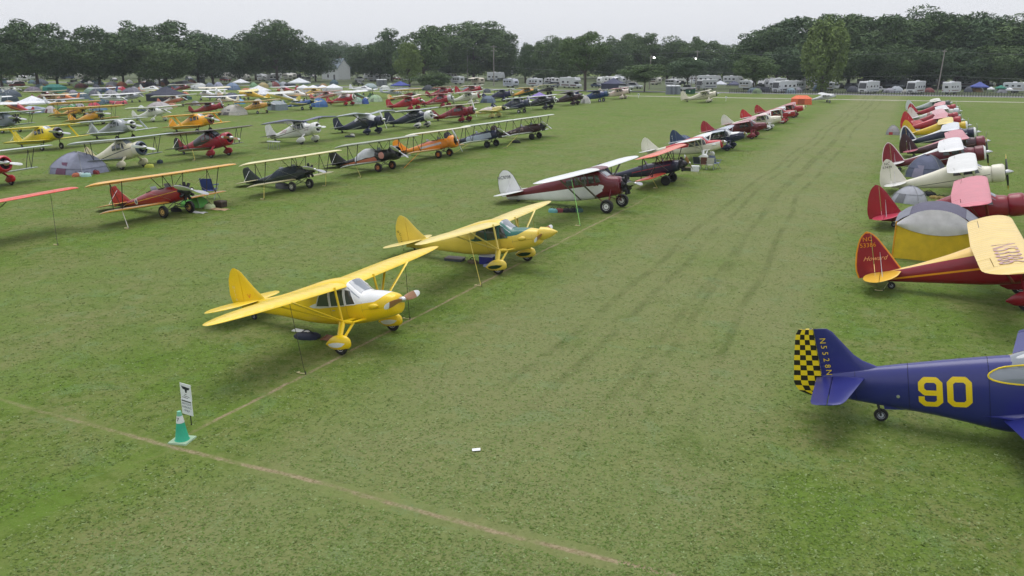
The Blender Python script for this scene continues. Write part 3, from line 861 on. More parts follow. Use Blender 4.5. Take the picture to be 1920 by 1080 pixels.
def cabin_bi(body, wing, scheme=(), **k):
    return biplane(body, wing, scheme, **k)

def travelair(body, wing, scheme=(), **k):
    """Long square-sided high-wing cabin monoplane with a bare radial and big wheels."""
    sp = dict(pitch=10.5, body=body, scheme=list(scheme), shift=.8)
    sp['st'] = [(1.55, 1.05, 2.0, .46, 2.6), (1.4, .98, 2.1, .52, 3), (.85, .92, 2.2, .6, 3.6), (.5, .9, 2.5, .64, 4), (.15, .88, 2.74, .66, 4), (-.9, .86, 2.76, .66, 4), (-2.0, .9, 2.64, .62, 4), (-3.2, 1.0, 2.4, .5, 3.5), (-5.0, 1.24, 2.12, .28, 3), (-6.6, 1.46, 1.92, .1, 2.5), (-6.9, 1.52, 1.88, .04, 2)]
    sp['wings'] = [dict(span=15.0, c=2.1, ct=1.9, xle=.5, z=2.68, dih=.9, tip=2.0, square=1.8, col=wing, col2=body, attr={'p1': lambda x, s, xl, xt: .72 - abs(s)}, t=.13, rake=.3)]
    sp['fin'] = dict(le=[(1.7, -5.5), (2.1, -5.72), (2.7, -5.95), (3.1, -6.15), (3.4, -6.45), (3.5, -6.75)], te=[(1.2, -6.75), (1.5, -7.2), (2.1, -7.42), (2.8, -7.4), (3.25, -7.2), (3.43, -6.98), (3.5, -6.8)], hinge=-6.55, col=WHITE, t=.05, edge=BLACK, border=.025)
    sp['stab'] = dict(le=[(.05, -5.4), (1.2, -5.65), (1.8, -6.0), (2.0, -6.4)], te=[(.05, -6.9), (.5, -7.1), (1.3, -7.1), (1.8, -6.9), (2.0, -6.45)], hinge=-6.35, z=1.95, col=WHITE, finwire=1.2)
    sp['windows'] = [[(.42, 1.9), (.05, 1.9), (.05, 2.42), (.3, 2.36)], [(-.03, 1.9), (-.42, 1.9), (-.42, 2.42), (-.03, 2.42)], [(-.5, 1.9), (-.9, 1.9), (-.9, 2.42), (-.5, 2.42)], [(-.98, 1.9), (-1.4, 1.9), (-1.4, 2.4), (-.98, 2.42)], [(-1.48, 1.9), (-2.1, 1.9), (-2.0, 2.3), (-1.48, 2.38)]]
    sp['shield'] = [(.8, -.5), (.8, .5), (.2, .5), (.2, -.5)]
    sp['engine'] = dict(kind='radial', x=1.85, z=1.52, R=.64, n=9, prop=dict(x=2.4, R=1.35, ang=82, kind='metal'))
    sp['gear'] = dict(kind='vee', track=2.6, r=.44, w=.3, top=((1.0, .58, 1.4), (.1, .6, .92)), tail=-6.3, rt=.17, rim=WHITE, col=MAROON)
    sc = mat('grey_strut', lin(120, 112, 112), .4)
    sp['struts'] = [((.0, .62, .95), (.1, 3.7, 2.68), .075, sc), ((-1.15, .62, .95), (-.95, 3.7, 2.7), .065, sc), ((.05, 2.2, 1.9), (.05, 2.2, 2.66), .03, sc, 'jury_strut')]
    sp['text'] = [dict(on='fin', t='NC9708', x=-6.85, z=2.98, size=.3, c=lin(70, 72, 86), y=.05)]
    sp['framec'] = MAROON
    return sp

def mustang():
    sp = dict(pitch=9.4, body=PBLUE, scheme=[])
    sp['st'] = [(3.6, 1.55, 2.15, .26, 2), (3.0, 1.35, 2.35, .38, 2.1), (2.0, 1.15, 2.5, .47, 2.2), (1.0, 1.05, 2.62, .51, 2.3), (0, .92, 2.7, .53, 2.3), (-1.0, .8, 2.72, .53, 2.2), (-1.9, .71, 2.7, .52, 2.2), (-2.6, .72, 2.67, .5, 2.2), (-3.3, .9, 2.62, .46, 2.2), (-4.2, 1.13, 2.54, .4, 2.2), (-5.4, 1.36, 2.42, .3, 2.1), (-6.5, 1.58, 2.26, .16, 2), (-7.0, 1.7, 2.16, .06, 2)]
    sp['wings'] = [dict(span=11.3, c=2.7, ct=1.25, xle=-.1, z=1.16, dih=5, tip=.35, square=3.5, rib=0, col=PBLUE, t=.13, lef=.25, y0=.1)]
    sp['fin'] = dict(checker=checker(MYEL, (0.012, 0.01, 0.012)), le=[(2.2, -4.6), (2.34, -5.2), (2.45, -5.6), (2.68, -5.95), (3.2, -6.35), (3.4, -6.5), (3.47, -6.62)], hingeline=[(1.5, -6.78), (2.0, -6.8), (3.47, -6.95)],
                     te=[(1.62, -7.15), (1.74, -7.42), (1.95, -7.55), (2.6, -7.5), (3.25, -7.42), (3.4, -7.38), (3.47, -7.32)], t=.1)
    sp['stab'] = dict(le=[(.1, -5.75), (1.9, -6.15), (2.05, -6.25), (2.1, -6.4)], te=[(.1, -6.95), (1.9, -6.95), (2.05, -6.9), (2.1, -6.8)], hinge=-6.55, z=2.16, col=PBLUE)
    sp['canopy'] = (-3.0, -.3, .62, .5, .14); sp['rimc'] = MYEL
    sp['engine'] = dict(kind='inline', x=3.55, z=1.83, prop=dict(x=3.6, R=1.6, ang=30, kind='black', blades=4, spin=(.3, .6), hub=paint(PBLUE)))
    sp['gear'] = dict(kind='retract', track=3.4, r=.36, top=(.1, 1.75, 1.2), tail=-5.62, rt=.18, rim=SILVER)
    yc = lin(236, 204, 24)
    sp['text'] = [dict(on='fin', t=ch, x=-6.74 + .02 * i, z=3.16 - i * .175, size=.21, c=yc, rot=-88, y=.075) for i, ch in enumerate('N5528N')]
    def number(root, mw, fus):
        # octagonal block numerals laid along the curved side
        nine = [(.5, .12), (.32, 0), (-.32, 0)]
        segs = {'9': [[(-.34, .14), (-.2, 0), (.2, 0), (.34, .14), (.34, .86), (.2, 1), (-.2, 1), (-.34, .86), (-.34, .62), (-.2, .48), (.34, .48)], [(-.34, .14), (-.34, .3)]],
                '0': [[(-.2, 0), (.2, 0), (.34, .14), (.34, .86), (.2, 1), (-.2, 1), (-.34, .86), (-.34, .14), (-.2, 0)]]}
        for ch, cx in (('9', -4.26), ('0', -3.62)):
            mb = MB(); hgt, wd = .78, .6
            for poly in segs[ch]:
                for (a, b) in zip(poly, poly[1:]):
                    dx, dz = (b[0] - a[0]) * wd, (b[1] - a[1]) * hgt; L = sqrt(dx * dx + dz * dz); ux, uz = dx / L, dz / L; t = .068
                    n = max(2, int(L / .1)); vs = []
                    for i in range(n + 1):
                        f = (i / n) * (L + t * .7) - t * .35
                        for sg in (-1, 0, 1):
                            x = cx + a[0] * wd + ux * f - uz * t * sg; z = 1.54 + .03 * (cx + 4.3) + (a[1]) * hgt * .82 + uz * f * .82 + ux * t * sg
                            vs.append((x, -(fus.side(x, z) + .012), z))
                    mb.add(vs, [(3 * i + j, 3 * i + 3 + j, 3 * i + 4 + j, 3 * i + 1 + j) for i in range(n) for j in range(2)])
            mb.build('race_number', mat('number_paint', yc, .4, var=.03), root, mw, smooth=0)
        for sx in (-6.0, -4.75, -2.98):
            zb, zt, hw, n = fus.sec(sx); zc, h = (zb + zt) / 2, (zt - zb) / 2
            MB().path([(sx, (hw + .003) * math.copysign(abs(cos(a)) ** (2 / n), cos(a)), zc + (h + .003) * math.copysign(abs(sin(a)) ** (2 / n), sin(a))) for a in [2 * pi * i / 36 for i in range(37)]], .006, 4).build('panel_seam', mat('seam_shadow', lin(22, 25, 62), .6, var=0), root, mw)  # panel seams drawn as thin dark blue lines
        MB().lathe([(0, .045), (-.02, .04), (-.022, .005)], 10, 'y', (-5.0, -fus.side(-5.0, 1.72), 1.72)).build('access_cap', METAL, root, mw)
        MB().box((-5.1, -.1, 1.36), (.5, .015, .17)).build('tail_wheel_door', paint(PBLUE), root, mw)
        rings = []
        for i in range(9):
            t = i / 8; x = -.3 - 2.9 * t; w = .4 * sin(pi * min(.15 + t * .95, 1)) ** .7 + .01; r = []
            for f in (0, .2, .4, .6, .8, 1):
                z = 1.2 + .38 * (1 - f) ** 2 * (1 - t) + .05; r.append((x, -(fus.side(x, z) - .02 + w * f), z))
            rings.append(r)
        MB().loft(rings, 0, (False, False), False).build('wing_fillet', paint(PBLUE), root, mw)
    sp['extra'] = [number]
    return sp

def lowwing(body, wing, scheme=(), **k):
    """Low-wing tail-dragger or tricycle tourer."""
    tri = k.get('tri', False)
    sp = dict(pitch=0.0 if tri else 11, body=body, scheme=list(scheme))
    if k.get('open'):
        sp['st'] = [(1.5, .95, 1.6, .38, 2.2), (1.2, .9, 1.66, .42, 2.3), (.4, .86, 1.7, .42, 2.4), (-1.6, .88, 1.68, .38, 2.3), (-3, 1.05, 1.55, .26, 2.2), (-4.6, 1.24, 1.44, .1, 2), (-4.9, 1.28, 1.42, .04, 2)]
        sp['cockpits'] = [(-.1, .7), (-1.2, .65)]
    else:
        sp['st'] = [(2.0, 1.0, 1.5, .3, 2.2), (1.6, .92, 1.62, .42, 2.4), (.9, .86, 1.75, .52, 2.6), (.5, .84, 1.86, .54, 2.6), (.0, .84, 2.2, .54, 2.4), (-.8, .86, 2.26, .52, 2.4), (-1.8, .92, 2.06, .44, 2.3), (-3.2, 1.08, 1.76, .28, 2.2), (-4.8, 1.24, 1.52, .1, 2), (-5.2, 1.3, 1.46, .04, 2)]
        sp['windows'] = [[(.35, 1.72), (-.05, 1.72), (-.05, 2.08), (.12, 2.0)], [(-.12, 1.72), (-.7, 1.72), (-.7, 2.1), (-.12, 2.1)], [(-.78, 1.72), (-1.35, 1.74), (-1.25, 2.02), (-.78, 2.1)]]
        sp['shield'] = [(.5, -.44), (.5, .44), (.04, .42), (.04, -.42)]
    sp['wings'] = [dict(span=k.get('span', 9.6), c=1.7, ct=1.25, xle=.75, z=.98, dih=5, tip=.8, square=2.2, y0=.3, col=wing, t=.12, lef=.4)]
    sp['fin'] = dict(le=[(1.4, -3.9), (1.8, -4.3), (2.3, -4.62), (2.55, -4.8), (2.62, -4.95)], te=[(1.1, -5.1), (1.5, -5.4), (2.1, -5.42), (2.5, -5.3), (2.62, -5.1)], hinge=-4.85, col=k.get('fin', body), rud=k.get('rud', k.get('fin', body)), t=.07)
    sp['stab'] = dict(le=[(.05, -4.1), (1.2, -4.3), (1.6, -4.55), (1.7, -4.75)], te=[(.05, -5.1), (1.2, -5.2), (1.6, -5.05), (1.7, -4.85)], hinge=-4.75, z=1.48, col=k.get('stab', wing))
    if k.get('open'):
        sp['engine'] = dict(kind='radial', x=1.7, z=1.3, R=.5, n=5, prop=dict(x=2.15, R=1.1, ang=k.get('ang', 70), kind='metal'))
        sp['gear'] = dict(kind='pant' if k.get('pants') else 'spring', track=2.4, r=.32, top=(.1, .9, .95), tail=-4.5, rt=.12, rim=SILVER, col=k.get('gear', body), pantcol=k.get('gear', body))
    else:
        sp['engine'] = dict(kind='inline', x=2.0, z=1.28, intakes=[(-.2, 1.2, .14, .12), (.2, 1.2, .14, .12)], prop=dict(x=2.08, R=1.0, ang=60, kind='metal', spin=(.18, .35)))
        sp['gear'] = dict(kind='spring', track=2.9, r=.28, top=(.1, 1.3, .98), tail=1.75 if tri else -4.7, rt=.24 if tri else .13, rim=SILVER)
    return sp

def highwing(body, wing, scheme=(), **k):
    """Light strutted high-wing aeroplane."""
    tri = k.get('tri', False)
    sp = dict(pitch=0.5 if tri else 11, body=body, scheme=list(scheme))
    sp['st'] = [(1.75, 1.05, 1.5, .3, 2.3), (1.5, .98, 1.62, .4, 2.5), (.9, .9, 1.7, .46, 2.6), (.5, .88, 1.76, .48, 2.8), (.1, .87, 2.16, .5, 3), (-.9, .88, 2.2, .5, 3), (-1.7, .95, 1.98, .42, 2.6), (-3.0, 1.1, 1.7, .26, 2.3), (-4.8, 1.28, 1.52, .08, 2), (-5.0, 1.32, 1.48, .04, 2)]
    sp['wings'] = [dict(span=k.get('span', 10.7), c=k.get('c', 1.6), ct=k.get('ct', 1.45), xle=.3, z=2.1, dih=1.3, tip=k.get('tip', .6), square=2.6, col=wing, t=.12)]
    sq = k.get('swept', False)
    if sq: fin = dict(le=[(1.4, -3.6), (1.6, -4.2), (2.6, -4.95), (2.68, -5.05)], te=[(1.2, -5.1), (1.5, -5.15), (2.6, -5.6), (2.68, -5.55)], hinge=-4.98)
    else: fin = dict(le=[(1.4, -3.9), (1.7, -4.25), (2.2, -4.6), (2.42, -4.8), (2.5, -4.95)], te=[(1.1, -5.0), (1.5, -5.35), (2.0, -5.4), (2.35, -5.25), (2.5, -5.0)], hinge=-4.85)
    fin.update(col=k.get('fin', body), rud=k.get('rud', k.get('fin', body)), t=.07); sp['fin'] = fin
    sp['stab'] = dict(le=[(.05, -4.1), (1.2, -4.3), (1.6, -4.5), (1.7, -4.7)], te=[(.05, -5.1), (1.2, -5.2), (1.6, -5.0), (1.7, -4.85)], hinge=-4.75, z=1.5, col=k.get('stab', wing))
    sp['windows'] = [[(.36, 1.62), (-.02, 1.6), (-.02, 2.02), (.14, 1.96)], [(-.1, 1.6), (-.75, 1.6), (-.75, 2.02), (-.1, 2.02)], [(-.82, 1.6), (-1.4, 1.64), (-1.3, 1.95), (-.82, 2.01)]]
    sp['shield'] = [(.48, -.4), (.48, .4), (.13, .42), (.13, -.42)]
    if k.get('eng') == 'radial': sp['engine'] = dict(kind='radial', x=1.9, z=1.3, R=.48, n=7, prop=dict(x=2.35, R=1.1, ang=k.get('ang', 70), kind='metal'))
    elif k.get('eng') == 'cowl': sp['engine'] = dict(kind='cowl', x=2.2, z=1.35, R=.5, L=.7, n=7, col=k.get('cowl', body), prop=dict(x=2.28, R=1.1, ang=k.get('ang', 70), kind='metal', spin=(.16, .3)))
    else: sp['engine'] = dict(kind='inline', x=1.75, z=1.3, intakes=[(-.18, 1.3, .14, .12), (.18, 1.3, .14, .12)], prop=dict(x=1.84, R=.95, ang=k.get('ang', 70), kind=k.get('prop', 'metal'), spin=(.15, .25)))
    sp['gear'] = dict(kind='pant' if k.get('pants') else 'spring', track=2.3, r=.27, top=(.1, .45, .95), tail=1.55 if tri else -4.75, rt=.22 if tri else .12, rim=SILVER, col=k.get('gear', body), pantcol=k.get('gear', body))
    sp['struts'] = [((.1, .5, .98), (-.1, 2.7, 2.12), .045, paint(k.get('strut', body)))]
    if not tri: sp['struts'].append(((-.3, .5, .98), (-.9, 2.7, 2.13), .04, paint(k.get('strut', body))))
    return sp
# ------------------------------------------------------------------ the setting: field, path, road
def grass_material():
    m, nt, b = _new('mown_grass'); N, L = nt.nodes, nt.links
    geo = N.new('ShaderNodeNewGeometry')
    def noise(scale, detail=4, st=(1, 1, 1), rough=.6, dist=0.0):
        mp = N.new('ShaderNodeMapping'); mp.inputs['Scale'].default_value = st
        L.new(geo.outputs['Position'], mp.inputs[0])
        n = N.new('ShaderNodeTexNoise'); n.inputs['Scale'].default_value = scale; n.inputs['Detail'].default_value = detail
        n.inputs['Roughness'].default_value = rough; n.inputs['Distortion'].default_value = dist
        L.new(mp.outputs[0], n.inputs['Vector']); return n.outputs['Fac']
    def mth(op, a, bb=None, c=None, clamp=False):
        n = N.new('ShaderNodeMath'); n.operation = op; n.use_clamp = clamp
        for i, v in enumerate((a, bb, c)):
            if v is None: continue
            if isinstance(v, (int, float)): n.inputs[i].default_value = v
            else: L.new(v, n.inputs[i])
        return n.outputs[0]
    def rng_(v, a, c, lo=0, hi=1):
        n = N.new('ShaderNodeMapRange'); n.interpolation_type = 'SMOOTHSTEP'
        L.new(v, n.inputs[0])
        for i, q in enumerate((a, c, lo, hi)): n.inputs[i + 1].default_value = q
        return n.outputs[0]
    def mix(f, a, bb, blend='MIX'):
        n = N.new('ShaderNodeMix'); n.data_type = 'RGBA'; n.blend_type = blend
        if isinstance(f, (int, float)): n.inputs[0].default_value = f
        else: L.new(f, n.inputs[0])
        for i, v in ((6, a), (7, bb)):
            if isinstance(v, tuple): n.inputs[i].default_value = (*v, 1)
            else: L.new(v, n.inputs[i])
        return n.outputs[2]
    sep = N.new('ShaderNodeSeparateXYZ'); L.new(geo.outputs['Position'], sep.inputs[0])
    X, Y = sep.outputs[0], sep.outputs[1]
    big, mid = noise(.045, 4, dist=.4), noise(.33, 5)
    small, fine, speck = noise(2.4, 5), noise(11, 4, rough=.75), noise(26, 3, rough=.8)
    col = mix(rng_(big, .35, .65), (.122, .196, .042), (.088, .170, .024))
    col = mix(rng_(mid, .38, .66), col, (.150, .178, .062))
    col = mix(rng_(small, .42, .68), col, (.080, .138, .022))
    # the taxi lane between the rows: thinner, greyer turf with wheel tracks
    lane = mth('MULTIPLY', rng_(X, -15.0, -11.0), rng_(X, -1.0, -3.5))
    lane = mth('MULTIPLY', lane, rng_(noise(.12, 3), .25, .62, .6, 1))
    lane2 = mth('MULTIPLY', rng_(X, -36, -33), rng_(X, -21, -24))
    lane = mth('MAXIMUM', lane, mth('MULTIPLY', lane2, .3))
    col = mix(mth('MULTIPLY', lane, .7), col, (.188, .205, .098))
    drift = mth('MULTIPLY', mth('SUBTRACT', noise(.03, 2), .5), 2.4)
    tr = None
    for x0, sl in ((-3.6, -.045), (-5.2, -.045), (-6.4, -.02), (-8.1, -.02), (-9.6, -.01)):
        d = mth('ABSOLUTE', mth('SUBTRACT', mth('ADD', mth('ADD', X, drift), mth('MULTIPLY', mth('MINIMUM', Y, 60.0), -sl)), x0))
        t = rng_(d, .26, .06); tr = t if tr is None else mth('MAXIMUM', tr, t)
    tr = mth('MULTIPLY', tr, rng_(noise(.3, 4), .36, .6, .1, 1))
    tr = mth('MULTIPLY', tr, rng_(Y, 16, 24))
    col = mix(mth('MULTIPLY', tr, .55), col, (.082, .108, .034))
    patchy = noise(.9, 5, (1, .55, 1), .7, .8)
    col = mix(rng_(patchy, .5, .7, 0, .38), col, (.195, .205, .085))
    col = mix(rng_(patchy, .46, .28, 0, .45), col, (.056, .112, .014))
    worn = noise(.14, 5, dist=.8, rough=.65)
    col = mix(rng_(worn, .54, .72, 0, .4), col, (.175, .195, .078))
    # cut stubble and clover speckle
    col = mix(rng_(fine, .56, .74, 0, .75), col, (.255, .295, .135))
    col = mix(rng_(fine, .46, .28, 0, .8), col, (.050, .082, .018))
    col = mix(rng_(speck, .64, .78, 0, .4), col, (.25, .30, .17))
    clover = mth('MULTIPLY', rng_(noise(.7, 4, dist=.6), .56, .66), rng_(speck, .45, .6))
    col = mix(mth('MULTIPLY', clover, .55), col, (.14, .245, .125))
    # worn earth along the tie-down lines
    wob = mth('MULTIPLY', mth('SUBTRACT', noise(.16, 2), .5), .8)
    wob2 = mth('MULTIPLY', mth('SUBTRACT', noise(2.6, 4, rough=.7), .5), .16)
    d1 = mth('ABSOLUTE', mth('ADD', mth('ADD', mth('ADD', X, 15.6), wob2), mth('MULTIPLY', wob, .6)))
    d1 = mth('MULTIPLY', rng_(d1, .1, .02), mth('MULTIPLY', rng_(Y, 13.4, 14.2), rng_(Y, 62, 44)))
    d2 = mth('ABSOLUTE', mth('ADD', mth('ADD', mth('ADD', Y, -13.2), wob2), mth('MULTIPLY', wob, .6)))
    d2 = mth('MULTIPLY', rng_(d2, .12, .02), mth('MULTIPLY', rng_(X, -24, -12, .3, 1), rng_(X, 6, 0)))
    dirt = mth('MULTIPLY', mth('MAXIMUM', d1, d2), rng_(noise(1.3, 5, rough=.7), .34, .58, .2, 1))
    dirt = mth('MULTIPLY', dirt, rng_(fine, .3, .46, .55, 1))
    soil = mix(rng_(fine, .35, .65), (.20, .165, .09), (.33, .285, .175))
    col = mix(mth('MULTIPLY', dirt, .95), col, soil)
    hs = N.new('ShaderNodeHueSaturation'); L.new(col, hs.inputs['Color'])
    hs.inputs['Hue'].default_value = .488; hs.inputs['Saturation'].default_value = 1.03; hs.inputs['Value'].default_value = 1.1
    L.new(hs.outputs[0], b.inputs['Base Color'])
    b.inputs['Roughness'].default_value = .9; b.inputs['Specular IOR Level'].default_value = .15
    bp = N.new('ShaderNodeBump'); bp.inputs['Strength'].default_value = .8; bp.inputs['Distance'].default_value = .05
    L.new(mth('ADD', fine, mth('MULTIPLY', small, .6)), bp.inputs['Height']); L.new(bp.outputs[0], b.inputs['Normal'])
    return m

GRASS = grass_material()
def sheet(name, pts, z, m):
    return struct(MB().add([(x, y, z) for x, y in pts], [tuple(range(len(pts)))]).build(name, m, smooth=0))
sheet('ground', [(-2200, -300), (1500, -300), (1500, 2600), (-2200, 2600)], 0, GRASS)

GRAVEL = mat('pale_gravel', lin(176, 172, 158), .95, var=.25, scale=.7, bump=.4)
ASPHALT = mat('worn_asphalt', lin(128, 130, 134), .9, var=.2, scale=.3, bump=.2)
SHOULDER = mat('dry_shoulder', lin(150, 146, 124), .95, var=.3, scale=.5)
SHADED_TURF = mat('camp_turf', lin(84, 96, 60), .95, var=.35, scale=.12)  # turf darkened in its colour to stand for tree shade
def strip(name, pts, w, z, m):
    """A path of constant width along a poly-line."""
    L_, R_ = [], []
    for i, (x, y) in enumerate(pts):
        a, b = pts[max(i - 1, 0)], pts[min(i + 1, len(pts) - 1)]
        dx, dy = b[0] - a[0], b[1] - a[1]; l = sqrt(dx * dx + dy * dy); nx, ny = -dy / l, dx / l
        L_.append((x + nx * w / 2, y + ny * w / 2, z)); R_.append((x - nx * w / 2, y - ny * w / 2, z))
    n = len(pts)
    return struct(MB().add(L_ + R_, [(i, i + 1, n + i + 1, n + i) for i in range(n - 1)]).build(name, m, smooth=0))
strip('gravel_path', [(-175, 201), (-120, 201.5), (-84, 202), (-60, 204), (-30, 205), (0, 208), (30, 210.5), (80, 213), (160, 216)], 2.8, .006, GRAVEL)
sheet('camp_ground', [(-420, 242), (320, 242), (320, 420), (-420, 420)], .004, SHADED_TURF)
strip('road', [(-420, 224), (-200, 226), (-120, 229), (-60, 233), (0, 237), (60, 240), (240, 246)], 7.0, .012, ASPHALT)
for k, (off, w) in enumerate(((-4.3, 1.2), (4.3, 1.0))):
    strip('road_shoulder', [(-420, 224 + off), (-200, 226 + off), (-120, 229 + off), (-60, 233 + off), (0, 237 + off), (60, 240 + off), (240, 246 + off)], w, .009, SHOULDER)

def make_grass(n=140000):
    """Cut blades and clover tufts standing in the near turf."""
    # sample points inside the view wedge, denser near the camera
    d = 12.5 + (95 - 12.5) * rng.random(n) ** 2.1
    az = radians(-25.3) + (rng.random(n) - .5) * radians(70)
    x, y = d * np.sin(az), d * np.cos(az)
    keep = (np.abs(x + 15.6) > .3) | (y > 50); keep &= (np.abs(y - 13.2) > .3) | (x > -4)
    x, y, d = x[keep], y[keep], d[keep]; n = len(x)
    lane = (x > -13.5) & (x < -3)
    h = rng.uniform(.006, .02, n) * np.where(lane, .75, 1.0); w = rng.uniform(.012, .03, n) * (1 + d / 55)
    V = np.zeros((n, 6, 3), np.float32)
    for k in range(2):
        a = rng.random(n) * 2 * pi; la = rng.random(n) * 2 * pi; le = rng.uniform(.02, .06, n)
        bx, by = np.cos(a) * w, np.sin(a) * w
        ox, oy = rng.normal(0, .02, n), rng.normal(0, .02, n)
        V[:, 3 * k + 0] = np.stack([x + ox - bx, y + oy - by, np.full(n, .001)], 1)
        V[:, 3 * k + 1] = np.stack([x + ox + bx, y + oy + by, np.full(n, .001)], 1)
        V[:, 3 * k + 2] = np.stack([x + ox + np.cos(la) * le, y + oy + np.sin(la) * le, h], 1)
    me = bpy.data.meshes.new('grass')
    me.vertices.add(n * 6); me.vertices.foreach_set('co', V.reshape(-1))
    me.loops.add(n * 6); me.loops.foreach_set('vertex_index', np.arange(n * 6, dtype=np.int32))
    me.polygons.add(n * 2); me.polygons.foreach_set('loop_start', np.arange(0, n * 6, 3, dtype=np.int32))
    me.update()
    tone = np.repeat(rng.random(n), 6).astype(np.float32)
    at = me.attributes.new('tone', 'FLOAT', 'POINT'); at.data.foreach_set('value', tone)
    m, nt, b = _new('grass_blades')
    a = nt.nodes.new('ShaderNodeAttribute'); a.attribute_name = 'tone'
    cr = nt.nodes.new('ShaderNodeValToRGB'); e = cr.color_ramp.elements
    e[0].color = (.075, .125, .022, 1); e[1].color = (.25, .32, .14, 1)
    for p, c in ((.35, (.11, .18, .035)), (.62, (.16, .225, .065)), (.85, (.19, .245, .09))):
        q = e.new(p); q.color = (*c, 1)
    nt.links.new(a.outputs['Fac'], cr.inputs[0]); nt.links.new(cr.outputs[0], b.inputs['Base Color'])
    b.inputs['Roughness'].default_value = .85; b.inputs['Specular IOR Level'].default_value = .2
    me.materials.append(m)
    o = link('grass', me); o['label'] = 'short mown grass and clover in the near field'; o['category'] = 'grass'
    stuff(o)
make_grass()
# ------------------------------------------------------------------ the parked aircraft
G_M = 'aircraft parked in the middle row'; G_R = 'aircraft parked in the right row'; G_2 = 'biplanes in the second row'
G_3 = 'aircraft in the third row'; G_4 = 'aircraft in the fourth row'; G_5 = 'aircraft among the tents'

# --- middle row
yw = lambda x, y, z: min(z - (1.43 + .03 * x) - (max(x - 1.05, 0) * .55), (x + 2.35), 1.32 + .0 + (.0 if x > -.02 else 0) + (9 if x > -.02 else (.72 + .32 * (x + .0))) - z + .0)
sp = fairchild(YEL, lin(246, 210, 50), [(yw, WHITE)], flash=WHITE, frame=WHITE, prop='wood', ang=91)
sp['text'] = stack_text('N77651', -5.72, 2.3, .15, lin(240, 226, 170), .05, step=1.02)
sp['text'].append(dict(on='fin', t='V', x=-5.02, z=1.92, size=.22, c=lin(226, 130, 70), wide=1.5, y=.06))
aircraft('cabin_monoplane', 'bright yellow high-wing airplane with white cowl top, nearest in the middle row', spot(690, 642), sp, G_M, rz=radians(-3.5))
gw = lambda x, y, z: min(z - (1.47 + .03 * x) - (max(x - .75, 0) * .35), (x + 2.35), (9 if x > -.02 else (2.04 + .32 * x)) - z)
sp = fairchild(YEL2, lin(238, 216, 122), [(gw, GREEN)], flash=lin(28, 62, 40), frame=GREEN, prop='wood', spin=(.29, .72), ang=100)
sp['engine']['prop']['hub'] = paint(YEL2)
sp['text'] = [dict(on='fin', t='N', x=-5.86, z=2.24, size=.17, c=lin(70, 60, 30), y=.06)] + stack_text('C2868', -5.76, 2.1, .16, lin(70, 60, 30), .04)
aircraft('cabin_monoplane', 'pale yellow high-wing airplane with teal green cowl top and pointed spinner', spot(962, 502), sp, G_M, rz=radians(-3), scale=1.02)
mt = lambda x, y, z: min((1.72 - .012 * (x + 3)) - z, 1.05 - x - 6 * max(0, (abs(z - 1.42) - .2)) ** 2 if True else 0, (z - (.93 + max(x + .1, 0) * .55)) + .0)
sp = travelair(MAROON, lin(238, 240, 242), [(lambda x, y, z: min((1.78 + .02 * x) - z, .62 - x - 3.2 * max(0, abs(z - 1.44) - .12) ** 2, max(-x - .3, z - (.9 + (x + .6) * .42) if x > -.3 else 1)), WHITE)])
aircraft('cabin_monoplane', 'maroon and white cabin airplane with white wings and bare radial engine', spot(1152, 394), sp, G_M, rz=radians(-3.5), scale=.98)
sp = biplane(lin(28, 31, 60), lin(230, 112, 80), [(line(1.42, .05, .028, -2.6, .75), lin(150, 36, 60))], round=True, rud=lin(36, 30, 44), stab=lin(24, 26, 44), low=TANGER, prop='wood', rim=BLACK, ang=55, span=9.6, span2=8.2)
aircraft('biplane', 'navy biplane with orange wings and thin red side arrow', spot(1254, 345), sp, G_M)
rs = lambda x, y, z: z - (1.52 + .0 * x + max(0, -x - 1.5) * .06)
sp = fairchild(CREAM, lin(236, 238, 240), [(lambda x, y, z: z - (1.5 + .015 * x), RED2), (line(1.47, .015, .035), WHITE), (lambda x, y, z: x - 1.5, RED)], fin=IVORY, gear=WHITE, strut=lin(205, 200, 190), stab=WHITE, spin=(.2, .3))
sp['scheme'][0] = (lambda x, y, z: min(z - (1.5 + .015 * x), x + 3.6), RED2)
sp['fin']['col'] = lin(226, 224, 206)
aircraft('cabin_monoplane', 'cream airplane with red upper fuselage, camp chairs beside its wheel', spot(1325, 300), sp, G_M)
sp = fairchild(NAVY, lin(180, 190, 205), [(lambda x, y, z: min(z - (1.52 + .03 * x) - (max(x - 1.1, 0) * .6), x + 2.0, (9 if x > -.02 else (2.04 + .32 * x)) - z), WHITE)], fin=lin(36, 58, 92), strut=NAVY, gear=NAVY, frame=WHITE)
sp['text'] = stack_text('N8123', -5.76, 2.35, .17, WHITE, .04)
aircraft('cabin_monoplane', 'dark blue airplane with white cowl top, wing over a blue tent', spot(1368, 281), sp, G_M)
sp = fairchild(MAROON, lin(196, 130, 138), [], fin=lin(158, 26, 48), gear=lin(130, 26, 44), strut=MAROON)
aircraft('cabin_monoplane', 'plain maroon high-wing airplane with maroon wheel fairings', spot(1413, 259), sp, G_M)
sp = fairchild(CREAM, lin(206, 160, 168), [], fin=lin(218, 222, 208), gear=WHITE, strut=WHITE, flash=BLACK)
aircraft('cabin_monoplane', 'ivory high-wing airplane with black-eyed white wheel fairings', spot(1442, 244), sp, G_M)
sp = fairchild(RED, WHITE, [(line(1.5, 0, .04), WHITE)], gear=RED, flash=WHITE, fin=RED2)
sp['text'] = stack_text('N8171', -5.76, 2.35, .19, WHITE, .04)
aircraft('cabin_monoplane', 'red airplane with white wing, second from the far end of the middle row', spot(1470, 231), sp, G_M)
sp = fairchild(RED, lin(200, 140, 146), [(fore(1.45), IVORY)], gear=MAROON, fin=RED)
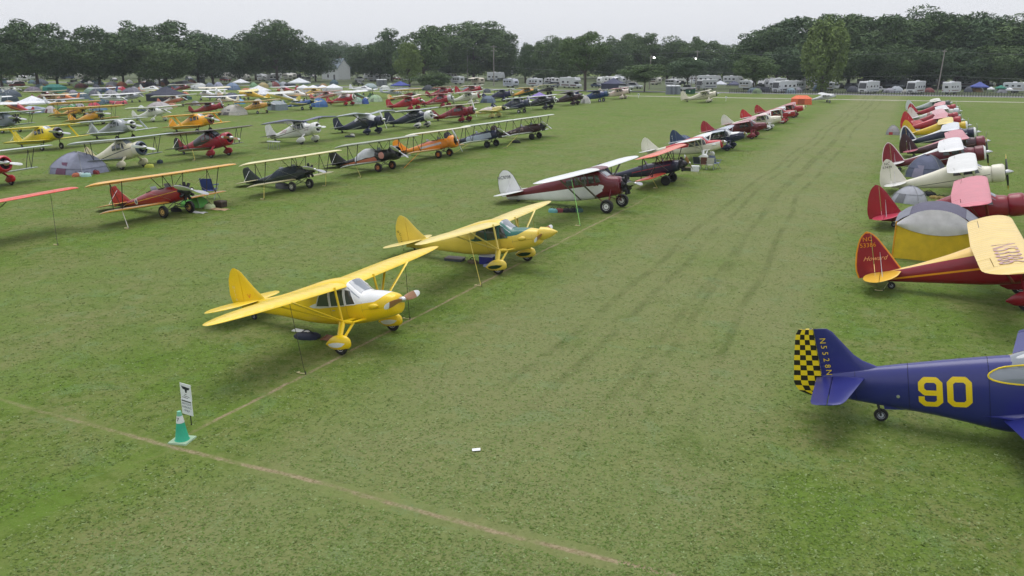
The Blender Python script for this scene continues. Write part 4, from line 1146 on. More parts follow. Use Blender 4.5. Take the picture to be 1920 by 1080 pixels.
sp['text'] = stack_text('N1948', -5.76, 2.35, .19, lin(230, 200, 190), .04)
aircraft('cabin_monoplane', 'red airplane with pinkish wing, last of the middle row', spot(1490, 220), sp, G_M)

# --- right row
aircraft('fighter_plane', 'dark blue racing fighter with yellow number 90 and checkered rudder', (5.75, 22.3), mustang(), G_R, rz=radians(1.0))
OY = lin(236, 150, 34)
def R_(y): return (4.8, y)
sp = howard(lin(140, 18, 40), lin(238, 206, 118), [(line(1.73, .075, .04, -5.2, 1.0), OY), (lambda x, y, z: min(z - (1.78 + .15 * (x + 4.0)), -.7 - x), lin(240, 200, 110))], stab=lin(238, 190, 60), edge=OY, fin=lin(146, 18, 44))
sp['text'] = [dict(on='fin', t='NC', x=-5.3, z=3.12, size=.25, c=OY, y=.075), dict(on='fin', t='53386', x=-5.3, z=2.87, size=.25, c=OY, y=.08), dict(on='fin', t='Howard', x=-5.1, z=2.3, size=.27, c=lin(238, 170, 120), shear=.5, y=.085),
              dict(on='wing', t='N53386', x=-.62, y=-2.7, size=1.15, c=lin(190, 150, 150), w=sp['wings'][0])]
aircraft('cabin_monoplane', 'red airplane with yellow wings and NC 53386 on its tail', (4.80, 36.4), sp, G_R, rz=radians(0.0), scale=1.00)
sp = howard(lin(136, 16, 38), lin(212, 104, 122), [], edge=lin(150, 20, 40), fin=lin(160, 20, 44), spin=None, stab=lin(196, 60, 86))  # pink wing colour paints the sky's reflection on red
aircraft('cabin_monoplane', 'red airplane with plain red tail behind the large grey and yellow tent', (4.56, 50.4), sp, G_R, rz=radians(-2.5), scale=1.00)
sp = howard(CREAM, lin(232, 232, 230), [(line(1.5, .06, .018, -5, 1), BLACK)], fin=lin(226, 222, 208), edge=lin(226, 222, 208), ang=0, prop='black', ringc=BLACK, ring=-.0)
sp['text'] = [dict(on='fin', t='NC', x=-5.3, z=3.1, size=.24, c=lin(90, 84, 84), y=.075), dict(on='fin', t='67479', x=-5.3, z=2.85, size=.24, c=lin(90, 84, 84), y=.08)]
aircraft('cabin_monoplane', 'cream airplane with NC 67479 on its tail and thin black side line', (4.71, 64.0), sp, G_R, rz=radians(-2.2), scale=1.00)
sp = howard(MAROON, lin(238, 238, 240), [(line(1.52, .06, .025, -5, 1), WHITE), (lambda x, y, z: min(z - (1.8 + .16 * (x + 4.0)), -.9 - x), WHITE)], edge=lin(236, 214, 220), fin=lin(128, 16, 40), ang=5, prop='black', ring=.12, ringc=WHITE)
aircraft('cabin_monoplane', 'maroon airplane with white wings and white edged maroon tail', (4.41, 77.2), sp, G_R, rz=radians(-1.0), scale=1.00)
sp = howard(DMAR, lin(206, 120, 134), [(line(1.4, .05, .02, -5, 1), lin(150, 110, 120)), (lambda x, y, z: min(z - (1.8 + .16 * (x + 4.0)), -.9 - x), lin(190, 110, 124))], fin=lin(58, 24, 32), cowl=lin(120, 40, 56))  # wings carry sky sheen in their pinkish colour
aircraft('cabin_monoplane', 'very dark maroon airplane with pinkish wings and dark tail', (5.18, 88.8), sp, G_R, rz=radians(1.0), scale=0.94)
sp = howard(NAVY, lin(224, 228, 236), [(line(1.52, .08, .04, -5, 1), WHITE), (lambda x, y, z: min(z - (1.8 + .16 * (x + 4.0)), -.7 - x), WHITE)], fin=NAVY, edge=WHITE, stab=WHITE, ring=.2, ringc=WHITE)
sp['fin']['border'] = .14
aircraft('cabin_monoplane', 'navy airplane with white trim and white edged navy tail', (5.04, 99.5), sp, G_R, rz=radians(-1.9), scale=0.94)
sp = howard(lin(216, 180, 16), lin(240, 216, 120), [(line(1.5, .07, .02), lin(240, 214, 100))], ring=.2, ringc=WHITE)
aircraft('cabin_monoplane', 'yellow airplane with pale yellow wings in the right row', (4.83, 110.2), sp, G_R, rz=radians(-1.6), scale=0.90)
sp = howard(RED, lin(218, 140, 150), [(lambda x, y, z: min(z - (1.8 + .16 * (x + 4.0)), -.9 - x), lin(226, 120, 130))], fin=RED2)  # reflected sky is put into the pink of the wing
aircraft('cabin_monoplane', 'red airplane just beyond the yellow one in the right row', (4.51, 119.5), sp, G_R, rz=radians(-2.5), scale=0.90)
sp = howard(lin(150, 14, 36), lin(224, 164, 172), [], fin=lin(186, 24, 40))  # pale pink of the wings is sky sheen laid into the colour
aircraft('cabin_monoplane', 'crimson airplane with pale pink wings beyond the grey covered fuselage', (4.54, 128.5), sp, G_R, rz=radians(1.6), scale=0.90)
sp = howard(lin(206, 206, 200), lin(236, 232, 236), [(lambda x, y, z: min(x + 2.9, -2.4 - x), lin(170, 120, 120))], fin=lin(226, 214, 208), cowl=lin(196, 202, 210))
aircraft('cabin_monoplane', 'silver white airplane with white tail near the far end of the right row', (5.10, 139.5), sp, G_R, rz=radians(1.0), scale=0.90)
sp = howard(lin(160, 16, 40), lin(226, 150, 158), [], fin=lin(176, 20, 42))  # red wings toned pink to paint in reflected sky
aircraft('cabin_monoplane', 'red airplane next to the silver grey one at the far end', (5.07, 151.0), sp, G_R, rz=radians(-2.0), scale=0.90)
sp = howard(lin(176, 184, 186), lin(228, 226, 214), [(lambda x, y, z: min(1.45 - z, x + 4.2, .4 - x), lin(96, 104, 106))], fin=lin(206, 214, 214), cowl=lin(60, 66, 66), strut=lin(180, 186, 186))
sp['text'] = [dict(on='wing', t='218728', x=-.7, y=-3.2, size=.95, c=BLACK, w=sp['wings'][0])]
aircraft('cabin_monoplane', 'silver grey airplane with numbered cream wing, last of the right row', (4.63, 164.0), sp, G_R, rz=radians(0.1), scale=0.90)

# --- second row: biplanes
sp = highwing(lin(214, 70, 40), lin(216, 64, 34), [], c=2.0, ct=1.9, span=14.0, tip=1.0, strut=BLACK, ang=0)
aircraft('cabin_monoplane', 'orange-red winged airplane cut off by the left edge', (-40.9, 24.2), sp, G_2, scale=1.0)
sp = biplane(lin(150, 18, 34), lin(226, 168, 66), [(line(1.38, .03, .012, -4.5, 1.2), YEL)], rim=lin(222, 184, 110), fin=RED, stab=lin(206, 150, 50), ang=72, n=9)
def seal(root, mw, fus):
    for i, (c, r) in enumerate(((lin(226, 220, 204), .2), (lin(90, 90, 110), .12))):
        vs = [(-2.75, -(fus.side(-2.75, 1.32) + .016 + .004 * i), 1.32)] + [(-2.75 + r * .8 * cos(a), -(fus.side(-2.75 + r * .8 * cos(a), 1.32 + r * sin(a)) + .016 + .004 * i), 1.32 + r * sin(a) - .0) for a in [2 * pi * j / 14 for j in range(14)]]
        MB().add(vs, [(0, 1 + j, 1 + (j + 1) % 14) for j in range(14)]).build('emblem', mat('emblem_paint', c, .5), root, mw, smooth=0)
    MB().box((-1.5, -(fus.side(-1.5, 1.33) + .012), 1.33), (.34, .012, .07)).build('name_plate', mat('gold_lettering', lin(210, 150, 60), .5), root, mw)
sp['extra'] = [seal]
aircraft('biplane', 'red biplane with long yellow wings and black radial engine', spot(333, 404), sp, G_2, rz=radians(-3))
sp = biplane(lin(28, 38, 46), lin(232, 222, 168), [(line(1.3, .02, .012, -3.5, .6), lin(120, 130, 140)), (line(1.36, .02, .01, -3.5, .6), lin(120, 130, 140))], rim=lin(220, 220, 210), fin=lin(30, 40, 46), stab=lin(224, 214, 170), ang=75)
def cover(x0, x1, hw, col, up=.25, name='canvas_cover'):
    def f(root, mw, fus):
        rings = []
        for i in range(9):
            t = i / 8; x = x0 + (x1 - x0) * t; k = sin(pi * t) ** .6
            rings.append([(x, (hw + .06) * cos(b) * (1 if sin(b) > .1 else 1.02), fus.top(x, 0) - .42 + (.47 + up * k) * sin(b) + .02 * sin(7 * x + 3 * b)) for b in [pi * j / 12 for j in range(13)]])
        MB().loft(rings, 0, (False, False), False).build(name, mat('cover_canvas', col, .8, var=.15, bump=.3, bscale=6), root, mw)
    return f
sp['extra'] = [cover(.55, -2.1, .45, lin(40, 52, 66), .12)]
aircraft('biplane', 'dark slate biplane with cream wings and covered cockpits', spot(565, 356), sp, G_2, rz=radians(-3), scale=.94)
sp = biplane(lin(24, 22, 26), lin(150, 158, 140), [(lambda x, y, z: min((1.3 + .02 * x) - z, -.1 - x), lin(214, 120, 96)), (lambda x, y, z: .3 - sqrt((x - .45) ** 2 + (z - 1.3) ** 2), lin(220, 150, 140))], rim=lin(226, 140, 96), fin=lin(26, 24, 28), stab=BLACK, eng='cowl', R=.58, ang=62)
sp['extra'] = [cover(-.2, -2.4, .42, lin(198, 200, 206), .3)]
aircraft('biplane', 'black and salmon biplane with grey canvas over its cockpits', spot(723, 320), sp, G_2, rz=radians(-3))
sp = biplane(lin(232, 140, 40), lin(226, 222, 200), [(line(1.36, .04, .1, -2.2, .55), lin(206, 202, 216)), (lambda x, y, z: min(z - 1.55, -.2 - x, x + 2.6), lin(214, 116, 84))], rim=lin(224, 124, 40), eng='cowl', R=.6, ang=25, stab=ORANGE, low=lin(240, 190, 120), fin=lin(240, 158, 30))
aircraft('biplane', 'orange biplane with white propeller and orange wheel discs', spot(833, 295), sp, G_2, rz=radians(-3))
sp = biplane(NAVY2, lin(206, 214, 202), [(lambda x, y, z: min((1.55) - z, z - 1.0, .7 - x, x + 2.6), lin(172, 184, 204))], fin=lin(60, 56, 72), stab=SILVER, ang=70, rim=lin(60, 66, 84))
aircraft('biplane', 'navy biplane with silver side panel in the second row', spot(922, 276), sp, G_2, rz=radians(-3))
sp = biplane(lin(60, 30, 38), lin(206, 212, 200), [(fore(9), WHITE)], fin=lin(62, 34, 40), stab=DMAR, ang=68, rim=BLACK)
sp['text'] = [dict(on='fus', t='73', x=-1.05, z=1.4, size=.42, c=lin(196, 170, 160)), dict(on='fus', t='NR764H', x=-2.3, z=1.34, size=.24, c=lin(214, 200, 196))]
aircraft('biplane', 'dark maroon biplane with number 73, last of the biplane row', spot(1004, 261), sp, G_2, rz=radians(-3))

# --- third row
sp = waco(lin(176, 18, 42), lin(196, 206, 206), [], gear=lin(180, 22, 42), pant=lin(196, 24, 36), ang=80, prop='white', cowl=lin(190, 22, 50))
aircraft('cabin_biplane', 'red cabin biplane with silver wings at the left edge', (-60.2, 38.6), sp, G_3)
sp = waco(lin(222, 216, 190), lin(176, 186, 190), [(line(1.6, .08, .03, -5, 1.1), lin(60, 66, 80))], ring=.18, ringc=lin(60, 74, 100), cowl=lin(226, 222, 204), ang=78, prop='white', low=lin(120, 126, 136), fin=lin(222, 208, 164))
aircraft('cabin_biplane', 'cream cabin biplane with navy cowl ring beside a lilac tent', spot(250, 316), sp, G_3)
sp = waco(lin(156, 18, 44), lin(64, 38, 42), [(lambda x, y, z: min(z - (1.7 + .12 * x + .1 * sin(x * 1.2)), x + 2.6), lin(30, 20, 26)), (lambda x, y, z: .03 - abs(z - (1.7 + .12 * x + .1 * sin(x * 1.2))), lin(214, 170, 180))], low=lin(60, 50, 48), fin=lin(140, 20, 40), gear=lin(180, 24, 44), ang=80, prop='wood', cowl=lin(160, 20, 44), bumps=True)
sp['fin'].update(rud=BLACK); sp['stab']['col'] = BLACK
aircraft('cabin_biplane', 'crimson and black cabin biplane with dark wings', spot(413, 294), sp, G_3)
sp = reliant(lin(226, 226, 224), lin(62, 68, 110), [(line(1.66, .06, .03, -5.2, 1.2), lin(60, 40, 60))], ringc=WHITE, stab=lin(50, 50, 60), ang=88, prop='white', bumps=True)
sp['text'] = [dict(on='fus', t='Lady', x=-2.9, z=1.86, size=.62, c=lin(160, 60, 90), shear=.4), dict(on='fus', t='Lady', x=.55, z=1.5, size=.3, c=lin(110, 70, 90), shear=.4)]
aircraft('gull_wing_monoplane', 'white gull-wing airplane with dark blue wings and red script', spot(579, 269), sp, G_3)
sp = reliant(NAVY, lin(150, 160, 168), [(line(1.3, .06, .05, -5, -1), SILVER)], strut=BLACK, ang=20, gear=NAVY2, prop='white')
sp['extra'] = [cover(1.0, -1.9, .62, lin(214, 216, 220), .12)]
aircraft('gull_wing_monoplane', 'navy gull-wing airplane with white canvas over nose and cabin', spot(700, 252), sp, G_3)
sp = howard(NAVY, lin(170, 176, 180), [(line(1.4, .12, .04, -5, 1.2), SILVER), (fore(.55, .2), WHITE)], cowl=WHITE, gear=BLACK, pant=lin(230, 230, 226), spin=None, ang=80, prop='white')
aircraft('cabin_monoplane', 'navy airplane with white nose ring and white wheel fairings', spot(793, 240), sp, G_3)
sp = waco(lin(136, 20, 40), lin(204, 196, 180), [], fin=lin(130, 20, 36), low=lin(190, 190, 176), cowl=lin(120, 22, 40), ang=12, prop='white')
aircraft('cabin_biplane', 'wine red cabin biplane with pale wings in the third row', spot(873, 229), sp, G_3)
sp = lowwing(lin(228, 214, 140), lin(226, 212, 130), [(line(1.4, .08, .025, -4, 1.4), lin(120, 60, 50))], open=True, pants=True, ang=80, fin=lin(228, 220, 170))
sp['extra'] = [cover(-.1, -2.4, .4, lin(216, 206, 206), .1)]
aircraft('sport_plane', 'pale yellow low-wing airplane with canvas over its cockpits', spot(929, 221), sp, G_3)
sp = waco(NAVY2, lin(214, 220, 224), [(line(1.5, .06, .03, -5, 1), SILVER)], low=lin(206, 210, 216), gearkind='vee', ang=10, cowl=lin(44, 52, 80))
aircraft('cabin_biplane', 'navy cabin biplane with white wings in the third row', spot(978, 212), sp, G_3)
sp = howard(lin(30, 30, 44), lin(222, 224, 230), [(line(1.4, .08, .03, -5, 1), SILVER)], gear=lin(44, 52, 76), ring=.1, ringc=WHITE, ang=80)
aircraft('cabin_monoplane', 'black airplane with white wing in front of the purple canopy', spot(1028, 205), sp, G_3)
sp = reliant(lin(52, 28, 40), lin(60, 40, 54), [(line(1.5, .08, .03, -5, 1), lin(120, 90, 100))], gear=lin(60, 30, 44), ang=80)
aircraft('gull_wing_monoplane', 'dark plum airplane with dark wings beside a white tent', spot(1079, 197), sp, G_3)
sp = howard(lin(36, 62, 120), lin(40, 44, 76), [(fore(9), WHITE)], gear=lin(40, 60, 110), cowl=lin(30, 70, 110))
sp['gear'].update(kind='spring', r=.36); sp['text'] = [dict(on='fus', t='N478', x=-1.2, z=1.95, size=.34, c=WHITE)]
aircraft('cabin_monoplane', 'medium blue airplane near the far end of the third row', spot(1128, 191), sp, G_3)
sp = howard(lin(222, 206, 196), lin(222, 170, 176), [(line(1.9, .05, .03, -5, 1), lin(170, 50, 60))], gear=lin(226, 214, 196), ring=.1, ringc=BLACK)
aircraft('cabin_monoplane', 'cream and pink airplane, last of the third row', spot(1169, 185.5), sp, G_3)
sp = howard(lin(222, 216, 196), lin(196, 190, 170), [(line(1.62, .1, .03, -5, 1.2), BLACK)], gear=lin(216, 212, 196), ang=70, ring=.1, ringc=BLACK)
aircraft('cabin_monoplane', 'lone cream airplane near the gravel path', spot(1330, 192), sp, G_3, rz=radians(4))
sp = highwing(lin(206, 210, 214), lin(230, 232, 234), [(line(1.4, .02, .04), NAVY)], tri=False, ang=40)
aircraft('light_airplane', 'white high-wing airplane beside the orange tent', spot(1553, 192), sp, G_3, rz=radians(20), scale=.85)

# --- fourth row
sp = stagger(lin(226, 204, 30), (), wing=lin(224, 204, 40), cowl=lin(226, 204, 30), ring=.18, ringc=lin(50, 44, 60), ang=80, prop='metal')
aircraft('cabin_biplane', 'lemon yellow cabin biplane at the left edge of the field', spot(98, 281), sp, G_4)
sp = stagger(lin(150, 156, 160), (), wing=lin(196, 204, 206), ring=.22, ringc=lin(226, 228, 230), fin=lin(150, 156, 160), ang=80, stab=lin(70, 80, 80))
aircraft('cabin_biplane', 'silver cabin biplane with white cowl ring', spot(236, 264), sp, G_4)
sp = stagger(lin(236, 172, 24), (), wing=lin(232, 176, 44), ring=.12, ringc=lin(120, 40, 50), ang=78)
aircraft('cabin_biplane', 'golden yellow cabin biplane with maroon cowl ring', spot(383, 250), sp, G_4)
sp = reliant(lin(178, 24, 48), lin(216, 206, 186), [], gear=lin(170, 26, 48), ang=78)
aircraft('gull_wing_monoplane', 'bright red gull-wing airplane with ivory wings in the fourth row', spot(777, 207), sp, G_4)
sp = waco(lin(170, 30, 56), lin(196, 120, 124), [(line(1.7, .08, .04, -5, 1), lin(224, 170, 180))], gear=MAROON, low=lin(206, 180, 178), cowl=lin(204, 204, 210), span=8.2)
aircraft('cabin_biplane', 'red biplane with pink side stripe and grey cowl', spot(836, 201), sp, G_4)
sp = howard(lin(222, 222, 210), lin(214, 214, 212), [(line(1.55, .08, .025, -5, 1), lin(110, 50, 60))], ring=.2, ringc=lin(150, 24, 60), ang=60)
aircraft('cabin_monoplane', 'white airplane with red cowl ring in the fourth row', spot(888, 195), sp, G_4)
sp = waco(lin(34, 36, 84), lin(214, 218, 226), [(line(1.6, .05, .02, -4, 1), lin(110, 60, 80))], gear=lin(40, 44, 90), low=lin(40, 44, 96), ring=.1, ringc=lin(200, 196, 170))
aircraft('cabin_biplane', 'deep blue cabin airplane with pale wing in the fourth row', spot(949, 190), sp, G_4)
sp = howard(lin(44, 74, 46), lin(206, 184, 110), [(above(1.6, .06), lin(226, 160, 56))], fin=lin(120, 110, 40))
aircraft('cabin_monoplane', 'green airplane with orange upper fuselage in the fourth row', spot(997, 184), sp, G_4)
sp = biplane(lin(30, 28, 34), lin(186, 184, 160), [], ang=80)
aircraft('biplane', 'black biplane behind the purple canopy', spot(1030, 177.5), sp, G_4)
sp = biplane(lin(150, 40, 50), lin(222, 190, 110), [(line(1.3, 0, .06), NAVY)], rud=lin(232, 214, 170), fin=lin(232, 160, 50), stab=lin(224, 180, 80))
aircraft('biplane', 'biplane with amber fin and yellow upper wing behind the bright red airplane', spot(770, 190), sp, G_4)
sp = waco(lin(160, 22, 44), lin(150, 44, 54), [(line(1.7, .05, .03), WHITE)], low=lin(210, 120, 130))
aircraft('cabin_biplane', 'red biplane with red wings left of the round tree', spot(838, 184), sp, G_4)
sp = howard(lin(176, 30, 50), lin(220, 214, 206), [(line(1.6, .05, .05), lin(230, 220, 214))])
aircraft('cabin_monoplane', 'red airplane with white wing far back in the fourth row', spot(893, 179), sp, G_4)

# --- fifth row and the camp
sp = waco(lin(126, 134, 146), lin(176, 188, 194), [(line(1.35, .03, .12, -4, -1), lin(196, 200, 206))], gearkind='vee', ang=80)
sp['engine'].update(kind='radial', x=1.7, R=.62)
aircraft('cabin_biplane', 'grey biplane with bare radial at the far left', spot(22, 249), sp, G_5)
sp = biplane(lin(232, 172, 34), lin(226, 172, 50), [], ang=85, n=9, R=.6, stab=YEL, rim=YEL)
aircraft('biplane', 'orange-yellow biplane with bare radial engine near the tents', spot(183, 234), sp, G_5)
sp = highwing(lin(226, 228, 222), lin(222, 226, 214), [], pants=True, ang=70, span=10.2)
aircraft('light_airplane', 'plain white high-wing airplane with wheel fairings', spot(299, 228), sp, G_5)
sp = highwing(lin(150, 22, 40), lin(78, 44, 36), [], eng='cowl', ang=20, span=10.4)
aircraft('light_airplane', 'dark red high-wing airplane with brown wings', spot(402, 217), sp, G_5)
sp = highwing(lin(218, 164, 78), lin(206, 168, 96), [(line(1.35, 0, .05, -2, .5), lin(120, 80, 30))], eng='radial', ang=80, span=11)
aircraft('light_airplane', 'tan yellow high-wing airplane beside a grey tent', spot(492, 213), sp, G_5)
sp = lowwing(lin(50, 84, 150), lin(196, 186, 110), [(line(1.3, .03, .1, -3.2, -2.4), WHITE)], open=True, ang=80, rud=WHITE, stab=lin(190, 184, 120))
aircraft('sport_plane', 'blue open-cockpit low-wing airplane with yellow wings', spot(575, 206), sp, G_5)
sp = waco(lin(184, 28, 44), lin(206, 190, 180), [], gear=lin(150, 24, 36), ring=.2, ringc=lin(226, 224, 220), low=lin(220, 204, 190))
sp['extra'] = [cover(1.0, -1.9, .62, lin(226, 206, 208), .1)]
aircraft('cabin_biplane', 'red cabin biplane with pinkish canvas over its cabin', spot(655, 198), sp, G_5, scale=.95)
sp = lowwing(lin(232, 234, 236), lin(224, 226, 230), [(line(1.2, .02, .04), lin(60, 70, 90))], tri=True)
aircraft('touring_plane', 'white low-wing touring airplane beside the white marquee', spot(688, 178), sp, G_5)
sp = lowwing(lin(228, 226, 222), lin(222, 168, 70), [(line(1.25, .02, .05), lin(210, 140, 50))], tri=True, fin=lin(226, 226, 226))
aircraft('touring_plane', 'white low-wing airplane with orange wing before orange tents', spot(563, 189), sp, G_5)
sp = lowwing(lin(232, 234, 232), lin(230, 232, 234), [(line(1.2, .02, .14), lin(214, 206, 60))], tri=True, fin=lin(232, 232, 232))
aircraft('touring_plane', 'white low-wing airplane with yellow lower side beside a navy canopy', spot(292, 178), sp, G_5)
sp = highwing(lin(226, 228, 232), lin(236, 238, 240), [(line(1.4, .02, .05), lin(60, 64, 90))], tri=True, swept=True, span=11)
aircraft('light_airplane', 'white high-wing airplane with swept fin in front of red tent', spot(222, 198), sp, G_5)
sp = highwing(lin(206, 214, 216), lin(236, 240, 240), [(line(1.4, .02, .04), lin(90, 110, 140))], tri=True, swept=True)
aircraft('light_airplane', 'pale grey high-wing airplane with upright fin at the left edge', spot(-30, 206), sp, G_5, rz=pi)
sp = highwing(lin(232, 232, 234), lin(234, 236, 236), [(line(1.4, .02, .04), lin(190, 60, 70))], tri=True, swept=True)
aircraft('light_airplane', 'white high-wing airplane tail on behind the navy canopy', spot(385, 188), sp, G_5, rz=radians(165))
sp = highwing(lin(206, 120, 100), lin(214, 216, 216), [(above(1.45, 0), lin(206, 200, 190))], span=11)
aircraft('light_airplane', 'beige and orange high-wing airplane beside grey domed tent', spot(335, 200), sp, G_5)
sp = highwing(lin(150, 40, 56), lin(226, 222, 224), [(line(1.3, .02, .1), lin(60, 50, 40))], span=10.6)
aircraft('light_airplane', 'maroon high-wing airplane with white wing in front of dark marquee', spot(350, 173), sp, G_5)
sp = highwing(lin(230, 186, 50), lin(236, 222, 130), [], span=10.8)
aircraft('light_airplane', 'yellow high-wing airplane with cream wing beside slate tent', spot(462, 187), sp, G_5, rz=radians(200))
sp = highwing(lin(214, 200, 96), lin(220, 222, 214), [(above(1.5, 0), lin(214, 216, 220))], span=10.4)
aircraft('light_airplane', 'pale yellow and grey high-wing airplane among white canopies', spot(520, 192), sp, G_5, rz=radians(190))
sp = highwing(lin(120, 40, 48), lin(206, 196, 176), [(line(1.3, .02, .08), lin(220, 206, 190))], span=10.4)
aircraft('light_airplane', 'brown-red high-wing airplane beside ochre tents', spot(92, 190), sp, G_5)
sp = biplane(lin(226, 176, 60), lin(214, 160, 60), [(line(1.3, 0, .08, -2, 1), lin(150, 70, 40))], span=9)
aircraft('biplane', 'second orange-yellow biplane half hidden behind the first', spot(150, 222), sp, G_5)
sp = highwing(lin(214, 130, 130), lin(206, 150, 140), [(line(1.4, .02, .1), WHITE)], span=10)
aircraft('light_airplane', 'salmon high-wing airplane in front of the white marquee', spot(620, 190), sp, G_5)

rc = random.Random(8)
CN = (('white', lin(226, 228, 230)), ('silver', lin(176, 182, 188)), ('red', lin(170, 30, 44)), ('cream', lin(224, 216, 190)), ('blue', lin(60, 84, 140)), ('yellow', lin(226, 186, 60)), ('orange', lin(216, 120, 60)), ('green', lin(70, 110, 80)))
for i, (u, v, b, w) in enumerate(((28, 214, 2, 0), (120, 208, 0, 1), (255, 192, 1, 0), (420, 200, 3, 0), (30, 178, 0, 0), (196, 180, 4, 0), (400, 178, 0, 3), (530, 178, 2, 0), (596, 181, 5, 5), (742, 184, 1, 1), (660, 187, 7, 0), (120, 196, 6, 3))):
    sp = highwing(CN[b][1], CN[w][1], [(line(1.35, .02, .05), CN[(b + 3) % 8][1])], tri=bool(i % 2), swept=bool(i % 3), span=rc.uniform(9.8, 11))
    aircraft('light_airplane', '%s light airplane with %s wing in the camp, near %s' % (CN[b][0], CN[w][0], ('the grey biplane', 'the green dome tent', 'the small navy tent', 'the cream tent', 'the left edge', 'the sage green dome', 'the blue and grey tent', 'the triangular tent', 'the marquee', 'the red gull-wing airplane', 'the white marquee end', 'the ochre tents')[i]), spot(u, v), sp, G_5, rz=radians(rc.choice((0, 5, -8, 180, 170))), scale=.92)
# ------------------------------------------------------------------ trees
BARK = mat('bark', lin(84, 76, 70), .95, var=.3, scale=3, bump=.5)
def leaf_mat(key, c0, c1, c2):
    m, nt, b = _new(key)
    a = nt.nodes.new('ShaderNodeAttribute'); a.attribute_name = 'tone'
    cr = nt.nodes.new('ShaderNodeValToRGB'); e = cr.color_ramp.elements
    e[0].color = (*c0, 1); e[1].color = (*c2, 1); q = e.new(.5); q.color = (*c1, 1)
    nt.links.new(a.outputs['Fac'], cr.inputs[0]); nt.links.new(cr.outputs[0], b.inputs['Base Color'])
    b.inputs['Roughness'].default_value = .7; b.inputs['Specular IOR Level'].default_value = .25
    return m
LEAF = {'dark': leaf_mat('dark_leaves', (.040, .076, .030), (.068, .120, .042), (.108, .172, .06)),
        'mid': leaf_mat('green_leaves', (.056, .10, .036), (.094, .155, .052), (.138, .206, .074)),
        'light': leaf_mat('light_leaves', (.10, .155, .04), (.155, .225, .06), (.21, .28, .09)),
        'blue': leaf_mat('bluish_leaves', (.052, .094, .046), (.08, .138, .062), (.118, .184, .084))}

def crown_mesh(seed, leafm, shape='oak', n_clump=56, per=165, size=.6):
    """Leaf-sized faces spread through many clumps; unit crown 1 wide, 1 tall, standing on z = 0."""
    r = np.random.default_rng(seed); W, H = 13.0, 13.0
    C = []
    while len(C) < n_clump:
        p = r.uniform(-1, 1, 3); q = np.linalg.norm(p)
        if q > 1 or q < .2: continue
        z = p[2]
        if shape == 'oak': k = 1.0 if z > -.4 else .85
        elif shape == 'tall': k = 1.0 - .35 * max(z, 0) - .2 * max(-z, 0)
        elif shape == 'willow': k = 1.0 - .45 * max(z, 0) ** 1.5
        else: k = 1.0
        C.append((p[0] * k * .82, p[1] * k * .82, z * .84, r.uniform(.13, .3) * (1.15 if shape != 'tall' else .95)))
    # a few towers that break the outline
    for _ in range(7):
        a = r.uniform(0, 2 * pi); d = r.uniform(.1, .75); C.append((d * cos(a), d * sin(a), r.uniform(.55, .98) * (1 - .35 * d), r.uniform(.1, .19)))
    V, T = [], []
    for cx, cy, cz, cr in C:
        n = int(per * (cr / .2) ** 1.6)
        d = r.normal(size=(n, 3)); d /= np.linalg.norm(d, axis=1)[:, None]
        rad = cr * r.uniform(.35, 1.0, n) ** .45
        sq = np.array([1.15, 1.15, .85]) if shape != 'willow' else np.array([.75, .75, 1.7])
        P = np.array([cx, cy, cz]) + d * rad[:, None] * sq
        nrm = d * .6 + r.normal(size=(n, 3)) * .7 + np.array([0, 0, .35]); nrm /= np.linalg.norm(nrm, axis=1)[:, None]
        t = np.cross(nrm, r.normal(size=(n, 3))); t /= np.linalg.norm(t, axis=1)[:, None] + 1e-9
        b = np.cross(nrm, t)
        s = size / W * 2 * r.uniform(.6, 1.25, n)[:, None]
        ln = .55 if shape != 'willow' else 1.0
        quad = np.stack([P - t * s * .5, P + b * s * .3 * ln, P + t * s * .6, P - b * s * .35 * ln], 1)
        V.append(quad); tone = np.clip(.5 + r.normal(0, .13) + r.normal(0, .16, n), 0, 1); T.append(np.repeat(tone, 4))
    V = np.concatenate(V).reshape(-1, 3); T = np.concatenate(T)
    V = (V * .5 + np.array([0, 0, .5])).astype(np.float32)
    n = len(V) // 4
    me = bpy.data.meshes.new('crown')
    me.vertices.add(n * 4); me.vertices.foreach_set('co', V.reshape(-1))
    me.loops.add(n * 4); me.loops.foreach_set('vertex_index', np.arange(n * 4, dtype=np.int32))
    me.polygons.add(n); me.polygons.foreach_set('loop_start', np.arange(0, n * 4, 4, dtype=np.int32))
    me.update()
    at = me.attributes.new('tone', 'FLOAT', 'POINT'); at.data.foreach_set('value', T.astype(np.float32))
    me.materials.append(leafm)
    return me, [c for c in C if c[2] < .5][:9]

CROWNS = {}
def crown(kind, leaf, var):
    k = (kind, leaf, var)
    if k not in CROWNS: CROWNS[k] = crown_mesh(100 + var * 7 + len(kind) * 3 + len(leaf), LEAF[leaf], kind)
    return CROWNS[k]

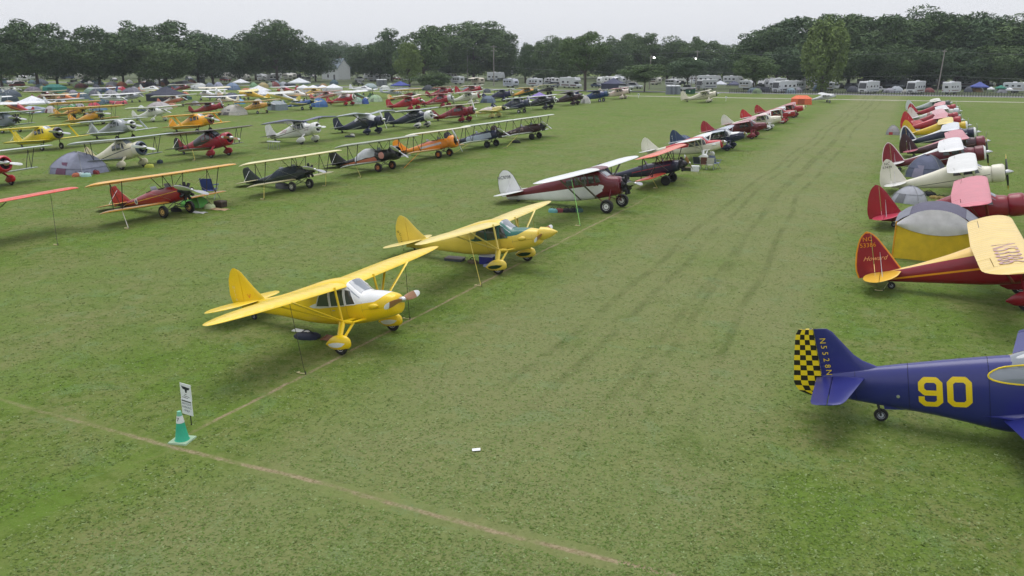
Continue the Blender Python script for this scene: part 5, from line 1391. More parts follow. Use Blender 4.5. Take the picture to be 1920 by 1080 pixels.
ORD = ['first', 'second', 'third', 'fourth', 'fifth', 'sixth', 'seventh', 'eighth', 'ninth', 'tenth', 'eleventh', 'twelfth', 'thirteenth', 'fourteenth', 'fifteenth', 'sixteenth', 'seventeenth', 'eighteenth', 'nineteenth', 'twentieth',
       'twenty-first', 'twenty-second', 'twenty-third', 'twenty-fourth', 'twenty-fifth', 'twenty-sixth', 'twenty-seventh', 'twenty-eighth', 'twenty-ninth', 'thirtieth', 'thirty-first', 'thirty-second']
def depth(x, y):
    return (-x * sin(YAW) + y * cos(YAW)) * cos(PITCH) + CAM_H * sin(PITCH)
def tree(u, vb, vt, wpx, kind, leaf, label, group, skirt=.1, name='tree'):
    x, y = spot(u, vb); d = depth(x, y); ppm = FPX / d
    H, W = (vb - vt) / ppm, wpx / ppm
    o = thing(name, label, 'tree', (x, y, 0), random.uniform(0, 6.28), group)
    me, cl = crown(kind, leaf, random.randrange(3))
    zc = H * skirt; Hc = H - zc
    link('crown', me, o, Matrix.Translation((0, 0, zc)) @ Matrix.Diagonal((W * 1.26, W * 1.26, Hc * 1.05, 1)))
    mb = MB(); r = max(.16, H * .02)
    tz = zc + Hc * .45
    mb.tube((0, 0, -.1), (.1, 0, tz * .45), r * 1.35, r, 8, flat=1.0).tube((.1, 0, tz * .45), (0, .1, tz), r, r * .55, 8)
    for cx, cy, cz, cr in cl:
        p = (cx * .5 * W, cy * .5 * W, zc + (cz * .5 + .5) * Hc)
        mb.tube((.05, .02, max(tz * .45, p[2] * .45)), p, r * .45, r * .14, 5)
    mb.build('trunk', BARK, o)
    return o

def tree_belt(rows, base, group, **kw):
    rows = sorted(rows)
    for i, t in enumerate(rows):
        tree(*t, base % ORD[i], group, **kw)

# belt on the left, behind the tents: u, base v, top v, width, kind, leaf
tree_belt([(-55, 166, 62, 120, 'oak', 'dark'), (5, 170, 72, 100, 'oak', 'dark'), (72, 168, 40, 135, 'tall', 'dark'), (108, 160, 66, 110, 'oak', 'blue'), (188, 165, 50, 125, 'oak', 'dark'), (232, 160, 72, 70, 'oak', 'dark'),
           (262, 155, 64, 60, 'oak', 'blue'), (312, 160, 38, 130, 'oak', 'dark'), (300, 164, 84, 110, 'oak', 'mid'), (372, 156, 66, 85, 'tall', 'dark'), (400, 158, 62, 95, 'oak', 'blue'), (450, 156, 72, 75, 'oak', 'dark'), (520, 155, 47, 115, 'oak', 'dark'),
           (480, 150, 70, 70, 'oak', 'dark'), (592, 153, 84, 75, 'oak', 'dark')], '%s dark tree from the left in the belt behind the tents', 'trees behind the tent camp')
# middle
tree_belt([(628, 138, 81, 62, 'oak', 'blue'), (662, 139, 86, 50, 'oak', 'blue'), (698, 152, 80, 75, 'oak', 'dark'), (735, 153, 62, 75, 'tall', 'dark'), (712, 148, 76, 60, 'oak', 'dark'), (795, 158, 53, 100, 'tall', 'mid'), (842, 148, 66, 70, 'oak', 'blue'), (888, 150, 44, 125, 'oak', 'mid'), (935, 150, 60, 70, 'oak', 'mid'),
           (985, 155, 86, 46, 'tall', 'dark'), (1030, 152, 76, 75, 'oak', 'mid'), (1060, 148, 74, 80, 'oak', 'mid')], '%s tree from the white house towards the right, in the middle tree line', 'trees in the middle of the tree line')
tree_belt([(1142, 152, 78, 70, 'oak', 'dark'), (1178, 148, 66, 80, 'tall', 'mid'), (1208, 150, 64, 70, 'tall', 'mid'), (1250, 150, 76, 90, 'oak', 'mid'), (1290, 150, 80, 80, 'oak', 'mid'), (1308, 148, 70, 45, 'tall', 'mid'), (1342, 150, 78, 60, 'tall', 'mid'), (1378, 150, 86, 70, 'oak', 'mid'), (1170, 146, 84, 110, 'oak', 'dark'), (1320, 146, 92, 110, 'oak', 'mid')],
          '%s tree from the left in the green belt between the two tall poles', 'trees behind the motorhomes')
# wood on the right
RW = [(1415, 160, 66, 90), (1455, 160, 44, 105), (1500, 160, 33, 120), (1545, 162, 30, 130), (1590, 161, 27, 120), (1630, 163, 30, 125), (1672, 161, 28, 120), (1715, 162, 27, 130), (1760, 163, 31, 125), (1805, 164, 36, 130), (1850, 165, 33, 125), (1895, 166, 40, 130), (1940, 167, 36, 130), (1990, 168, 38, 140),
      (1475, 164, 92, 80), (1570, 165, 88, 90), (1650, 166, 84, 95), (1735, 166, 88, 90), (1790, 167, 92, 95), (1870, 168, 86, 100)]
tree_belt([(u, b, t, w * 1.1, 'oak' if i % 3 else 'tall', ('dark', 'dark', 'blue', 'mid')[i % 4]) for i, (u, b, t, w) in enumerate(RW)], '%s dark tree from the left in the high wood on the right', 'trees of the wood on the right', skirt=.12)
# single trees in front of the belts
tree(768, 163, 84, 54, 'tall', 'light', 'yellow-green tree standing before the darker middle trees', 'single trees', skirt=.1)
tree(812, 168, 136, 62, 'oak', 'mid', 'low round bushy tree behind the red airplanes', 'single trees', skirt=.12)
tree(1097, 170, 62, 88, 'tall', 'mid', 'tall feathery green tree beside the gravel path', 'single trees', skirt=.3)
tree(1062, 158, 82, 60, 'willow', 'mid', 'drooping green tree left of the tall feathery one', 'single trees', skirt=.14)
tree(1208, 172, 122, 78, 'oak', 'mid', 'small spreading tree behind the portable toilets', 'single trees', skirt=.34)
tree(1288, 170, 112, 72, 'oak', 'blue', 'small leafy tree beside the tall pole and dumpster', 'single trees', skirt=.32)
tree(1412, 172, 106, 74, 'oak', 'mid', 'round green tree at the start of the black fence', 'single trees', skirt=.3)
tree(1540, 172, 52, 82, 'willow', 'light', 'tall light green willow in front of the dark wood', 'single trees', skirt=.1)
tree(945, 150, 128, 24, 'oak', 'dark', 'dark bush between the white trailers', 'single trees', skirt=.05)
tree(1030, 156, 130, 50, 'oak', 'dark', 'dark low tree behind the motorhome with the cab', 'single trees', skirt=.1)

# closed woodland far behind the belts
def far_wood():
    V, T = [], []; r = np.random.default_rng(5); n = 26000
    me0, _ = crown('oak', 'blue', 0)
    xs = []
    for u in range(-160, 2080, 22):
        vb = 147 + 14 * max(0, (u - 1100) / 800); x, y = spot(u, vb); d = depth(x, y)
        xs.append((x, y, d * (random.uniform(44, 58) if 420 < u < 1400 else 66) / FPX, d * random.uniform(40, 60) / FPX))
    src = np.empty(len(me0.vertices) * 3, np.float32); me0.vertices.foreach_get('co', src); src = src.reshape(-1, 4, 3)
    for x, y, h, w in xs:
        q = src[r.integers(0, len(src), 1500)].copy(); c = q.mean(1, keepdims=True); q = c + (q - c) * 2.0
        q = q * np.array([w, w, h]) + np.array([x, y, -.5]); V.append(q); T.append(np.repeat(np.clip(r.normal(.4, .2, 1500), 0, 1), 4))
    V = np.concatenate(V).reshape(-1, 3).astype(np.float32); n = len(V) // 4
    me = bpy.data.meshes.new('far_wood'); me.vertices.add(n * 4); me.vertices.foreach_set('co', V.reshape(-1))
    me.loops.add(n * 4); me.loops.foreach_set('vertex_index', np.arange(n * 4, dtype=np.int32))
    me.polygons.add(n); me.polygons.foreach_set('loop_start', np.arange(0, n * 4, 4, dtype=np.int32)); me.update()
    at = me.attributes.new('tone', 'FLOAT', 'POINT'); at.data.foreach_set('value', np.concatenate(T).astype(np.float32))
    me.materials.append(LEAF['blue'])
    o = link('far_wood', me); o['label'] = 'distant woodland closing the view behind the camp'; o['category'] = 'wood'; stuff(o)
far_wood()
# ------------------------------------------------------------------ tents, canopies, vehicles, street furniture
def cloth(c, key='tent_fabric'): return mat(key, c, .75, var=.14, scale=2.5, bump=.25, bscale=5)
POLE = mat('tent_pole', lin(150, 152, 156), .4, metal=.4)
def px(u, v):
    x, y = spot(u, v); return x, y, FPX / depth(x, y)

def dome_tent(label, u, vb, wpx, hpx, c1, c2=None, rz=None, sides=6, name='dome_tent', doorc=None, group='dome tents in the camp'):
    """Pole tent with sagging panels between the bent poles; a door and ridge seams."""
    x, y, ppm = px(u, vb); W, H = wpx / ppm, hpx / ppm; D = W * .8
    # pixel height takes in the tent's depth seen from above, so the true height is a little less
    H = max(H * .86, .7); rz = random.uniform(-.4, .4) if rz is None else rz
    l = sqrt(x * x + y * y); x, y = x + x / l * D * .4, y + y / l * D * .4
    o = thing(name, label, 'tent', (x, y), rz, group)
    c2 = c2 or c1; n = 24; rings = []; ridge = random.uniform(.08, .3); sq = random.uniform(.55, 1.0); lean = random.uniform(-.12, .12)
    for i in range(9):
        t = i / 8; rr = (1 - t ** 1.7) ** .85; z = H * (1 - (1 - t) ** 1.15); ring = []
        for j in range(n):
            a = 2 * pi * j / n + pi / 4; f = (j % 6) / 6           # poles bend up from the four corners
            k = max(abs(cos(a)), abs(sin(a))) ** sq * .86
            sag = 1 - .05 * sin(pi * f) * sin(pi * t) - .012 * sin(9 * t + 2.3 * j)
            cx = math.copysign(min(abs(cos(a)) * 1.3, 1), cos(a)) * ridge * t ** 1.5
            ring.append(((rr * sag * cos(a) / k + cx + lean * t) * W / 2.4, rr * sag * D / 2.4 * sin(a) / k, z - .06 * H * sin(pi * f) * t))
        rings.append(ring)
    mb = MB().loft(rings, 0, (False, True), True); mb.build('tent_body', cloth(c1), o, smooth=22)
    # rain fly over the upper part, cut in a curve
    k0 = random.choice((2, 3, 4))
    fr = [[(p[0] * 1.03, p[1] * 1.03, p[2] + .03) for p in r] for r in rings[k0:]]
    MB().loft(fr, 0, (False, True), True).build('rain_fly', cloth(c2), o, smooth=22)
    dj = int(n * .62); q = []
    for i in range(5):
        r = rings[i]; q.append([(r[(dj + d) % n][0] * 1.025, r[(dj + d) % n][1] * 1.025, r[0][2] + .005) for d in (-1, 0, 1)])
    MB().loft(q, 0, (False, False), False).build('tent_door', cloth(doorc or tuple(min(1, c * .45 + .02) for c in c1)), o)
    for s in range(2 if wpx > 18 else 0):
        pts = [(r[s * 6][0] * 1.035, r[s * 6][1] * 1.035, r[s * 6][2] + .035) for r in rings] + [(r[s * 6 + 12][0] * 1.035, r[s * 6 + 12][1] * 1.035, r[s * 6 + 12][2] + .035) for r in rings[::-1]]
        MB().path(pts, .02, 4).build('tent_pole', POLE, o)
    for s in ((0, 6, 12, 18) if wpx > 26 else ()):
        p = rings[4][s]; q = rings[0][s]; l2 = sqrt(q[0] ** 2 + q[1] ** 2) + .01
        MB().tube(p, (q[0] * (1 + .5 / l2), q[1] * (1 + .5 / l2), 0), .008, .008, 3).build('guy_line', POLE, o)
    return o

def cabin_tent(label, u, vb, wpx, hpx, c1, c2=None, rz=0.0, name='cabin_tent', group='cabin tents in the camp'):
    x, y, ppm = px(u, vb); W, H = wpx / ppm, hpx / ppm * .86; D = W * .8
    l = sqrt(x * x + y * y); x, y = x + x / l * D * .4, y + y / l * D * .4
    o = thing(name, label, 'tent', (x, y), rz, group); c2 = c2 or c1
    ring0 = [(-W / 2, -D / 2, 0), (W / 2, -D / 2, 0), (W / 2, D / 2, 0), (-W / 2, D / 2, 0)]
    ring1 = [(p[0] * .93, p[1] * .93, H * .66) for p in ring0]; ring2 = [(p[0] * .5, p[1] * .06, H) for p in ring0]
    MB().loft([ring0, ring1], 0, (False, False)).build('tent_wall', cloth(c1), o, smooth=0)
    MB().loft([[(p[0] * 1.06, p[1] * 1.06, p[2] - .05) for p in ring1], ring2], 0, (False, True)).build('tent_roof', cloth(c2), o, smooth=0)
    MB().add([(-W * .16, -D / 2 * 1.005 - .02, 0), (W * .16, -D / 2 * 1.005 - .02, 0), (W * .15, -D / 2 * .95 - .02, H * .6), (-W * .15, -D / 2 * .95 - .02, H * .6)], [(0, 1, 2, 3)]).build('tent_door', cloth(tuple(c * .5 for c in c1)), o, smooth=0)
    return o

def canopy(label, u, vb, wpx, c, hpx=None, wall=None, legs=True, group='pop-up canopies', rz=0.0, back=0.0):
    x, y, ppm = px(u, vb); W = wpx / ppm * .92; zt = 2.1 if hpx is None else hpx / ppm * .62
    l = sqrt(x * x + y * y); x, y = x + x / l * (W * .4 + back), y + y / l * (W * .4 + back)
    o = thing('canopy', label, 'canopy', (x, y), rz, group); h = W / 2
    pk = zt + W * .28
    n = 6; vs, fs = [], []
    for s in range(4):
        a, b = [(-h, -h), (h, -h), (h, h), (-h, h)][s], [(-h, -h), (h, -h), (h, h), (-h, h)][(s + 1) % 4]
        o0 = len(vs)
        for i in range(n + 1):
            t = i / n
            for j in range(5):
                f = j / 4; ex, ey = a[0] + (b[0] - a[0]) * f, a[1] + (b[1] - a[1]) * f
                k = 1 - t; vs.append((ex * k, ey * k, zt + (pk - zt) * t ** 1.15 - .06 * sin(pi * f) * (1 - t)))
        fs += [(o0 + i * 5 + j, o0 + i * 5 + j + 1, o0 + i * 5 + 6 + j, o0 + i * 5 + 5 + j) for i in range(n) for j in range(4)]
    MB().add(vs, fs).build('canopy_roof', cloth(c, 'canopy_fabric'), o, smooth=30)
    MB().loft([[(-h, -h, zt), (h, -h, zt), (h, h, zt), (-h, h, zt)], [(-h * 1.01, -h * 1.01, zt - .28), (h * 1.01, -h * 1.01, zt - .28), (h * 1.01, h * 1.01, zt - .28), (-h * 1.01, h * 1.01, zt - .28)]], 0, (False, False)).build('valance', cloth(c, 'canopy_fabric'), o, smooth=0)
    for sx in (-1, 1):
        for sy in (-1, 1): MB().tube((sx * h * .97, sy * h * .97, 0), (sx * h * .97, sy * h * .97, zt), .035, .03, 5).build('leg', POLE, o)
    if wall:
        for k, (a, b) in enumerate((((-h, -h), (h, -h)), ((h, -h), (h, h)))):
            MB().add([(a[0] * .985, a[1] * .985, .02), (b[0] * .985, b[1] * .985, .02), (b[0] * .985, b[1] * .985, zt - .2), (a[0] * .985, a[1] * .985, zt - .2)], [(0, 1, 2, 3)]).build('side_wall', cloth(wall, 'wall_fabric'), o, smooth=0)
    return o

def extrude(mb, prof, w, mi=0, inset=.06):
    """Side profile (x, z) given width across y with softened edges."""
    cx = sum(p[0] for p in prof) / len(prof); cz = sum(p[1] for p in prof) / len(prof)
    def sc(k): return [(cx + (p[0] - cx) * k, cz + (p[1] - cz) * k) for p in prof]
    rings = [[(x, y, z) for x, z in sc(k)] for y, k in ((-w / 2, 1 - inset / 2), (-w / 2 + inset, 1), (w / 2 - inset, 1), (w / 2, 1 - inset / 2))]
    return mb.loft(rings, mi)

GLS = mat('vehicle_glass', (.02, .024, .03), .08, var=0, coat=.5)
TRIM = mat('black_trim', (.02, .02, .022), .6, var=0)
LAMP_R = mat('tail_lamp', lin(150, 20, 20), .3, var=0); LAMP_W = mat('head_lamp', lin(220, 222, 226), .15, var=0)
def road_wheel(o, x, y, r=.36, w=.24):
    mb = MB().lathe([(-w / 2, r * .5), (-w / 2, r * .9), (-w * .3, r), (w * .3, r), (w / 2, r * .9), (w / 2, r * .5)], 12, 'y', (x, y, r)); t = mb.build('wheel', RUBBER, o)
    MB().lathe([(-w * .46, .02), (-w * .44, r * .55), (w * .44, r * .55), (w * .46, .02)], 10, 'y', (x, y, r)).build('rim', METAL, t)

RVW = lin(202, 205, 210)
def rv(label, u, vb, kind, rz, body=RVW, stripe=None, L=None, H=None, group='motorhomes and trailers', awning=None):
    """Motorhome, travel trailer or fifth wheel; rz turns its nose (+x)."""
    x, y, ppm = px(u, vb); o = thing('motorhome' if kind in ('classa', 'classc') else 'trailer', label, 'motorhome' if kind in ('classa', 'classc') else 'trailer', (x, y), rz, group, .9)
    w = 2.5; rs = random.Random(int(u * 7 + vb)); stripe = rs.choice((lin(120, 124, 140), lin(96, 60, 56), lin(70, 84, 120), lin(150, 130, 100), lin(60, 64, 70), lin(130, 140, 130))) if stripe is None else stripe; sz = rs.uniform(.95, 1.25); L = L or {'classa': 9.5, 'classc': 7.6, 'trailer': 7.0, 'fifth': 9.5}[kind]; H = H or {'classa': 3.5, 'classc': 3.3, 'trailer': 3.0, 'fifth': 3.8}[kind]
    h = L / 2
    if kind == 'classa': pr = [(-h, .45), (h - .1, .45), (h, .8), (h - .05, 1.5), (h - .35, H - .2), (h - .6, H), (-h + .1, H), (-h, H - .15)]
    elif kind == 'classc': pr = [(-h, .5), (h - .1, .5), (h, .8), (h - .1, 1.2), (h - 1.2, 1.45), (h - 1.75, 2.1), (h - .7, 2.25), (h - .65, 2.8), (h - 1.2, H), (-h + .1, H), (-h, H - .15)]
    elif kind == 'fifth': pr = [(-h, .6), (h - 2.6, .6), (h - 2.5, 1.5), (h - .1, 1.6), (h, 2.4), (h - .5, H), (-h + .1, H), (-h, H - .2)]
    else: pr = [(-h, .55), (h - .7, .55), (h - .1, .9), (h, 1.6), (h - .25, 2.4), (h - .8, H), (-h + .2, H), (-h, H - .25)]
    mb = MB(); extrude(mb, pr, w)
    mb.a['p1'] = [(.16 - abs(v[2] - 1.15 - .04 * v[0])) for v in mb.v]
    mb.build('body', mat('rv_body', body, .45, var=.05, scale=1.5), o, smooth=25)
    for s in (-1, 1):
        MB().box((rs.uniform(-.3, .3), s * (w / 2 + .004), rs.uniform(.95, 1.3)), (L * rs.uniform(.6, .86), .012, rs.uniform(.14, .4))).build('side_stripe', mat('rv_stripe', stripe, .5), o, smooth=0)
        for k, fx in enumerate((-.34, -.1, .14) if kind != 'classc' else (-.3, -.02)):
            wx = fx * L; MB().box((wx, s * (w / 2 + .008), 2.05), ((.95 if k != 1 else .7) * sz, .02, .5 * sz)).build('window', GLS, o, smooth=0)
        MB().box((.32 * L if kind not in ('classc', 'fifth') else .08 * L, s * (w / 2 + .006), 1.55), (.65, .018, 1.75)).build('door', mat('rv_door', tuple(c * .9 for c in body), .5), o, smooth=0)
        for wx in ((-h * .45, h * .62) if kind in ('classa', 'classc') else (-h * .2, -h * .02)): road_wheel(o, wx, s * (w / 2 - .14), .38)
        MB().box((-h - .01, s * .95, 1.0), (.03, .2, .3)).build('tail_lamp', LAMP_R, o, smooth=0)
    if kind == 'classa':
        MB().add([(h + .012, -1.08, 1.5), (h + .012, 1.08, 1.5), (h - .3, 1.04, H - .45), (h - .3, -1.04, H - .45)], [(0, 1, 2, 3)]).build('windshield', GLS, o, smooth=0)
        for s in (-1, 1): MB().box((h + .015, s * .85, .95), (.05, .3, .2)).build('head_lamp', LAMP_W, o, smooth=0); MB().box((h - .1, s * 1.42, 2.0), (.12, .2, .4)).build('mirror', TRIM, o, smooth=0)
        MB().box((h + .02, 0, .95), (.04, 1.1, .28)).build('grille', TRIM, o, smooth=0)
    elif kind == 'classc':
        MB().add([(h - 1.15, -1.0, 1.52), (h - 1.15, 1.0, 1.52), (h - 1.66, .95, 2.05), (h - 1.66, -.95, 2.05)], [(0, 1, 2, 3)]).build('windshield', GLS, o, smooth=0)
        for s in (-1, 1): MB().box((h - .02, s * .75, .95), (.06, .3, .2)).build('head_lamp', LAMP_W, o, smooth=0)
    else:
        MB().box((-h - .012, 0, 2.0), (.02, .9, .6)).build('rear_window', GLS, o, smooth=0)
        if kind == 'trailer': MB().box((h - .02, 0, 1.9), (.06, 1.3, .5)).build('front_window', GLS, o, smooth=0); MB().tube((h - .4, 0, .5), (h + 1.1, 0, .45), .06).build('drawbar', TRIM, o)
    MB().box((-.1 * L, 0, H + .13), (1.0, .8, .26), taper=(.85, .85)).build('air_conditioner', mat('rv_roof_unit', lin(224, 226, 228), .6), o, smooth=0)
    MB().box((.22 * L, .4, H + .07), (.5, .5, .14), taper=(.8, .8)).build('roof_vent', mat('rv_roof_unit', lin(224, 226, 228), .6), o, smooth=0)
    if awning:
        s = -1; y0 = s * w / 2
        aw = MB().add([(-L * .36, y0, 2.75), (L * .3, y0, 2.75), (L * .3, y0 + s * 2.3, 2.3), (-L * .36, y0 + s * 2.3, 2.3), (-L * .36, y0, 2.79), (L * .3, y0, 2.79), (L * .3, y0 + s * 2.3, 2.34), (-L * .36, y0 + s * 2.3, 2.34)], [(0, 1, 2, 3), (4, 5, 6, 7), (2, 3, 7, 6), (1, 2, 6, 5), (0, 3, 7, 4)]).build('awning', cloth(awning, 'awning_fabric'), o, smooth=0)
        for ax in (-L * .35, L * .29): MB().tube((ax, y0 + s * 2.25, 0), (ax, y0 + s * 2.25, 2.3), .03).build('awning_leg', POLE, o)
    return o

def car(label, u, vb, kind, rz, col, group='cars in the camp'):
    x, y, ppm = px(u, vb); o = thing({'suv': 'sport_utility_car', 'pickup': 'pickup_truck', 'sedan': 'parked_car', 'van': 'van'}[kind], label, 'truck' if kind == 'pickup' else 'car', (x, y), rz, group)
    if kind == 'pickup': lo = [(-2.7, .45), (2.6, .45), (2.68, .8), (2.55, 1.08), (.95, 1.15), (-2.7, 1.15)]; hi = [(1.1, 1.12), (.45, 1.78), (-.75, 1.8), (-1.0, 1.12)]
    elif kind == 'sedan': lo = [(-2.25, .4), (2.25, .4), (2.32, .65), (2.15, .85), (1.0, .95), (-1.9, .98), (-2.3, .85)]; hi = [(1.05, .93), (.35, 1.42), (-.95, 1.44), (-1.75, .95)]
    elif kind == 'van': lo = [(-2.5, .4), (2.4, .4), (2.5, .8), (2.3, 1.1), (1.6, 1.2), (-2.5, 1.2)]; hi = [(1.75, 1.18), (1.0, 1.95), (-2.3, 2.0), (-2.48, 1.18)]
    else: lo = [(-2.3, .42), (2.3, .42), (2.38, .75), (2.25, 1.02), (1.0, 1.1), (-2.35, 1.1)]; hi = [(1.1, 1.08), (.45, 1.7), (-2.05, 1.74), (-2.3, 1.08)]
    m = mat('car_paint', col, .25, var=.03, coat=.8)
    extrude(mb := MB(), lo, 1.84, inset=.1); mb.build('body', m, o, smooth=25)
    extrude(mb := MB(), hi, 1.62, inset=.14); mb.build('cabin', GLS, o, smooth=25)
    r = [(p[0] * .93, p[1]) for p in hi[1:3]]
    MB().box(((r[0][0] + r[1][0]) / 2, 0, max(p[1] for p in r) + .01), (r[0][0] - r[1][0], 1.44, .05)).build('roof', m, o, smooth=25)
    for s in (-1, 1):
        for wx in (1.45, -1.45): road_wheel(o, wx, s * .82, .34)
        MB().box((lo[1][0] + .05, s * .65, .72), (.08, .34, .14)).build('head_lamp', LAMP_W, o, smooth=0)
        MB().box((lo[0][0] - .03, s * .72, .82), (.06, .2, .2)).build('tail_lamp', LAMP_R, o, smooth=0)
    return o

def toilet(label, u, vb, c=lin(128, 134, 146), rz=0.0):
    x, y, ppm = px(u, vb); o = thing('portable_toilet', label, 'toilet', (x, y), rz, 'portable toilets')
    m = mat('toilet_plastic', c, .5, var=.06)
    MB().box((0, 0, 1.08), (1.1, 1.1, 2.0), taper=(.97, .97)).box((0, 0, .05), (1.2, 1.2, .1)).build('cabin', m, o, smooth=0)
    MB().loft([[(-.58, -.58, 2.07), (.58, -.58, 2.07), (.58, .58, 2.07), (-.58, .58, 2.07)], [(-.52, -.52, 2.2), (.52, -.52, 2.2), (.52, .52, 2.2), (-.52, .52, 2.2)], [(-.2, -.25, 2.32), (.2, -.25, 2.32), (.2, .25, 2.32), (-.2, .25, 2.32)]]).build('roof', mat('toilet_roof', lin(226, 230, 234), .5), o, smooth=0)
    MB().box((0, -.56, 1.05), (.72, .03, 1.75)).build('door', mat('toilet_door', tuple(k * .85 for k in c), .5), o, smooth=0)
    for k in (-1, 0, 1): MB().box((k * .3, -.555, 1.93), (.2, .02, .1)).build('vent', TRIM, o, smooth=0)
    return o
# ------------------------------------------------------------------ the tent camp on the left
D_ = dome_tent
D_('dark teal tent at the left edge beside the white canopy', 8, 192, 44, 20, lin(50, 72, 82), lin(44, 62, 74))
D_('slate tent behind the dark teal one at the left edge', 22, 182, 34, 16, lin(72, 84, 98))
D_('lilac grey tent under the first trees', 62, 174, 28, 13, lin(140, 132, 144), lin(112, 104, 118))
D_('pale moss green tent against a tree trunk', 80, 172, 14, 13, lin(140, 152, 108))
cabin_tent('teal green cabin tent under the trees', 104, 174, 34, 18, lin(40, 128, 118), lin(36, 112, 104), rz=.2)
D_('ochre tent nearest the teal cabin tent', 104, 189, 28, 17, lin(178, 150, 92), lin(166, 138, 82))
D_('smaller ochre tent behind the first ochre tent', 124, 185, 20, 13, lin(174, 150, 98))
D_('small lilac dome tent', 138, 178, 15, 11, lin(150, 146, 160))
D_('blue-grey dome tent beside the lilac dome', 150, 186, 34, 15, lin(84, 104, 118), lin(72, 92, 106))
D_('sage green dome tent under the trees', 173, 176, 32, 14, lin(112, 140, 126))
D_('brown dome tent behind the grey dome', 206, 170, 22, 12, lin(96, 72, 60))
D_('grey dome tent with pale door', 210, 182, 26, 15, lin(120, 122, 130), lin(150, 150, 156), doorc=lin(60, 60, 66))
D_('red dome tent under the trees', 229, 176, 22, 16, lin(176, 44, 66))
D_('slate pyramid tent beside the red dome', 247, 181, 36, 19, lin(96, 98, 112), lin(110, 110, 124))
D_('olive tent behind the dark trunks', 188, 166, 16, 8, lin(126, 140, 96))
canopy('white pop-up canopy at the left edge of the camp', 64, 207, 50, lin(228, 230, 238), hpx=22)
cabin_tent('pale blue cabin tent under the white canopy', 64, 212, 40, 14, lin(160, 178, 206), lin(190, 200, 220))
D_('cream and maroon tent right of the pale blue tent', 96, 212, 22, 15, lin(206, 198, 196), lin(196, 188, 190), doorc=lin(110, 60, 70))
D_('bright green dome tent', 128, 205, 34, 14, lin(96, 166, 104), lin(110, 176, 118))
D_('pale tent between the green dome and red flap tent', 150, 203, 16, 13, lin(190, 186, 196))
D_('white tent with red flap', 177, 203, 24, 13, lin(216, 206, 210), lin(190, 60, 80))
D_('low blue tent behind the yellow biplane', 185, 207, 30, 8, lin(90, 130, 160))
D_('rose red dome tent behind the white wing', 222, 195, 32, 13, lin(206, 96, 112))
D_('navy and white small tent', 266, 209, 16, 13, lin(70, 84, 106), lin(200, 206, 204))
D_('large pale grey dome tent', 299, 206, 40, 17, lin(186, 182, 180), lin(176, 170, 172))
D_('orange and beige small tent', 322, 201, 18, 9, lin(206, 150, 128))
D_('small light grey dome tent', 367, 198, 17, 10, lin(172, 174, 180))
canopy('navy pop-up canopy in the middle of the tents', 313, 190, 56, lin(48, 52, 72), hpx=20, wall=lin(44, 48, 66))
cabin_tent('green cabin tent beside the navy canopy', 350, 187, 16, 9, lin(56, 100, 92))
cabin_tent('dark grey marquee tent under the trees', 344, 163, 34, 12, lin(84, 86, 96), lin(92, 92, 102))
D_('pale pyramid tent near the toilets', 375, 168, 30, 14, lin(186, 190, 190), lin(196, 200, 200))
D_('grey domed tent with round dark door', 394, 168, 18, 15, lin(120, 130, 144), doorc=lin(40, 44, 60))
D_('lavender tent under the trees', 410, 165, 18, 13, lin(160, 164, 188))
D_('blue and grey tent', 436, 169, 26, 16, lin(104, 124, 156), lin(120, 140, 170))
D_('slate half-round dome tent', 436, 189, 30, 17, lin(96, 102, 122), lin(88, 94, 112), doorc=lin(70, 76, 92))
D_('small bright blue dome tent', 450, 195, 19, 11, lin(72, 146, 196), lin(78, 152, 202))
D_('cream tent with grey side beside the tan airplane', 438, 216, 42, 22, lin(206, 202, 194), lin(196, 194, 188), doorc=lin(120, 118, 120))
cabin_tent('grey cabin tent beside the tan airplane', 521, 207, 30, 20, lin(134, 146, 158), lin(150, 160, 166))
canopy('white canopy with tables under the trees', 452, 164, 25, lin(222, 224, 230), hpx=15)
D_('light green dome tent', 476, 165, 15, 12, lin(128, 166, 128))
D_('tan dome tent beside the light green one', 494, 165, 19, 12, lin(178, 162, 116))
D_('greenish tent right of the tan dome', 508, 164, 15, 11, lin(140, 150, 136))
D_('light grey triangular tent', 531, 162, 16, 10, lin(170, 174, 182))
cabin_tent('dark grey cabin tent beside the triangular tent', 544, 163, 17, 10, lin(84, 88, 98))
canopy('white canopy behind the marquee row', 562, 164, 32, lin(220, 224, 230), hpx=15)
canopy('white canopy over the pale yellow airplane', 486, 180, 36, lin(224, 226, 232), hpx=16)
canopy('second white canopy beside the pale yellow airplane', 490, 186, 36, lin(220, 222, 230), hpx=15)
D_('orange tent left of the blue low-wing airplane', 546, 178, 20, 10, lin(222, 142, 104))
D_('orange tent behind the orange winged airplane', 571, 179, 26, 11, lin(224, 146, 104))
D_('blue dome tent beside the blue low-wing airplane', 599, 201, 30, 19, lin(66, 104, 162), lin(72, 112, 168))
for k, (u, w) in enumerate(((570, 20), (588, 19), (606, 19), (626, 27))):
    canopy(('leftmost', 'second', 'third', 'rightmost')[k] + ' of four joined white marquee canopies', u, 179, w, lin(232, 234, 240), hpx=23, wall=lin(226, 224, 232), group='white marquee row')
D_('white and green tent right of the covered red biplane', 671, 195, 20, 15, lin(196, 206, 204), lin(150, 180, 160))
D_('small blue wedge tent', 685, 195, 12, 13, lin(64, 92, 170))
D_('pale green dome tent behind the covered biplane', 704, 191, 24, 15, lin(176, 196, 168), lin(160, 186, 150))
D_('white dome tent near the road', 722, 168, 18, 9, lin(206, 210, 206))
D_('grey-green dome tent beside the white dome', 732, 165, 14, 10, lin(160, 172, 150))
canopy('blue tarpaulin canopy near the road', 751, 168, 29, lin(62, 76, 156), hpx=13)
D_('large grey-blue tent near the toilets by the road', 694, 167, 26, 12, lin(140, 158, 166), lin(160, 176, 178))
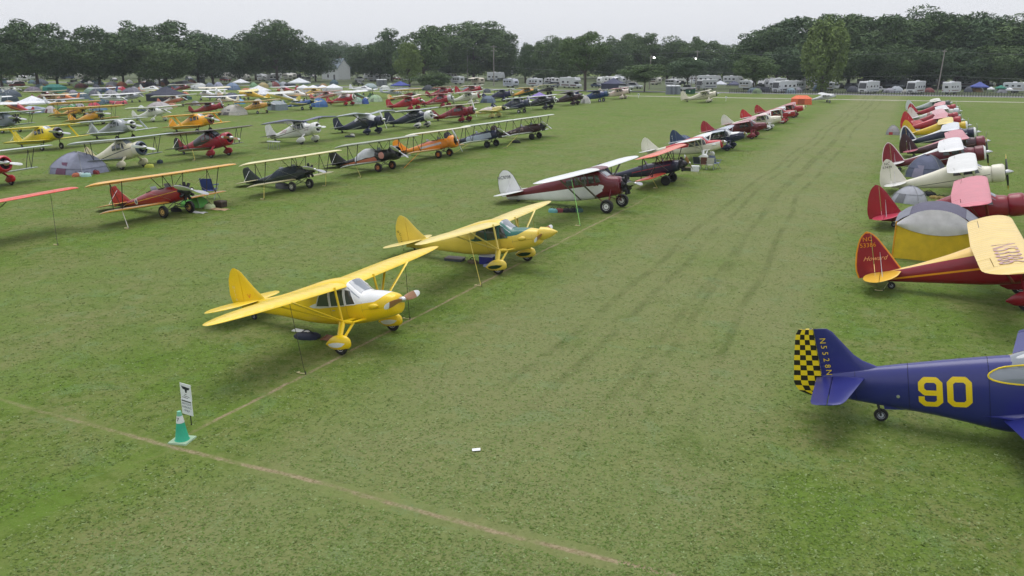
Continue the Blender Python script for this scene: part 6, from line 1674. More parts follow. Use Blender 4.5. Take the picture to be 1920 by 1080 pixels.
D_('slate blue tent between navy airplanes', 915, 193, 27, 15, lin(96, 112, 136), lin(110, 124, 146))
D_('dark tent behind the blue canopy', 803, 170, 22, 12, lin(60, 66, 72))
D_('pale tent by the road behind the red airplanes', 880, 170, 24, 9, lin(140, 154, 162))
D_('dark slate tent by the road', 913, 174, 16, 9, lin(80, 86, 96))
canopy('purple pop-up canopy over the black airplane', 1011, 196, 38, lin(140, 120, 190), hpx=20)
D_('ring-shaped pale green tent beside the purple canopy', 968, 192, 16, 12, lin(170, 190, 160), doorc=lin(30, 30, 36))
D_('white tent between the plum and blue airplanes', 1098, 194, 20, 16, lin(206, 204, 200), lin(196, 194, 190))
D_('small red tent behind the plum airplane', 1074, 180, 10, 7, lin(180, 50, 60))
D_('lilac grey tent beside the cream cabin biplane', 150, 327, 84, 46, lin(140, 144, 168), lin(150, 154, 176), rz=.1, doorc=lin(112, 74, 100))
D_('bright green low tent beside the red biplane', 366, 389, 44, 22, lin(112, 196, 96), lin(104, 186, 88), rz=.2)
D_('blue-grey dome tent under the dark blue airplane', 1278, 272, 40, 20, lin(96, 110, 138), lin(86, 100, 130))
cabin_tent('orange tent beside the far white airplane', 1502, 196, 38, 19, lin(222, 110, 72), lin(226, 112, 74), rz=.1)

# tents between the aircraft of the right row
def big_tent():
    o = thing('cabin_tent', 'large tent with yellow and white front, maroon side and grey roof', 'tent', (1.75, 44.0), radians(-3), 'tents in the right row')
    W, D, H, Z = 3.4, 3.0, 1.75, 2.5; n = 12
    def arch(f): return Z - (Z - H) * (abs(2 * f - 1) ** 2.2)
    roof = []
    for j in range(9):
        g = j / 8; y = -D / 2 + D * g
        roof.append([(-W / 2 * (1.03) + W * 1.03 * i / n, y, arch(i / n) - .1 * (abs(2 * g - 1)) ** 2 + .015 * sin(i * 2.1 + j * 1.7)) for i in range(n + 1)])
    MB().loft(roof, 0, (False, False), False).build('tent_roof', cloth(lin(92, 90, 110)), o, smooth=60)
    MB().loft([[(p[0], p[1], p[2] + .02) for p in r[:3]] for r in roof], 0, (False, False), False).loft([[(p[0], p[1], p[2] + .02) for p in r[-3:]] for r in roof], 0, (False, False), False).build('roof_edge_panel', cloth(lin(132, 134, 146)), o, smooth=60)
    # front wall: yellow with a white sun flap bellying over it
    fr = [[(-W / 2 + W * i / n, -D / 2 - .12 * (1 - t) - .02 * sin(i * 1.9 + 3 * t), t * (arch(i / n) - .1)) for i in range(n + 1)] for t in (0, .25, .5, .75, 1)]
    MB().loft(fr, 0, (False, False), False).build('front_wall', cloth(lin(216, 184, 34)), o, smooth=60)
    fl = []
    for t in (0, .25, .5, .75, 1):
        r = []
        for i in range(n + 1):
            f = i / n; zt = arch(f) - .06; zb = 1.58 - .34 * (1 - (2 * f - 1) ** 2); r.append((-W / 2 * .97 + W * .97 * f, -D / 2 - .1 - .1 * sin(pi * t) - .03 * sin(6 * t + f), zb + (zt - zb) * t))
        fl.append(r)
    MB().loft(fl, 0, (False, False), False).build('white_flap', cloth(lin(222, 220, 226)), o, smooth=60)
    for s in (-1, 1):
        MB().add([(s * W / 2, -D / 2 - .1, 0), (s * W / 2 * 1.02, D / 2, 0), (s * W / 2, D / 2, H - .12), (s * W / 2, -D / 2, H - .12)], [(0, 1, 2, 3)]).build('side_wall', cloth(lin(120, 50, 48)), o, smooth=0)
    MB().add([(-W / 2, D / 2, 0), (W / 2, D / 2, 0), (W / 2, D / 2, H), (-W / 2, D / 2, H)], [(0, 1, 2, 3)]).build('back_wall', cloth(lin(120, 50, 48)), o, smooth=0)
    for s in (-1, 1): MB().tube((s * W / 2 * .99, -D / 2 - .13, 0), (s * W / 2 * .99, -D / 2 - .03, H), .035).build('corner_trim', cloth(lin(214, 150, 30)), o)
big_tent()
D_('light grey dome tent behind the second red tail', 1703, 382, 60, 36, lin(166, 168, 178), lin(172, 174, 184), group='tents in the right row')
D_('slate dome tent with lilac band between cream and maroon airplanes', 1735, 334, 66, 48, lin(92, 98, 122), lin(100, 106, 132), group='tents in the right row', doorc=lin(140, 136, 160))
D_('grey and red tent left of the yellow tail', 1674, 253, 24, 20, lin(150, 148, 152), lin(158, 156, 160), group='tents in the right row', doorc=lin(170, 50, 56))
D_('low grey dome tent by the navy and white airplane', 1718, 254, 28, 12, lin(140, 140, 158), group='tents in the right row')
D_('salmon red tent behind the yellow tail', 1716, 240, 36, 16, lin(206, 110, 108), lin(190, 96, 96), group='tents in the right row')
D_('grey-green tent beyond the red tails', 1712, 224, 22, 13, lin(176, 184, 182), group='tents in the right row')

# ------------------------------------------------------------------ motorhomes, trailers and cars beyond the road
N_ = radians(-115.3)      # nose towards the camera
S_ = radians(-25.3)       # side-on, nose to the right
rv('white trailer with flat awning left of the first pole', 858, 158, 'trailer', S_ + pi, awning=lin(210, 214, 220), L=6)
rv('beige trailer with sloping awning between the first two poles', 896, 159, 'trailer', S_, body=lin(206, 196, 178), stripe=lin(170, 140, 110), L=5.6, awning=lin(214, 206, 192), H=2.7)
rv('tall white fifth-wheel trailer behind the second pole', 930, 153, 'fifth', S_ + .3, L=8, H=4.0)
rv('white trailer farther back above the round trailer', 954, 142, 'trailer', S_, L=7, H=3.4)
rv('silver round-ended trailer right of the second pole', 958, 164, 'trailer', S_, body=lin(186, 190, 206), L=6)
rv('white trailer with awning left of the cab motorhome', 1002, 163, 'trailer', S_ + pi, L=6.4, awning=lin(222, 226, 230))
rv('white motorhome with cab over, side-on beside the feathery tree', 1070, 165, 'classc', S_, L=8.8, H=3.6)
rv('long white trailer roof behind the dark canopy', 1157, 158, 'trailer', S_, L=7.5, awning=lin(230, 232, 236))
rv('camper trailer behind the small spreading tree', 1260, 163, 'trailer', S_ + .2, L=4.5, H=2.6, body=lin(190, 190, 196))
rv('white motorhome seen from behind beside the tall pole', 1324, 168, 'classa', N_, L=8, H=3.2)
rv('long white trailer behind the tall pole', 1330, 158, 'trailer', S_, L=10, H=3.4)
rv('second long white trailer right of the tall pole', 1374, 158, 'trailer', S_, L=8, H=3.2)
rv('white box trailer left of the round green tree', 1400, 168, 'trailer', S_ + .1, L=4.6, H=3.0)
rv('white motorhome facing the field left of the orange tent', 1470, 174, 'classa', N_, H=3.5)
rv('white motorhome half behind the first facing one', 1457, 168, 'trailer', N_, L=7, H=3.6)
rv('white trailer end-on right of the facing motorhome', 1494, 171, 'trailer', N_ + pi, L=6, H=3.1)
rv('beige trailer beside the blue tent in the wood', 1512, 169, 'trailer', S_, L=4, H=2.4, body=lin(196, 190, 180))
rv('grey white trailer behind the blue tent', 1530, 165, 'trailer', S_, L=6, H=3.2, body=lin(190, 194, 200))
rv('small white trailer right of the willow', 1557, 170, 'trailer', S_, L=4.6, H=2.6)
rv('white motorhome facing the field in the dark wood', 1628, 175, 'classa', N_ + .1, H=3.5)
rv('white bus-like motorhome with wide windshield left of the leaning pole', 1716, 176, 'classa', N_ + .15, H=3.6)
rv('white trailer end-on right of the leaning pole', 1783, 176, 'trailer', N_ + pi, L=7, H=3.4)
rv('long white trailer deep in the wood on the right', 1812, 166, 'trailer', S_, L=9, H=3.2)
rv('white trailer deep in the wood left of the leaning pole', 1682, 164, 'trailer', S_, L=7, H=3.4)
rv('white trailer at the right end of the camp', 1905, 174, 'trailer', S_, L=7, H=3.0)
rv('pale trailer far back under the left trees', 60, 150, 'trailer', S_, L=9, H=3.4)
rv('white trailer seen between the left trunks', 492, 152, 'trailer', S_, L=6, H=3)
rv('white trailer right of the white house', 700, 152, 'trailer', S_, L=6.5, H=2.8)
car('white sport utility car near the feathery tree', 1174, 168, 'suv', S_, lin(220, 222, 226))
car('second white sport utility car right of the first', 1190, 166, 'suv', S_ + .2, lin(206, 210, 216))
car('white pickup truck beside the portable toilets', 1288, 171, 'pickup', S_ + pi, lin(222, 224, 228))
car('white car between the motorhomes in the wood', 1649, 172, 'sedan', S_, lin(214, 216, 220))
car('white pickup truck in the wood', 1678, 165, 'pickup', S_, lin(206, 214, 222))
car('dark pickup truck on the road near the toilets', 672, 161, 'pickup', S_, lin(34, 48, 44))
car('silver car beside the white house', 648, 147, 'sedan', S_, lin(186, 190, 198))
car('pale car under the left trees', 30, 158, 'sedan', S_, lin(200, 204, 206))
car('grey car beside the class cab motorhome', 1036, 164, 'suv', S_ + pi, lin(150, 158, 170))
car('blue car behind the dark canopy', 1120, 164, 'sedan', S_, lin(70, 84, 110))
car('red car far back under the left trees', 272, 158, 'sedan', S_, lin(160, 40, 50))
car('dark car in the wood behind the fence', 1432, 169, 'suv', S_, lin(60, 66, 78))
car('dark van in the wood behind the fence', 1600, 170, 'van', S_, lin(70, 74, 84))
canopy('dark blue canopy beside the long white trailer', 1150, 167, 40, lin(66, 70, 100), hpx=16, wall=lin(70, 72, 96))
canopy('white canopy right of the tall pole', 1350, 167, 24, lin(210, 214, 224), hpx=15)
canopy('dark blue flat canopy right of the white one', 1376, 167, 24, lin(80, 84, 110), hpx=14)
canopy('blue pop-up canopy in the wood on the right', 1835, 173, 34, lin(74, 88, 160), hpx=17)
canopy('white round canopy right of the blue one', 1857, 175, 13, lin(220, 222, 228), hpx=14)
canopy('green pop-up canopy in the wood', 1875, 174, 19, lin(50, 128, 108), hpx=15)
canopy('small white canopy at the right end', 1892, 175, 13, lin(222, 224, 228), hpx=12)
D_('blue dome tent in the wood behind the fence', 1532, 171, 18, 13, lin(110, 134, 160))
D_('grey-white dome tent between the facing motorhomes', 1681, 174, 24, 14, lin(170, 176, 184))
D_('grey tent right of the box trailer', 1432, 172, 26, 10, lin(96, 100, 112))
for k in range(3): toilet(('left', 'middle', 'right')[k] + ' grey portable toilet of the row beside the path', 1253.5 + 8.2 * k, 177, rz=S_)
for k in range(3): toilet(('left', 'middle', 'right')[k] + ' grey portable toilet of the row by the road', 710 + 6 * k, 162, lin(132, 136, 146), rz=S_)
for k in range(2): toilet(('left', 'right')[k] + ' grey portable toilet under the left trees', 375 + 6 * k, 155, lin(128, 136, 144), rz=S_)

def dumpster(label, u, vb, c):
    x, y, ppm = px(u, vb); o = thing('dumpster', label, 'dumpster', (x, y), S_, 'dumpsters')
    MB().loft([[(-.95, -.6, .15), (.95, -.6, .15), (.95, .6, .15), (-.95, .6, .15)], [(-1.05, -.8, 1.25), (1.05, -.8, 1.25), (1.05, .7, 1.5), (-1.05, .7, 1.5)]]).build('bin', mat('dumpster_paint', c, .5, var=.2), o, smooth=0)
    MB().add([(-1.1, -.84, 1.29), (1.1, -.84, 1.29), (1.1, .74, 1.54), (-1.1, .74, 1.54), (-1.1, -.84, 1.35), (1.1, -.84, 1.35), (1.1, .74, 1.6), (-1.1, .74, 1.6)], [(0, 1, 2, 3), (4, 5, 6, 7), (0, 1, 5, 4), (1, 2, 6, 5), (2, 3, 7, 6), (3, 0, 4, 7)]).build('lid', TRIM, o, smooth=0)
    MB().box((.3, -.74, .8), (.4, .02, .4)).build('label_plate', mat('label_plate', lin(206, 214, 206), .5), o, smooth=0)
dumpster('green dumpster beside the white pickup truck', 1294.5, 177, lin(30, 84, 66))

def house():
    x, y, ppm = px(634, 149); o = thing('house', 'white house with grey gable roof among the trees', 'house', (x, y), radians(-12))
    W, D, H = 8.2, 7.0, 5.2; wm = mat('white_siding', lin(220, 222, 226), .7, var=.06); rm = mat('grey_shingles', lin(124, 136, 146), .85, var=.15, scale=3)
    MB().add([(-W / 2, -D / 2, 0), (W / 2, -D / 2, 0), (W / 2, D / 2, 0), (-W / 2, D / 2, 0), (-W / 2, -D / 2, H), (W / 2, -D / 2, H), (W / 2, D / 2, H), (-W / 2, D / 2, H), (-W / 2, 0, H + 3.6), (W / 2, 0, H + 3.6)],
             [(0, 1, 5, 4), (2, 3, 7, 6), (1, 2, 6, 9, 5), (3, 0, 4, 8, 7)]).build('wall', wm, o, smooth=0)
    e = .5; rf = MB()
    for s in (-1, 1):
        k = 3.6 / (D / 2)
        a = [(-W / 2 - e, s * (D / 2 + e), H - e * k), (W / 2 + e, s * (D / 2 + e), H - e * k), (W / 2 + e, 0, H + 3.62), (-W / 2 - e, 0, H + 3.62)]
        rf.add(a + [(p[0], p[1], p[2] + .18) for p in a], [(0, 1, 2, 3), (4, 5, 6, 7), (0, 1, 5, 4), (1, 2, 6, 5), (3, 0, 4, 7)])
    r = rf.build('roof', rm, o, smooth=0)
    MB().box((1.5, .4, H + 4.0), (.6, .6, 1.4)).build('chimney', mat('chimney_brick', lin(130, 96, 86), .9), r, smooth=0)
    for wx, wz in ((-2.4, 3.9), (1.8, 3.9), (-2.4, 1.5)):
        w = MB().box((wx, -D / 2 - .02, wz), (.95, .06, 1.3)).build('window', GLS, o, smooth=0)
        MB().box((wx, -D / 2 - .05, wz - .72), (1.2, .12, .1)).build('sill', wm, w, smooth=0)
    d = MB().box((1.6, -D / 2 - .03, 1.05), (1.0, .06, 2.1)).build('door', mat('house_door', lin(90, 90, 96), .6), o, smooth=0)
    MB().lathe([(-.03, .03), (.03, .03)], 6, 'y', (1.95, -D / 2 - .08, 1.05)).build('handle', METAL, d)
    MB().box((-W / 2 - 1.6, -.5, 1.5), (3.2, 4.5, 3.0)).build('side_wing', wm, o, smooth=0)
    MB().box((-W / 2 - 1.6, -.5, 3.1), (3.6, 4.9, .2)).build('side_roof', rm, o, smooth=0)
house()

# ------------------------------------------------------------------ poles, wires and lamps
PW = mat('weathered_pole_wood', lin(150, 144, 140), .9, var=.15, scale=2)
def pole(label, u, vb, vt, arms=1, lean=0.0, wood=PW):
    x, y, ppm = px(u, vb); H = (vb - vt) / ppm
    o = thing('utility_pole', label, 'pole', (x, y), S_, 'utility poles')
    MB().tube((0, 0, -.3), (lean * H, 0, H), .2, .13, 8).build('pole', wood, o)
    for k in range(arms):
        z = H - .5 - 1.3 * k; a = MB().box((lean * z, 0, z), (.12, 2.4, .14)).build('crossarm', wood, o, smooth=0)
        for yy in (-1.1, -.5, .5, 1.1): MB().lathe([(0, .05), (.08, .07), (.18, .05), (.2, .01)], 6, 'z', (lean * z, yy, z + .07)).build('insulator', mat('insulator', lin(150, 150, 150), .3), a)
    return (x, y, H)
pA = pole('slim utility pole left of the beige trailer', 877, 151, 88)
pB = pole('utility pole with crossarms among the white trailers', 926, 161, 88, 2)
pC = pole('tall utility pole beside the lit street lamp', 1304, 166, 97)
pD = pole('slightly leaning utility pole on the right', 1757, 174, 96, 1, .05)
pE = pole('utility pole in front of the white house', 632, 147, 97)
def wire(label, a, b, za, zb, sag):
    A, B = Vector((a[0], a[1], za)), Vector((b[0], b[1], zb)); pts = []
    for i in range(15):
        t = i / 14; p = A.lerp(B, t); pts.append((p.x - A.x, p.y - A.y, p.z - sag * 4 * t * (1 - t)))
    o = MB().path(pts, .035, 3).build('power_line', mat('cable', lin(120, 122, 124), .6, var=0)); o.location = (A.x, A.y, 0)
    tag(o, label, 'wire', 'power lines')
far_r = (*spot(2150, 178), 0); far_l = (*spot(380, 147), 0)
wire('upper power line from leaning pole to tall pole', pD, pC, pD[2] - .3, pC[2] - .3, 1.2)
wire('lower power line from leaning pole to tall pole', pD, pC, pD[2] - 6.6, pC[2] - 6, 1.0)
wire('upper power line right of the leaning pole', pD, far_r, pD[2] - .3, pD[2] - .4, 1.0)
wire('lower power line right of the leaning pole', pD, far_r, pD[2] - 6.6, pD[2] - 6.8, .9)
wire('upper power line from tall pole to crossarm pole', pC, pB, pC[2] - .3, pB[2] - .4, 1.6)
wire('lower power line from tall pole to crossarm pole', pC, pB, pC[2] - 6, pB[2] - 6.5, 1.2)
wire('power line between the slim pole and the crossarm pole', pA, pB, pA[2] - .3, pB[2] - .4, .8)
wire('power line from the slim pole to the house pole', pA, pE, pA[2] - .3, pE[2] - .3, 1.5)
def street_lamp(label, u, vb, vt, lu):
    x, y, ppm = px(u, vb); H = (vb - vt) / ppm; L = (lu - u) / ppm
    o = thing('street_lamp', label, 'street lamp', (x, y), S_, 'lit street lamps')
    MB().tube((0, 0, -.3), (.02 * H, 0, H), .14, .09, 8).build('pole', PW, o)
    MB().tube((.02 * H, 0, H - .4), (L, 0, H - .55), .05, .04, 6).build('arm', METAL, o)
    h = MB().lathe([(-.1, .12), (0, .3), (.14, .34), (.3, .12), (.33, .02)], 12, 'z', (L, 0, H - .75)).build('lamp_head', METAL, o)
    MB().lathe([(-.34, .02), (-.28, .22), (-.1, .3), (0, .28)], 12, 'z', (L, 0, H - .74)).build('lit_bulb', mat('lit_bulb', (1, 1, 1), .3, var=0, emit=(1, .97, .9, 14)), h)
street_lamp('lit street lamp above the small spreading tree', 1217, 168, 105, 1226)
street_lamp('lit street lamp beside the tall utility pole', 1296, 160, 107, 1303)

# ------------------------------------------------------------------ black fence along the road on the right
def fence():
    a, b = Vector(spot(1368, 174)), Vector(spot(2010, 184)); n = 130
    o = thing('fence', 'low black post and rail fence in front of the motorhomes', 'fence', (a.x, a.y)); m = mat('black_fence_plastic', lin(44, 44, 48), .7, var=.2)
    post = MB().box((0, 0, .5), (.1, .1, 1.0)).mesh('post', m, 0); slat = None
    d = (b - a) / n; ang = math.atan2(d.y, d.x)
    for i in range(n + 1): link('post', post, o, Matrix.Translation((d.x * i, d.y * i, 0)) @ Matrix.Rotation(ang, 4, 'Z'))
    for z in (.28, .58, .88):
        MB().tube((0, 0, z), (d.x * n, d.y * n, z), .04, .04, 4).build('rail', m, o)
fence()

# small things on the near grass
def marker(label, u, vb):
    x, y, ppm = px(u, vb); o = thing('field_marker', label, 'marker', (x, y), S_, 'white field markers')
    MB().tube((0, 0, 0), (0, 0, .7), .04, .04, 6).build('stake', PROPW, o)
    MB().box((0, 0, .85), (.5, .04, .42)).build('panel', PROPW, o, smooth=0)
marker('white field marker left of the lone cream airplane', 1197, 184)
marker('white field marker right of the lone cream airplane', 1361, 190)

# far clutter of the camp under the trees: too small and alike to tell apart
rr = random.Random(3)
def far_set(n, u0, u1, v0, v1, kinds, lab):
    spots = sorted((rr.uniform(u0, u1), rr.uniform(v0, v1), rr.choice(kinds)) for _ in range(n)); cnt = {}
    for u, v, k in spots:
        i = cnt[k] = cnt.get(k, -1) + 1; a = rr.choice((S_, S_ + pi, N_, S_ + .4))
        if k == 't': rv(ORD[i] + ' pale trailer from the left, far back ' + lab, u, v, 'trailer', a, L=rr.uniform(4.5, 8), H=rr.uniform(2.5, 3.2), body=rr.choice((WHITE, lin(206, 206, 210), lin(196, 194, 186))), group='trailers far back ' + lab)
        elif k == 'c': car(ORD[i] + ' car from the left, far back ' + lab, u, v, rr.choice(('suv', 'sedan', 'pickup')), a, rr.choice((lin(214, 216, 220), lin(150, 156, 164), lin(60, 66, 76), lin(120, 40, 44), lin(70, 84, 110))), group='cars far back ' + lab)
        else: dome_tent(ORD[i] + ' small tent from the left, far back ' + lab, u, v, rr.uniform(9, 15), rr.uniform(6, 9), rr.choice((lin(120, 130, 120), lin(170, 176, 176), lin(110, 112, 130), lin(150, 110, 90), lin(80, 110, 120), lin(196, 196, 196))), group='small tents far back ' + lab)
far_set(40, -20, 600, 142, 154, 'ttcct', 'behind the left trees')
far_set(20, 10, 420, 156, 168, 'ddcd', 'at the foot of the left trees')
far_set(16, 660, 860, 144, 153, 'ttc', 'behind the middle trees')
far_set(22, 980, 1420, 150, 160, 'ttccd', 'behind the motorhome row')
far_set(26, 1420, 1930, 158, 168, 'ttcdd', 'in the right wood')

def mid_set(n, u0, u1, v0, v1, lab):
    pal = (lin(96, 104, 118), lin(150, 150, 160), lin(70, 96, 110), lin(120, 60, 60), lin(186, 186, 180), lin(110, 130, 96), lin(160, 130, 90), lin(80, 84, 96), lin(130, 150, 160), lin(190, 120, 90))
    nm = ('slate', 'light grey', 'blue-green', 'dark red', 'off-white', 'olive', 'tan', 'charcoal', 'pale blue', 'rust')
    spots = sorted((rr.uniform(u0, u1), rr.uniform(v0, v1), rr.randrange(10)) for _ in range(n)); cnt = {}
    for u, v, k in spots:
        i = cnt[k] = cnt.get(k, -1) + 1
        dome_tent('%s %s tent from the left %s' % (ORD[i], nm[k], lab), u, v, rr.uniform(14, 24), rr.uniform(9, 13), pal[k], group='tents ' + lab)
mid_set(50, -10, 640, 158, 178, 'scattered along the back of the camp')
mid_set(24, 10, 560, 176, 200, 'scattered between the camp airplanes')
mid_set(18, 1385, 1925, 171, 176, 'behind the black fence')
# ------------------------------------------------------------------ things on the grass beside the aircraft
def cone_and_sign():
    x, y = spot(342, 826); o = thing('traffic_cone', 'green traffic cone with white collar beside the parking sign', 'cone', (x, y), radians(14))
    pr = lambda z: .175 - .125 * z / .78
    MB().lathe([(0.03, .19), (.06, pr(.06)), (.5, pr(.5))], 18).build('lower_cone', mat('green_plastic', lin(44, 170, 134), .5, var=.08), o)
    col = MB().lathe([(.5, pr(.5) + .004), (.68, pr(.68) + .004)], 18, cap=(False, False)).build('white_collar', mat('collar_white', lin(226, 228, 230), .5), o)
    MB().lathe([(.68, pr(.68)), (.79, pr(.79)), (.8, .005)], 18).build('cone_tip', mat('pale_green_plastic', lin(120, 190, 160), .5), o)
    MB().box((0, 0, .018), (.5, .5, .036), taper=(.96, .96)).build('base', mat('faded_base', lin(160, 186, 158), .7, var=.15), o, smooth=0)
    vs, fs = text2d('7', .13); MB().add([((pr(.6) + .012) * sin(u / .08), -(pr(.6) + .012) * cos(u / .08), .6 + v) for u, v in vs], fs).build('lettering', TRIM, o, smooth=0)
    x, y = spot(357, 797); o = thing('parking_sign', 'white two-panel antique parking sign on a black stake', 'sign', (x, y), radians(-4))
    MB().tube((.02, .02, -.1), (.02, .02, 1.0), .014, .014, 6).build('stake', TRIM, o)
    wht = mat('sign_white', lin(232, 234, 238), .5, var=.04); ink = mat('sign_ink', lin(30, 34, 50), .5, var=0)
    up = MB().box((-.03, 0, .92), (.4, .012, .44)).build('upper_panel', wht, o, smooth=0)
    lo = MB().box((-.03, -.014, .5), (.4, .012, .42)).build('lower_panel', wht, o, smooth=0)
    def flat(pts, z0, par, nm): MB().add([(-.03 + a, -.0085 + (-.014 if par is lo else 0), z0 + b) for a, b in pts], [tuple(range(len(pts)))]).build(nm, ink, par, smooth=0)
    flat([(-.16, .15), (.16, .13), (.12, .07), (.05, .06), (.035, -.02), (-.015, -.02), (-.03, .06), (-.1, .07)], .92, up, 'emblem')
    flat([(-.05, -.06), (.02, -.065), (.02, -.08), (-.05, -.075)], .92, up, 'emblem'); flat([(-.09, -.105), (.12, -.125), (.13, -.14), (-.09, -.118)], .92, up, 'emblem'); flat([(-.15, -.15), (.06, -.165), (.06, -.178), (-.15, -.162)], .92, up, 'emblem')
    flat([(-.17, .185), (.17, .175), (.17, .145), (-.17, .155)], .5, lo, 'bar')
    for i, t in enumerate(('ANTIQUE', 'PARKING', 'ONLY')):
        vs, fs = text2d(t, .082); MB().add([(-.03 + u, -.0225, .5 + .09 - .095 * i + v) for u, v in vs], fs).build('lettering', mat('sign_blue_ink', lin(70, 78, 110), .5, var=0), lo, smooth=0)
    x, y = spot(893, 845); o = thing('paper_card', 'small white card lying on the open grass', 'card', (x, y, .02), .5)
    MB().add([(-.1, -.06, .0), (.1, -.06, .012), (.1, .06, .02), (-.1, .06, .004), (-.1, -.06, .004), (.1, -.06, .016), (.1, .06, .024), (-.1, .06, .008)], [(0, 1, 2, 3), (4, 5, 6, 7), (0, 1, 5, 4), (1, 2, 6, 5), (2, 3, 7, 6), (3, 0, 4, 7)]).build('card', wht, o, smooth=0)
cone_and_sign()

def lump(mb, c, d, seed, k=.18):
    r = random.Random(seed); rings = []; ph = r.uniform(0, 6)
    for i in range(7):
        t = i / 6; z = d[2] * (1 - (1 - t) ** 1.6); rad = max((1 - t ** 2.6), .04) ** .6
        rings.append([(c[0] + d[0] / 2 * rad * cos(a) * (1 + k * sin(3 * a + ph + 2 * t)), c[1] + d[1] / 2 * rad * sin(a) * (1 + k * cos(2 * a + ph)), c[2] + z * (1 + .25 * k * sin(4 * a + ph))) for a in [2 * pi * j / 14 for j in range(14)]])
    return mb.loft(rings, 0)
def bag(label, u, v, d, c, rz=0.0, strap=BLACK, group='bags on the grass'):
    x, y = spot(u, v); o = thing('duffel_bag', label, 'bag', (x, y), rz, group)
    mb = MB(); lump(mb, (0, 0, 0), d, len(label) * 7 + int(u)); mb.build('bag_body', cloth(c, 'bag_fabric'), o, smooth=60)
    pts = [(-d[0] * .25 + d[0] * .5 * i / 8, 0, d[2] * .9 + .12 * sin(pi * i / 8)) for i in range(9)]
    MB().path(pts, .018, 4).build('handle', cloth(strap, 'strap'), o)
    return o
def box_thing(name, label, cat, u, v, d, c, lid=None, rz=0.0, group='boxes on the grass'):
    x, y = spot(u, v); o = thing(name, label, cat, (x, y), rz, group)
    MB().box((0, 0, d[2] * .42), (d[0], d[1], d[2] * .84), taper=(1.04, 1.04)).build('box_body', mat('moulded_plastic', c, .5, var=.08), o, smooth=0)
    MB().box((0, 0, d[2] * .92), (d[0] * 1.07, d[1] * 1.07, d[2] * .16), taper=(.96, .96)).build('lid', mat('moulded_lid', lid or c, .5, var=.06), o, smooth=0)
    for s in (-1, 1): MB().box((s * d[0] * .54, 0, d[2] * .6), (.04, d[1] * .4, .05)).build('handle', TRIM, o, smooth=0)
    return o
def chair(label, u, v, c, rz, s=1.0):
    x, y = spot(u, v); o = thing('camp_chair', label, 'chair', (x, y), rz, 'camp chairs', s); f = cloth(c, 'chair_fabric')
    MB().add([(-.25, -.25, .42), (.25, -.25, .42), (.25, .22, .36), (-.25, .22, .36), (-.25, -.25, .44), (.25, -.25, .44), (.25, .22, .38), (-.25, .22, .38)], [(0, 1, 2, 3), (4, 5, 6, 7), (0, 1, 5, 4), (2, 3, 7, 6), (1, 2, 6, 5), (0, 3, 7, 4)]).build('seat', f, o, smooth=0)
    MB().add([(-.26, .22, .42), (.26, .22, .42), (.28, .4, .95), (-.28, .4, .95), (-.26, .24, .42), (.26, .24, .42), (.28, .42, .95), (-.28, .42, .95)], [(0, 1, 2, 3), (4, 5, 6, 7), (2, 3, 7, 6), (1, 2, 6, 5), (0, 3, 7, 4)]).build('backrest', f, o, smooth=0)
    for a, b in (((-.28, -.27, 0), (-.27, .24, .55)), ((.28, -.27, 0), (.27, .24, .55)), ((-.27, .3, 0), (-.28, -.24, .62)), ((.27, .3, 0), (.28, -.24, .62))): MB().tube(a, b, .016, .016, 5).build('leg', POLE, o)
    for sx in (-1, 1): MB().tube((sx * .29, -.26, .62), (sx * .29, .3, .66), .022, .022, 5).build('armrest', f, o); MB().tube((sx * .27, .22, .4), (sx * .28, .42, .97), .016, .016, 5).build('back_post', POLE, o)
    return o
def mat_thing(label, u, v, w, d, c, rz=0.0):
    x, y = spot(u, v); o = thing('ground_mat', label, 'mat', (x, y, .005), rz, 'mats on the grass'); n = 8; vs = []
    for i in range(n + 1):
        for j in range(n + 1): vs.append((-w / 2 + w * i / n, -d / 2 + d * j / n, .02 + .015 * sin(i * 1.3 + j * .9)))
    MB().add(vs, [(i * (n + 1) + j, (i + 1) * (n + 1) + j, (i + 1) * (n + 1) + j + 1, i * (n + 1) + j + 1) for i in range(n) for j in range(n)]).build('mat_sheet', cloth(c, 'mat_fabric'), o, smooth=60)
    MB().tube((-w / 2, -d / 2, .03), (-w / 2, d / 2, .03), .025, .025, 6).build('rolled_edge', cloth(tuple(k * .8 for k in c), 'mat_edge'), o)

# nearest yellow airplane
bag('dark blue bag under the bright yellow airplane', 577, 634, (.9, .5, .2), lin(34, 40, 62), .2)
x, y = spot(566, 630)
o = thing('folded_poles', 'bundle of white folded poles on the dark blue bag', 'poles', (x, y, .16), radians(-4))
for k in range(4): MB().tube((-.35, -.1 + .06 * k, .02 * (k % 2)), (.3, -.06 + .06 * k, .03), .016, .016, 5).build('pole', PROPW, o)
mat_thing('brown folded mat behind the near wheel of the bright yellow airplane', 628, 636, .8, .55, lin(150, 104, 76), .2)
box_thing('tool_box', 'open grey tool tray under the pale yellow airplane', 'box', 853, 488, (.85, .5, .14), lin(70, 74, 84), lin(90, 70, 74), .1)
box_thing('cooler', 'blue cooler with white lid under the pale yellow airplane', 'cooler', 913, 494, (.62, .4, .42), lin(48, 52, 140), lin(206, 210, 224), .15)
bag('small brown bag left of the blue cooler', 886, 493, (.55, .35, .16), lin(96, 84, 60))
bag('white and blue bundle in front of the blue cooler', 917, 500, (.7, .35, .12), lin(150, 160, 196))
# maroon and white cabin airplane
for k, (u, c, t) in enumerate(((1036, lin(110, 170, 176), 'aqua'), (1048, lin(120, 50, 60), 'dark red'), (1062, lin(28, 28, 32), 'black'), (1074, lin(24, 26, 30), 'charcoal'), (1085, lin(60, 90, 84), 'dark green'))):
    bag(t + ' bag in the row under the maroon and white airplane', u, 398 - k * .2, (.62, .45, .24), c, .3 * k)
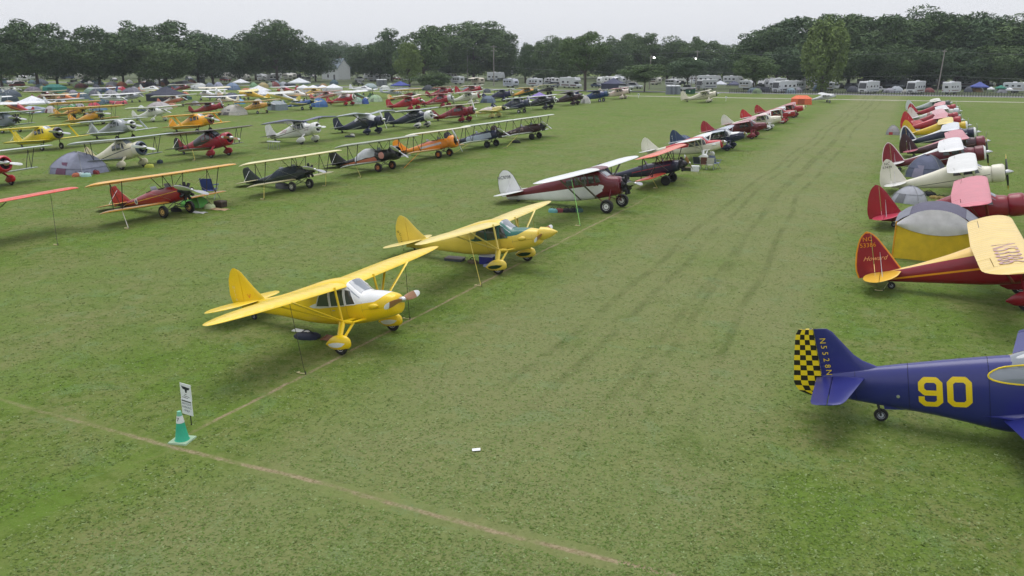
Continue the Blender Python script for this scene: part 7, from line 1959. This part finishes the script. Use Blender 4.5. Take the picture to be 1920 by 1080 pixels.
# cream and red airplane: chairs and coolers
box_thing('cooler', 'white cooler in front of the cream and red airplane', 'cooler', 1303, 321, (.62, .45, .46), lin(226, 230, 230), lin(232, 234, 236), .1)
box_thing('crate', 'dark green crate left of the white cooler', 'crate', 1290, 320, (.7, .5, .3), lin(50, 56, 40), lin(96, 84, 60))
chair('white camp chair beside the cream and red airplane', 1330, 318, lin(206, 204, 198), radians(200), 1.1)
chair('blue camp chair rightmost in the chair group', 1341, 316, lin(110, 124, 156), radians(150), 1.2)
chair('dark camp chair behind the white cooler', 1308, 316, lin(50, 54, 66), radians(170), 1.1)
chair('brown camp chair between the white and dark chairs', 1320, 317, lin(110, 70, 60), radians(190), 1.1)
# red biplane's camp
chair('blue and white high-backed camp chair by the red biplane', 396, 372, lin(50, 66, 140), radians(200), 1.5)
box_thing('crate', 'dark crate with pale front by the red biplane', 'crate', 414, 388, (.6, .5, .4), lin(70, 56, 52), lin(96, 84, 80))
bag('pale green sack by the red biplane', 393, 391, (.8, .5, .3), lin(190, 206, 160))
mat_thing('tan mat on the grass by the red biplane', 413, 393, 1.1, .6, lin(190, 160, 126), .1)
mat_thing('grey mat under the nose of the red biplane', 374, 399, .9, .5, lin(196, 198, 200), .1)
bag('black bag behind the wheels of the red biplane', 330, 396, (.8, .5, .25), lin(36, 38, 42))
bag('dark bag under the slate biplane', 530, 353, (1.3, .7, .4), lin(90, 92, 98))
bag('dark bundle under the dark maroon biplane', 968, 268, (1.0, .5, .3), lin(30, 34, 32))
# cream cabin biplane's camp
for k, (u, v, c, t) in enumerate(((152, 330, lin(206, 226, 226), 'white'), (163, 331, lin(170, 206, 204), 'pale aqua'), (143, 331, lin(190, 110, 80), 'orange'), (180, 326, lin(130, 50, 50), 'dark red'), (281, 314, lin(190, 196, 80), 'lime'), (300, 306, lin(56, 70, 80), 'navy'))):
    bag(t + ' bag on the grass around the cream cabin biplane', u, v, (.75, .5, .3), c, k)
o = thing('work_stand', 'low white bench behind the white gull-wing airplane', 'bench', spot(514, 280), 0)
MB().box((0, 0, .8), (1.5, .35, .08)).build('top', PROPW, o, smooth=0)
for sx in (-.6, 0, .6):
    for sy in (-.14, .14): MB().tube((sx, sy * 1.4, 0), (sx, sy, .78), .025, .025, 5).build('leg', POLE, o)
bag('dark tarp under the canvas covered navy airplane', 655, 257, (1.4, .7, .2), lin(50, 56, 66))
bag('white bundle beside the dark tarp', 661, 256, (.6, .4, .35), lin(226, 226, 214))
bag('black case behind the red plane in the right row', 1741, 367, (.9, .5, .3), lin(30, 32, 36))
for k in range(3): bag('%s straw coloured sack right of the black case' % ORD[k], 1752 + 8 * k, 372 + k, (.6, .4, .2), lin(150, 130, 70), k, group='straw sacks')

# tie-down ropes: from the wing to a stake in the grass
def rope(key, local, u, v, col, label, r=.014):
    root, mw = FRAMES[key]
    M = Matrix.Translation(root.location) @ Matrix.Rotation(root.rotation_euler.z, 4, 'Z') @ mw
    top = M @ Vector(local); gx, gy = spot(u, v)
    o = thing('tie_down_rope', label, 'rope', (gx, gy), 0, 'tie-down ropes')
    MB().tube((0, 0, .02), (top.x - gx, top.y - gy, top.z), r * .62, r * .62, 5).build('rope', mat('rope_fibre', col, .8, var=.1), o)
    MB().tube((0, 0, -.05), (.02, .02, .1), .02, .015, 6).build('stake', DMETAL, o)
    MB().path([(0, 0, .03), (-.14, -.03, .025), (-.3, -.01, .02), (-.26, .08, .02)], r * 1.2, 5).build('loose_end', mat('rope_fibre', lin(206, 196, 150), .8), o)
K1 = 'bright yellow high-wing airplane with white cowl top, nearest in the middle row'
K2 = 'pale yellow high-wing airplane with teal green cowl top and pointed spinner'
K3 = 'maroon and white cabin airplane with white wings and bare radial engine'
K4 = 'navy biplane with orange wings and thin red side arrow'
dk, yl, gn, wt = lin(56, 50, 40), lin(226, 206, 110), lin(150, 220, 120), lin(214, 210, 200)
rope(K1, (-.1, -2.95, 2.1), 572, 702, dk, 'dark tie-down rope under the near wing of the bright yellow airplane')
rope(K1, (-.1, 2.95, 2.1), 768, 599, dk, 'dark tie-down rope under the far wing of the bright yellow airplane')
rope(K2, (-.1, -2.95, 2.1), 902, 537, yl, 'yellow tie-down rope under the near wing of the pale yellow airplane', .022)
rope(K2, (-.1, 2.95, 2.1), 1000, 432, yl, 'yellow tie-down rope under the far wing of the pale yellow airplane', .02)
rope(K3, (-.1, -3.7, 2.6), 1088, 424, gn, 'light green tie-down rope of the maroon and white airplane', .026)
rope(K4, (.0, -3.3, .95), 1233, 353, yl, 'yellow tie-down rope of the navy and orange biplane', .026)
rope('red biplane with long yellow wings and black radial engine', (.0, -3.4, .9), 241, 429, wt, 'white tie-down strap of the red biplane', .03)
rope('dark slate biplane with cream wings and covered cockpits', (.0, -3.4, .9), 495, 374, yl, 'yellow tie-down rope under the near wing of the slate biplane', .026)
rope('dark slate biplane with cream wings and covered cockpits', (.0, 3.4, .9), 611, 349, yl, 'yellow tie-down rope under the far wing of the slate biplane', .026)
rope('black and salmon biplane with grey canvas over its cockpits', (.0, -3.4, .9), 677, 333, lin(206, 190, 110), 'pale tie-down rope of the black and salmon biplane', .022)
rope('orange biplane with white propeller and orange wheel discs', (.0, -3.4, .9), 757, 316, ORANGE, 'orange tie-down rope of the orange biplane', .026)
rope('navy biplane with silver side panel in the second row', (.0, -3.4, .9), 850, 288, yl, 'yellow tie-down rope of the navy and silver biplane', .026)
rope('dark maroon biplane with number 73, last of the biplane row', (.0, -3.4, .9), 949, 277, yl, 'yellow tie-down rope of the dark maroon biplane', .026)
rope('orange-red winged airplane cut off by the left edge', (-.1, 5.2, 2.1), 108, 460, dk, 'long dark tie-down rope of the orange-red wing at left', .02)
rope('crimson and black cabin biplane with dark wings', (.0, -3.2, 1.0), 366, 301, yl, 'yellow tie-down strap of the crimson and black biplane', .04)
rope('red airplane with yellow wings and NC 53386 on its tail', (-4.7, 0, 1.2), 1655, 546, lin(190, 196, 150), 'pale tail rope behind the red airplane with yellow wings', .014)
# ------------------------------------------------------------------ the damp air over the field
def haze():
    m = bpy.data.materials.new('damp_air'); m.use_nodes = True; nt = m.node_tree; nt.nodes.clear()
    out = nt.nodes.new('ShaderNodeOutputMaterial'); v = nt.nodes.new('ShaderNodeVolumePrincipled')
    v.inputs['Color'].default_value = (.80, .86, .95, 1); v.inputs['Density'].default_value = HAZE; v.inputs['Anisotropy'].default_value = .2
    nt.links.new(v.outputs[0], out.inputs['Volume'])
    o = MB().box((-350, 1150, 21), (3900, 3100, 44)).build('haze', m, smooth=0); stuff(o)
    o['label'] = 'pale damp air softening the far trees'; o['category'] = 'haze'
HAZE = .00022
haze()
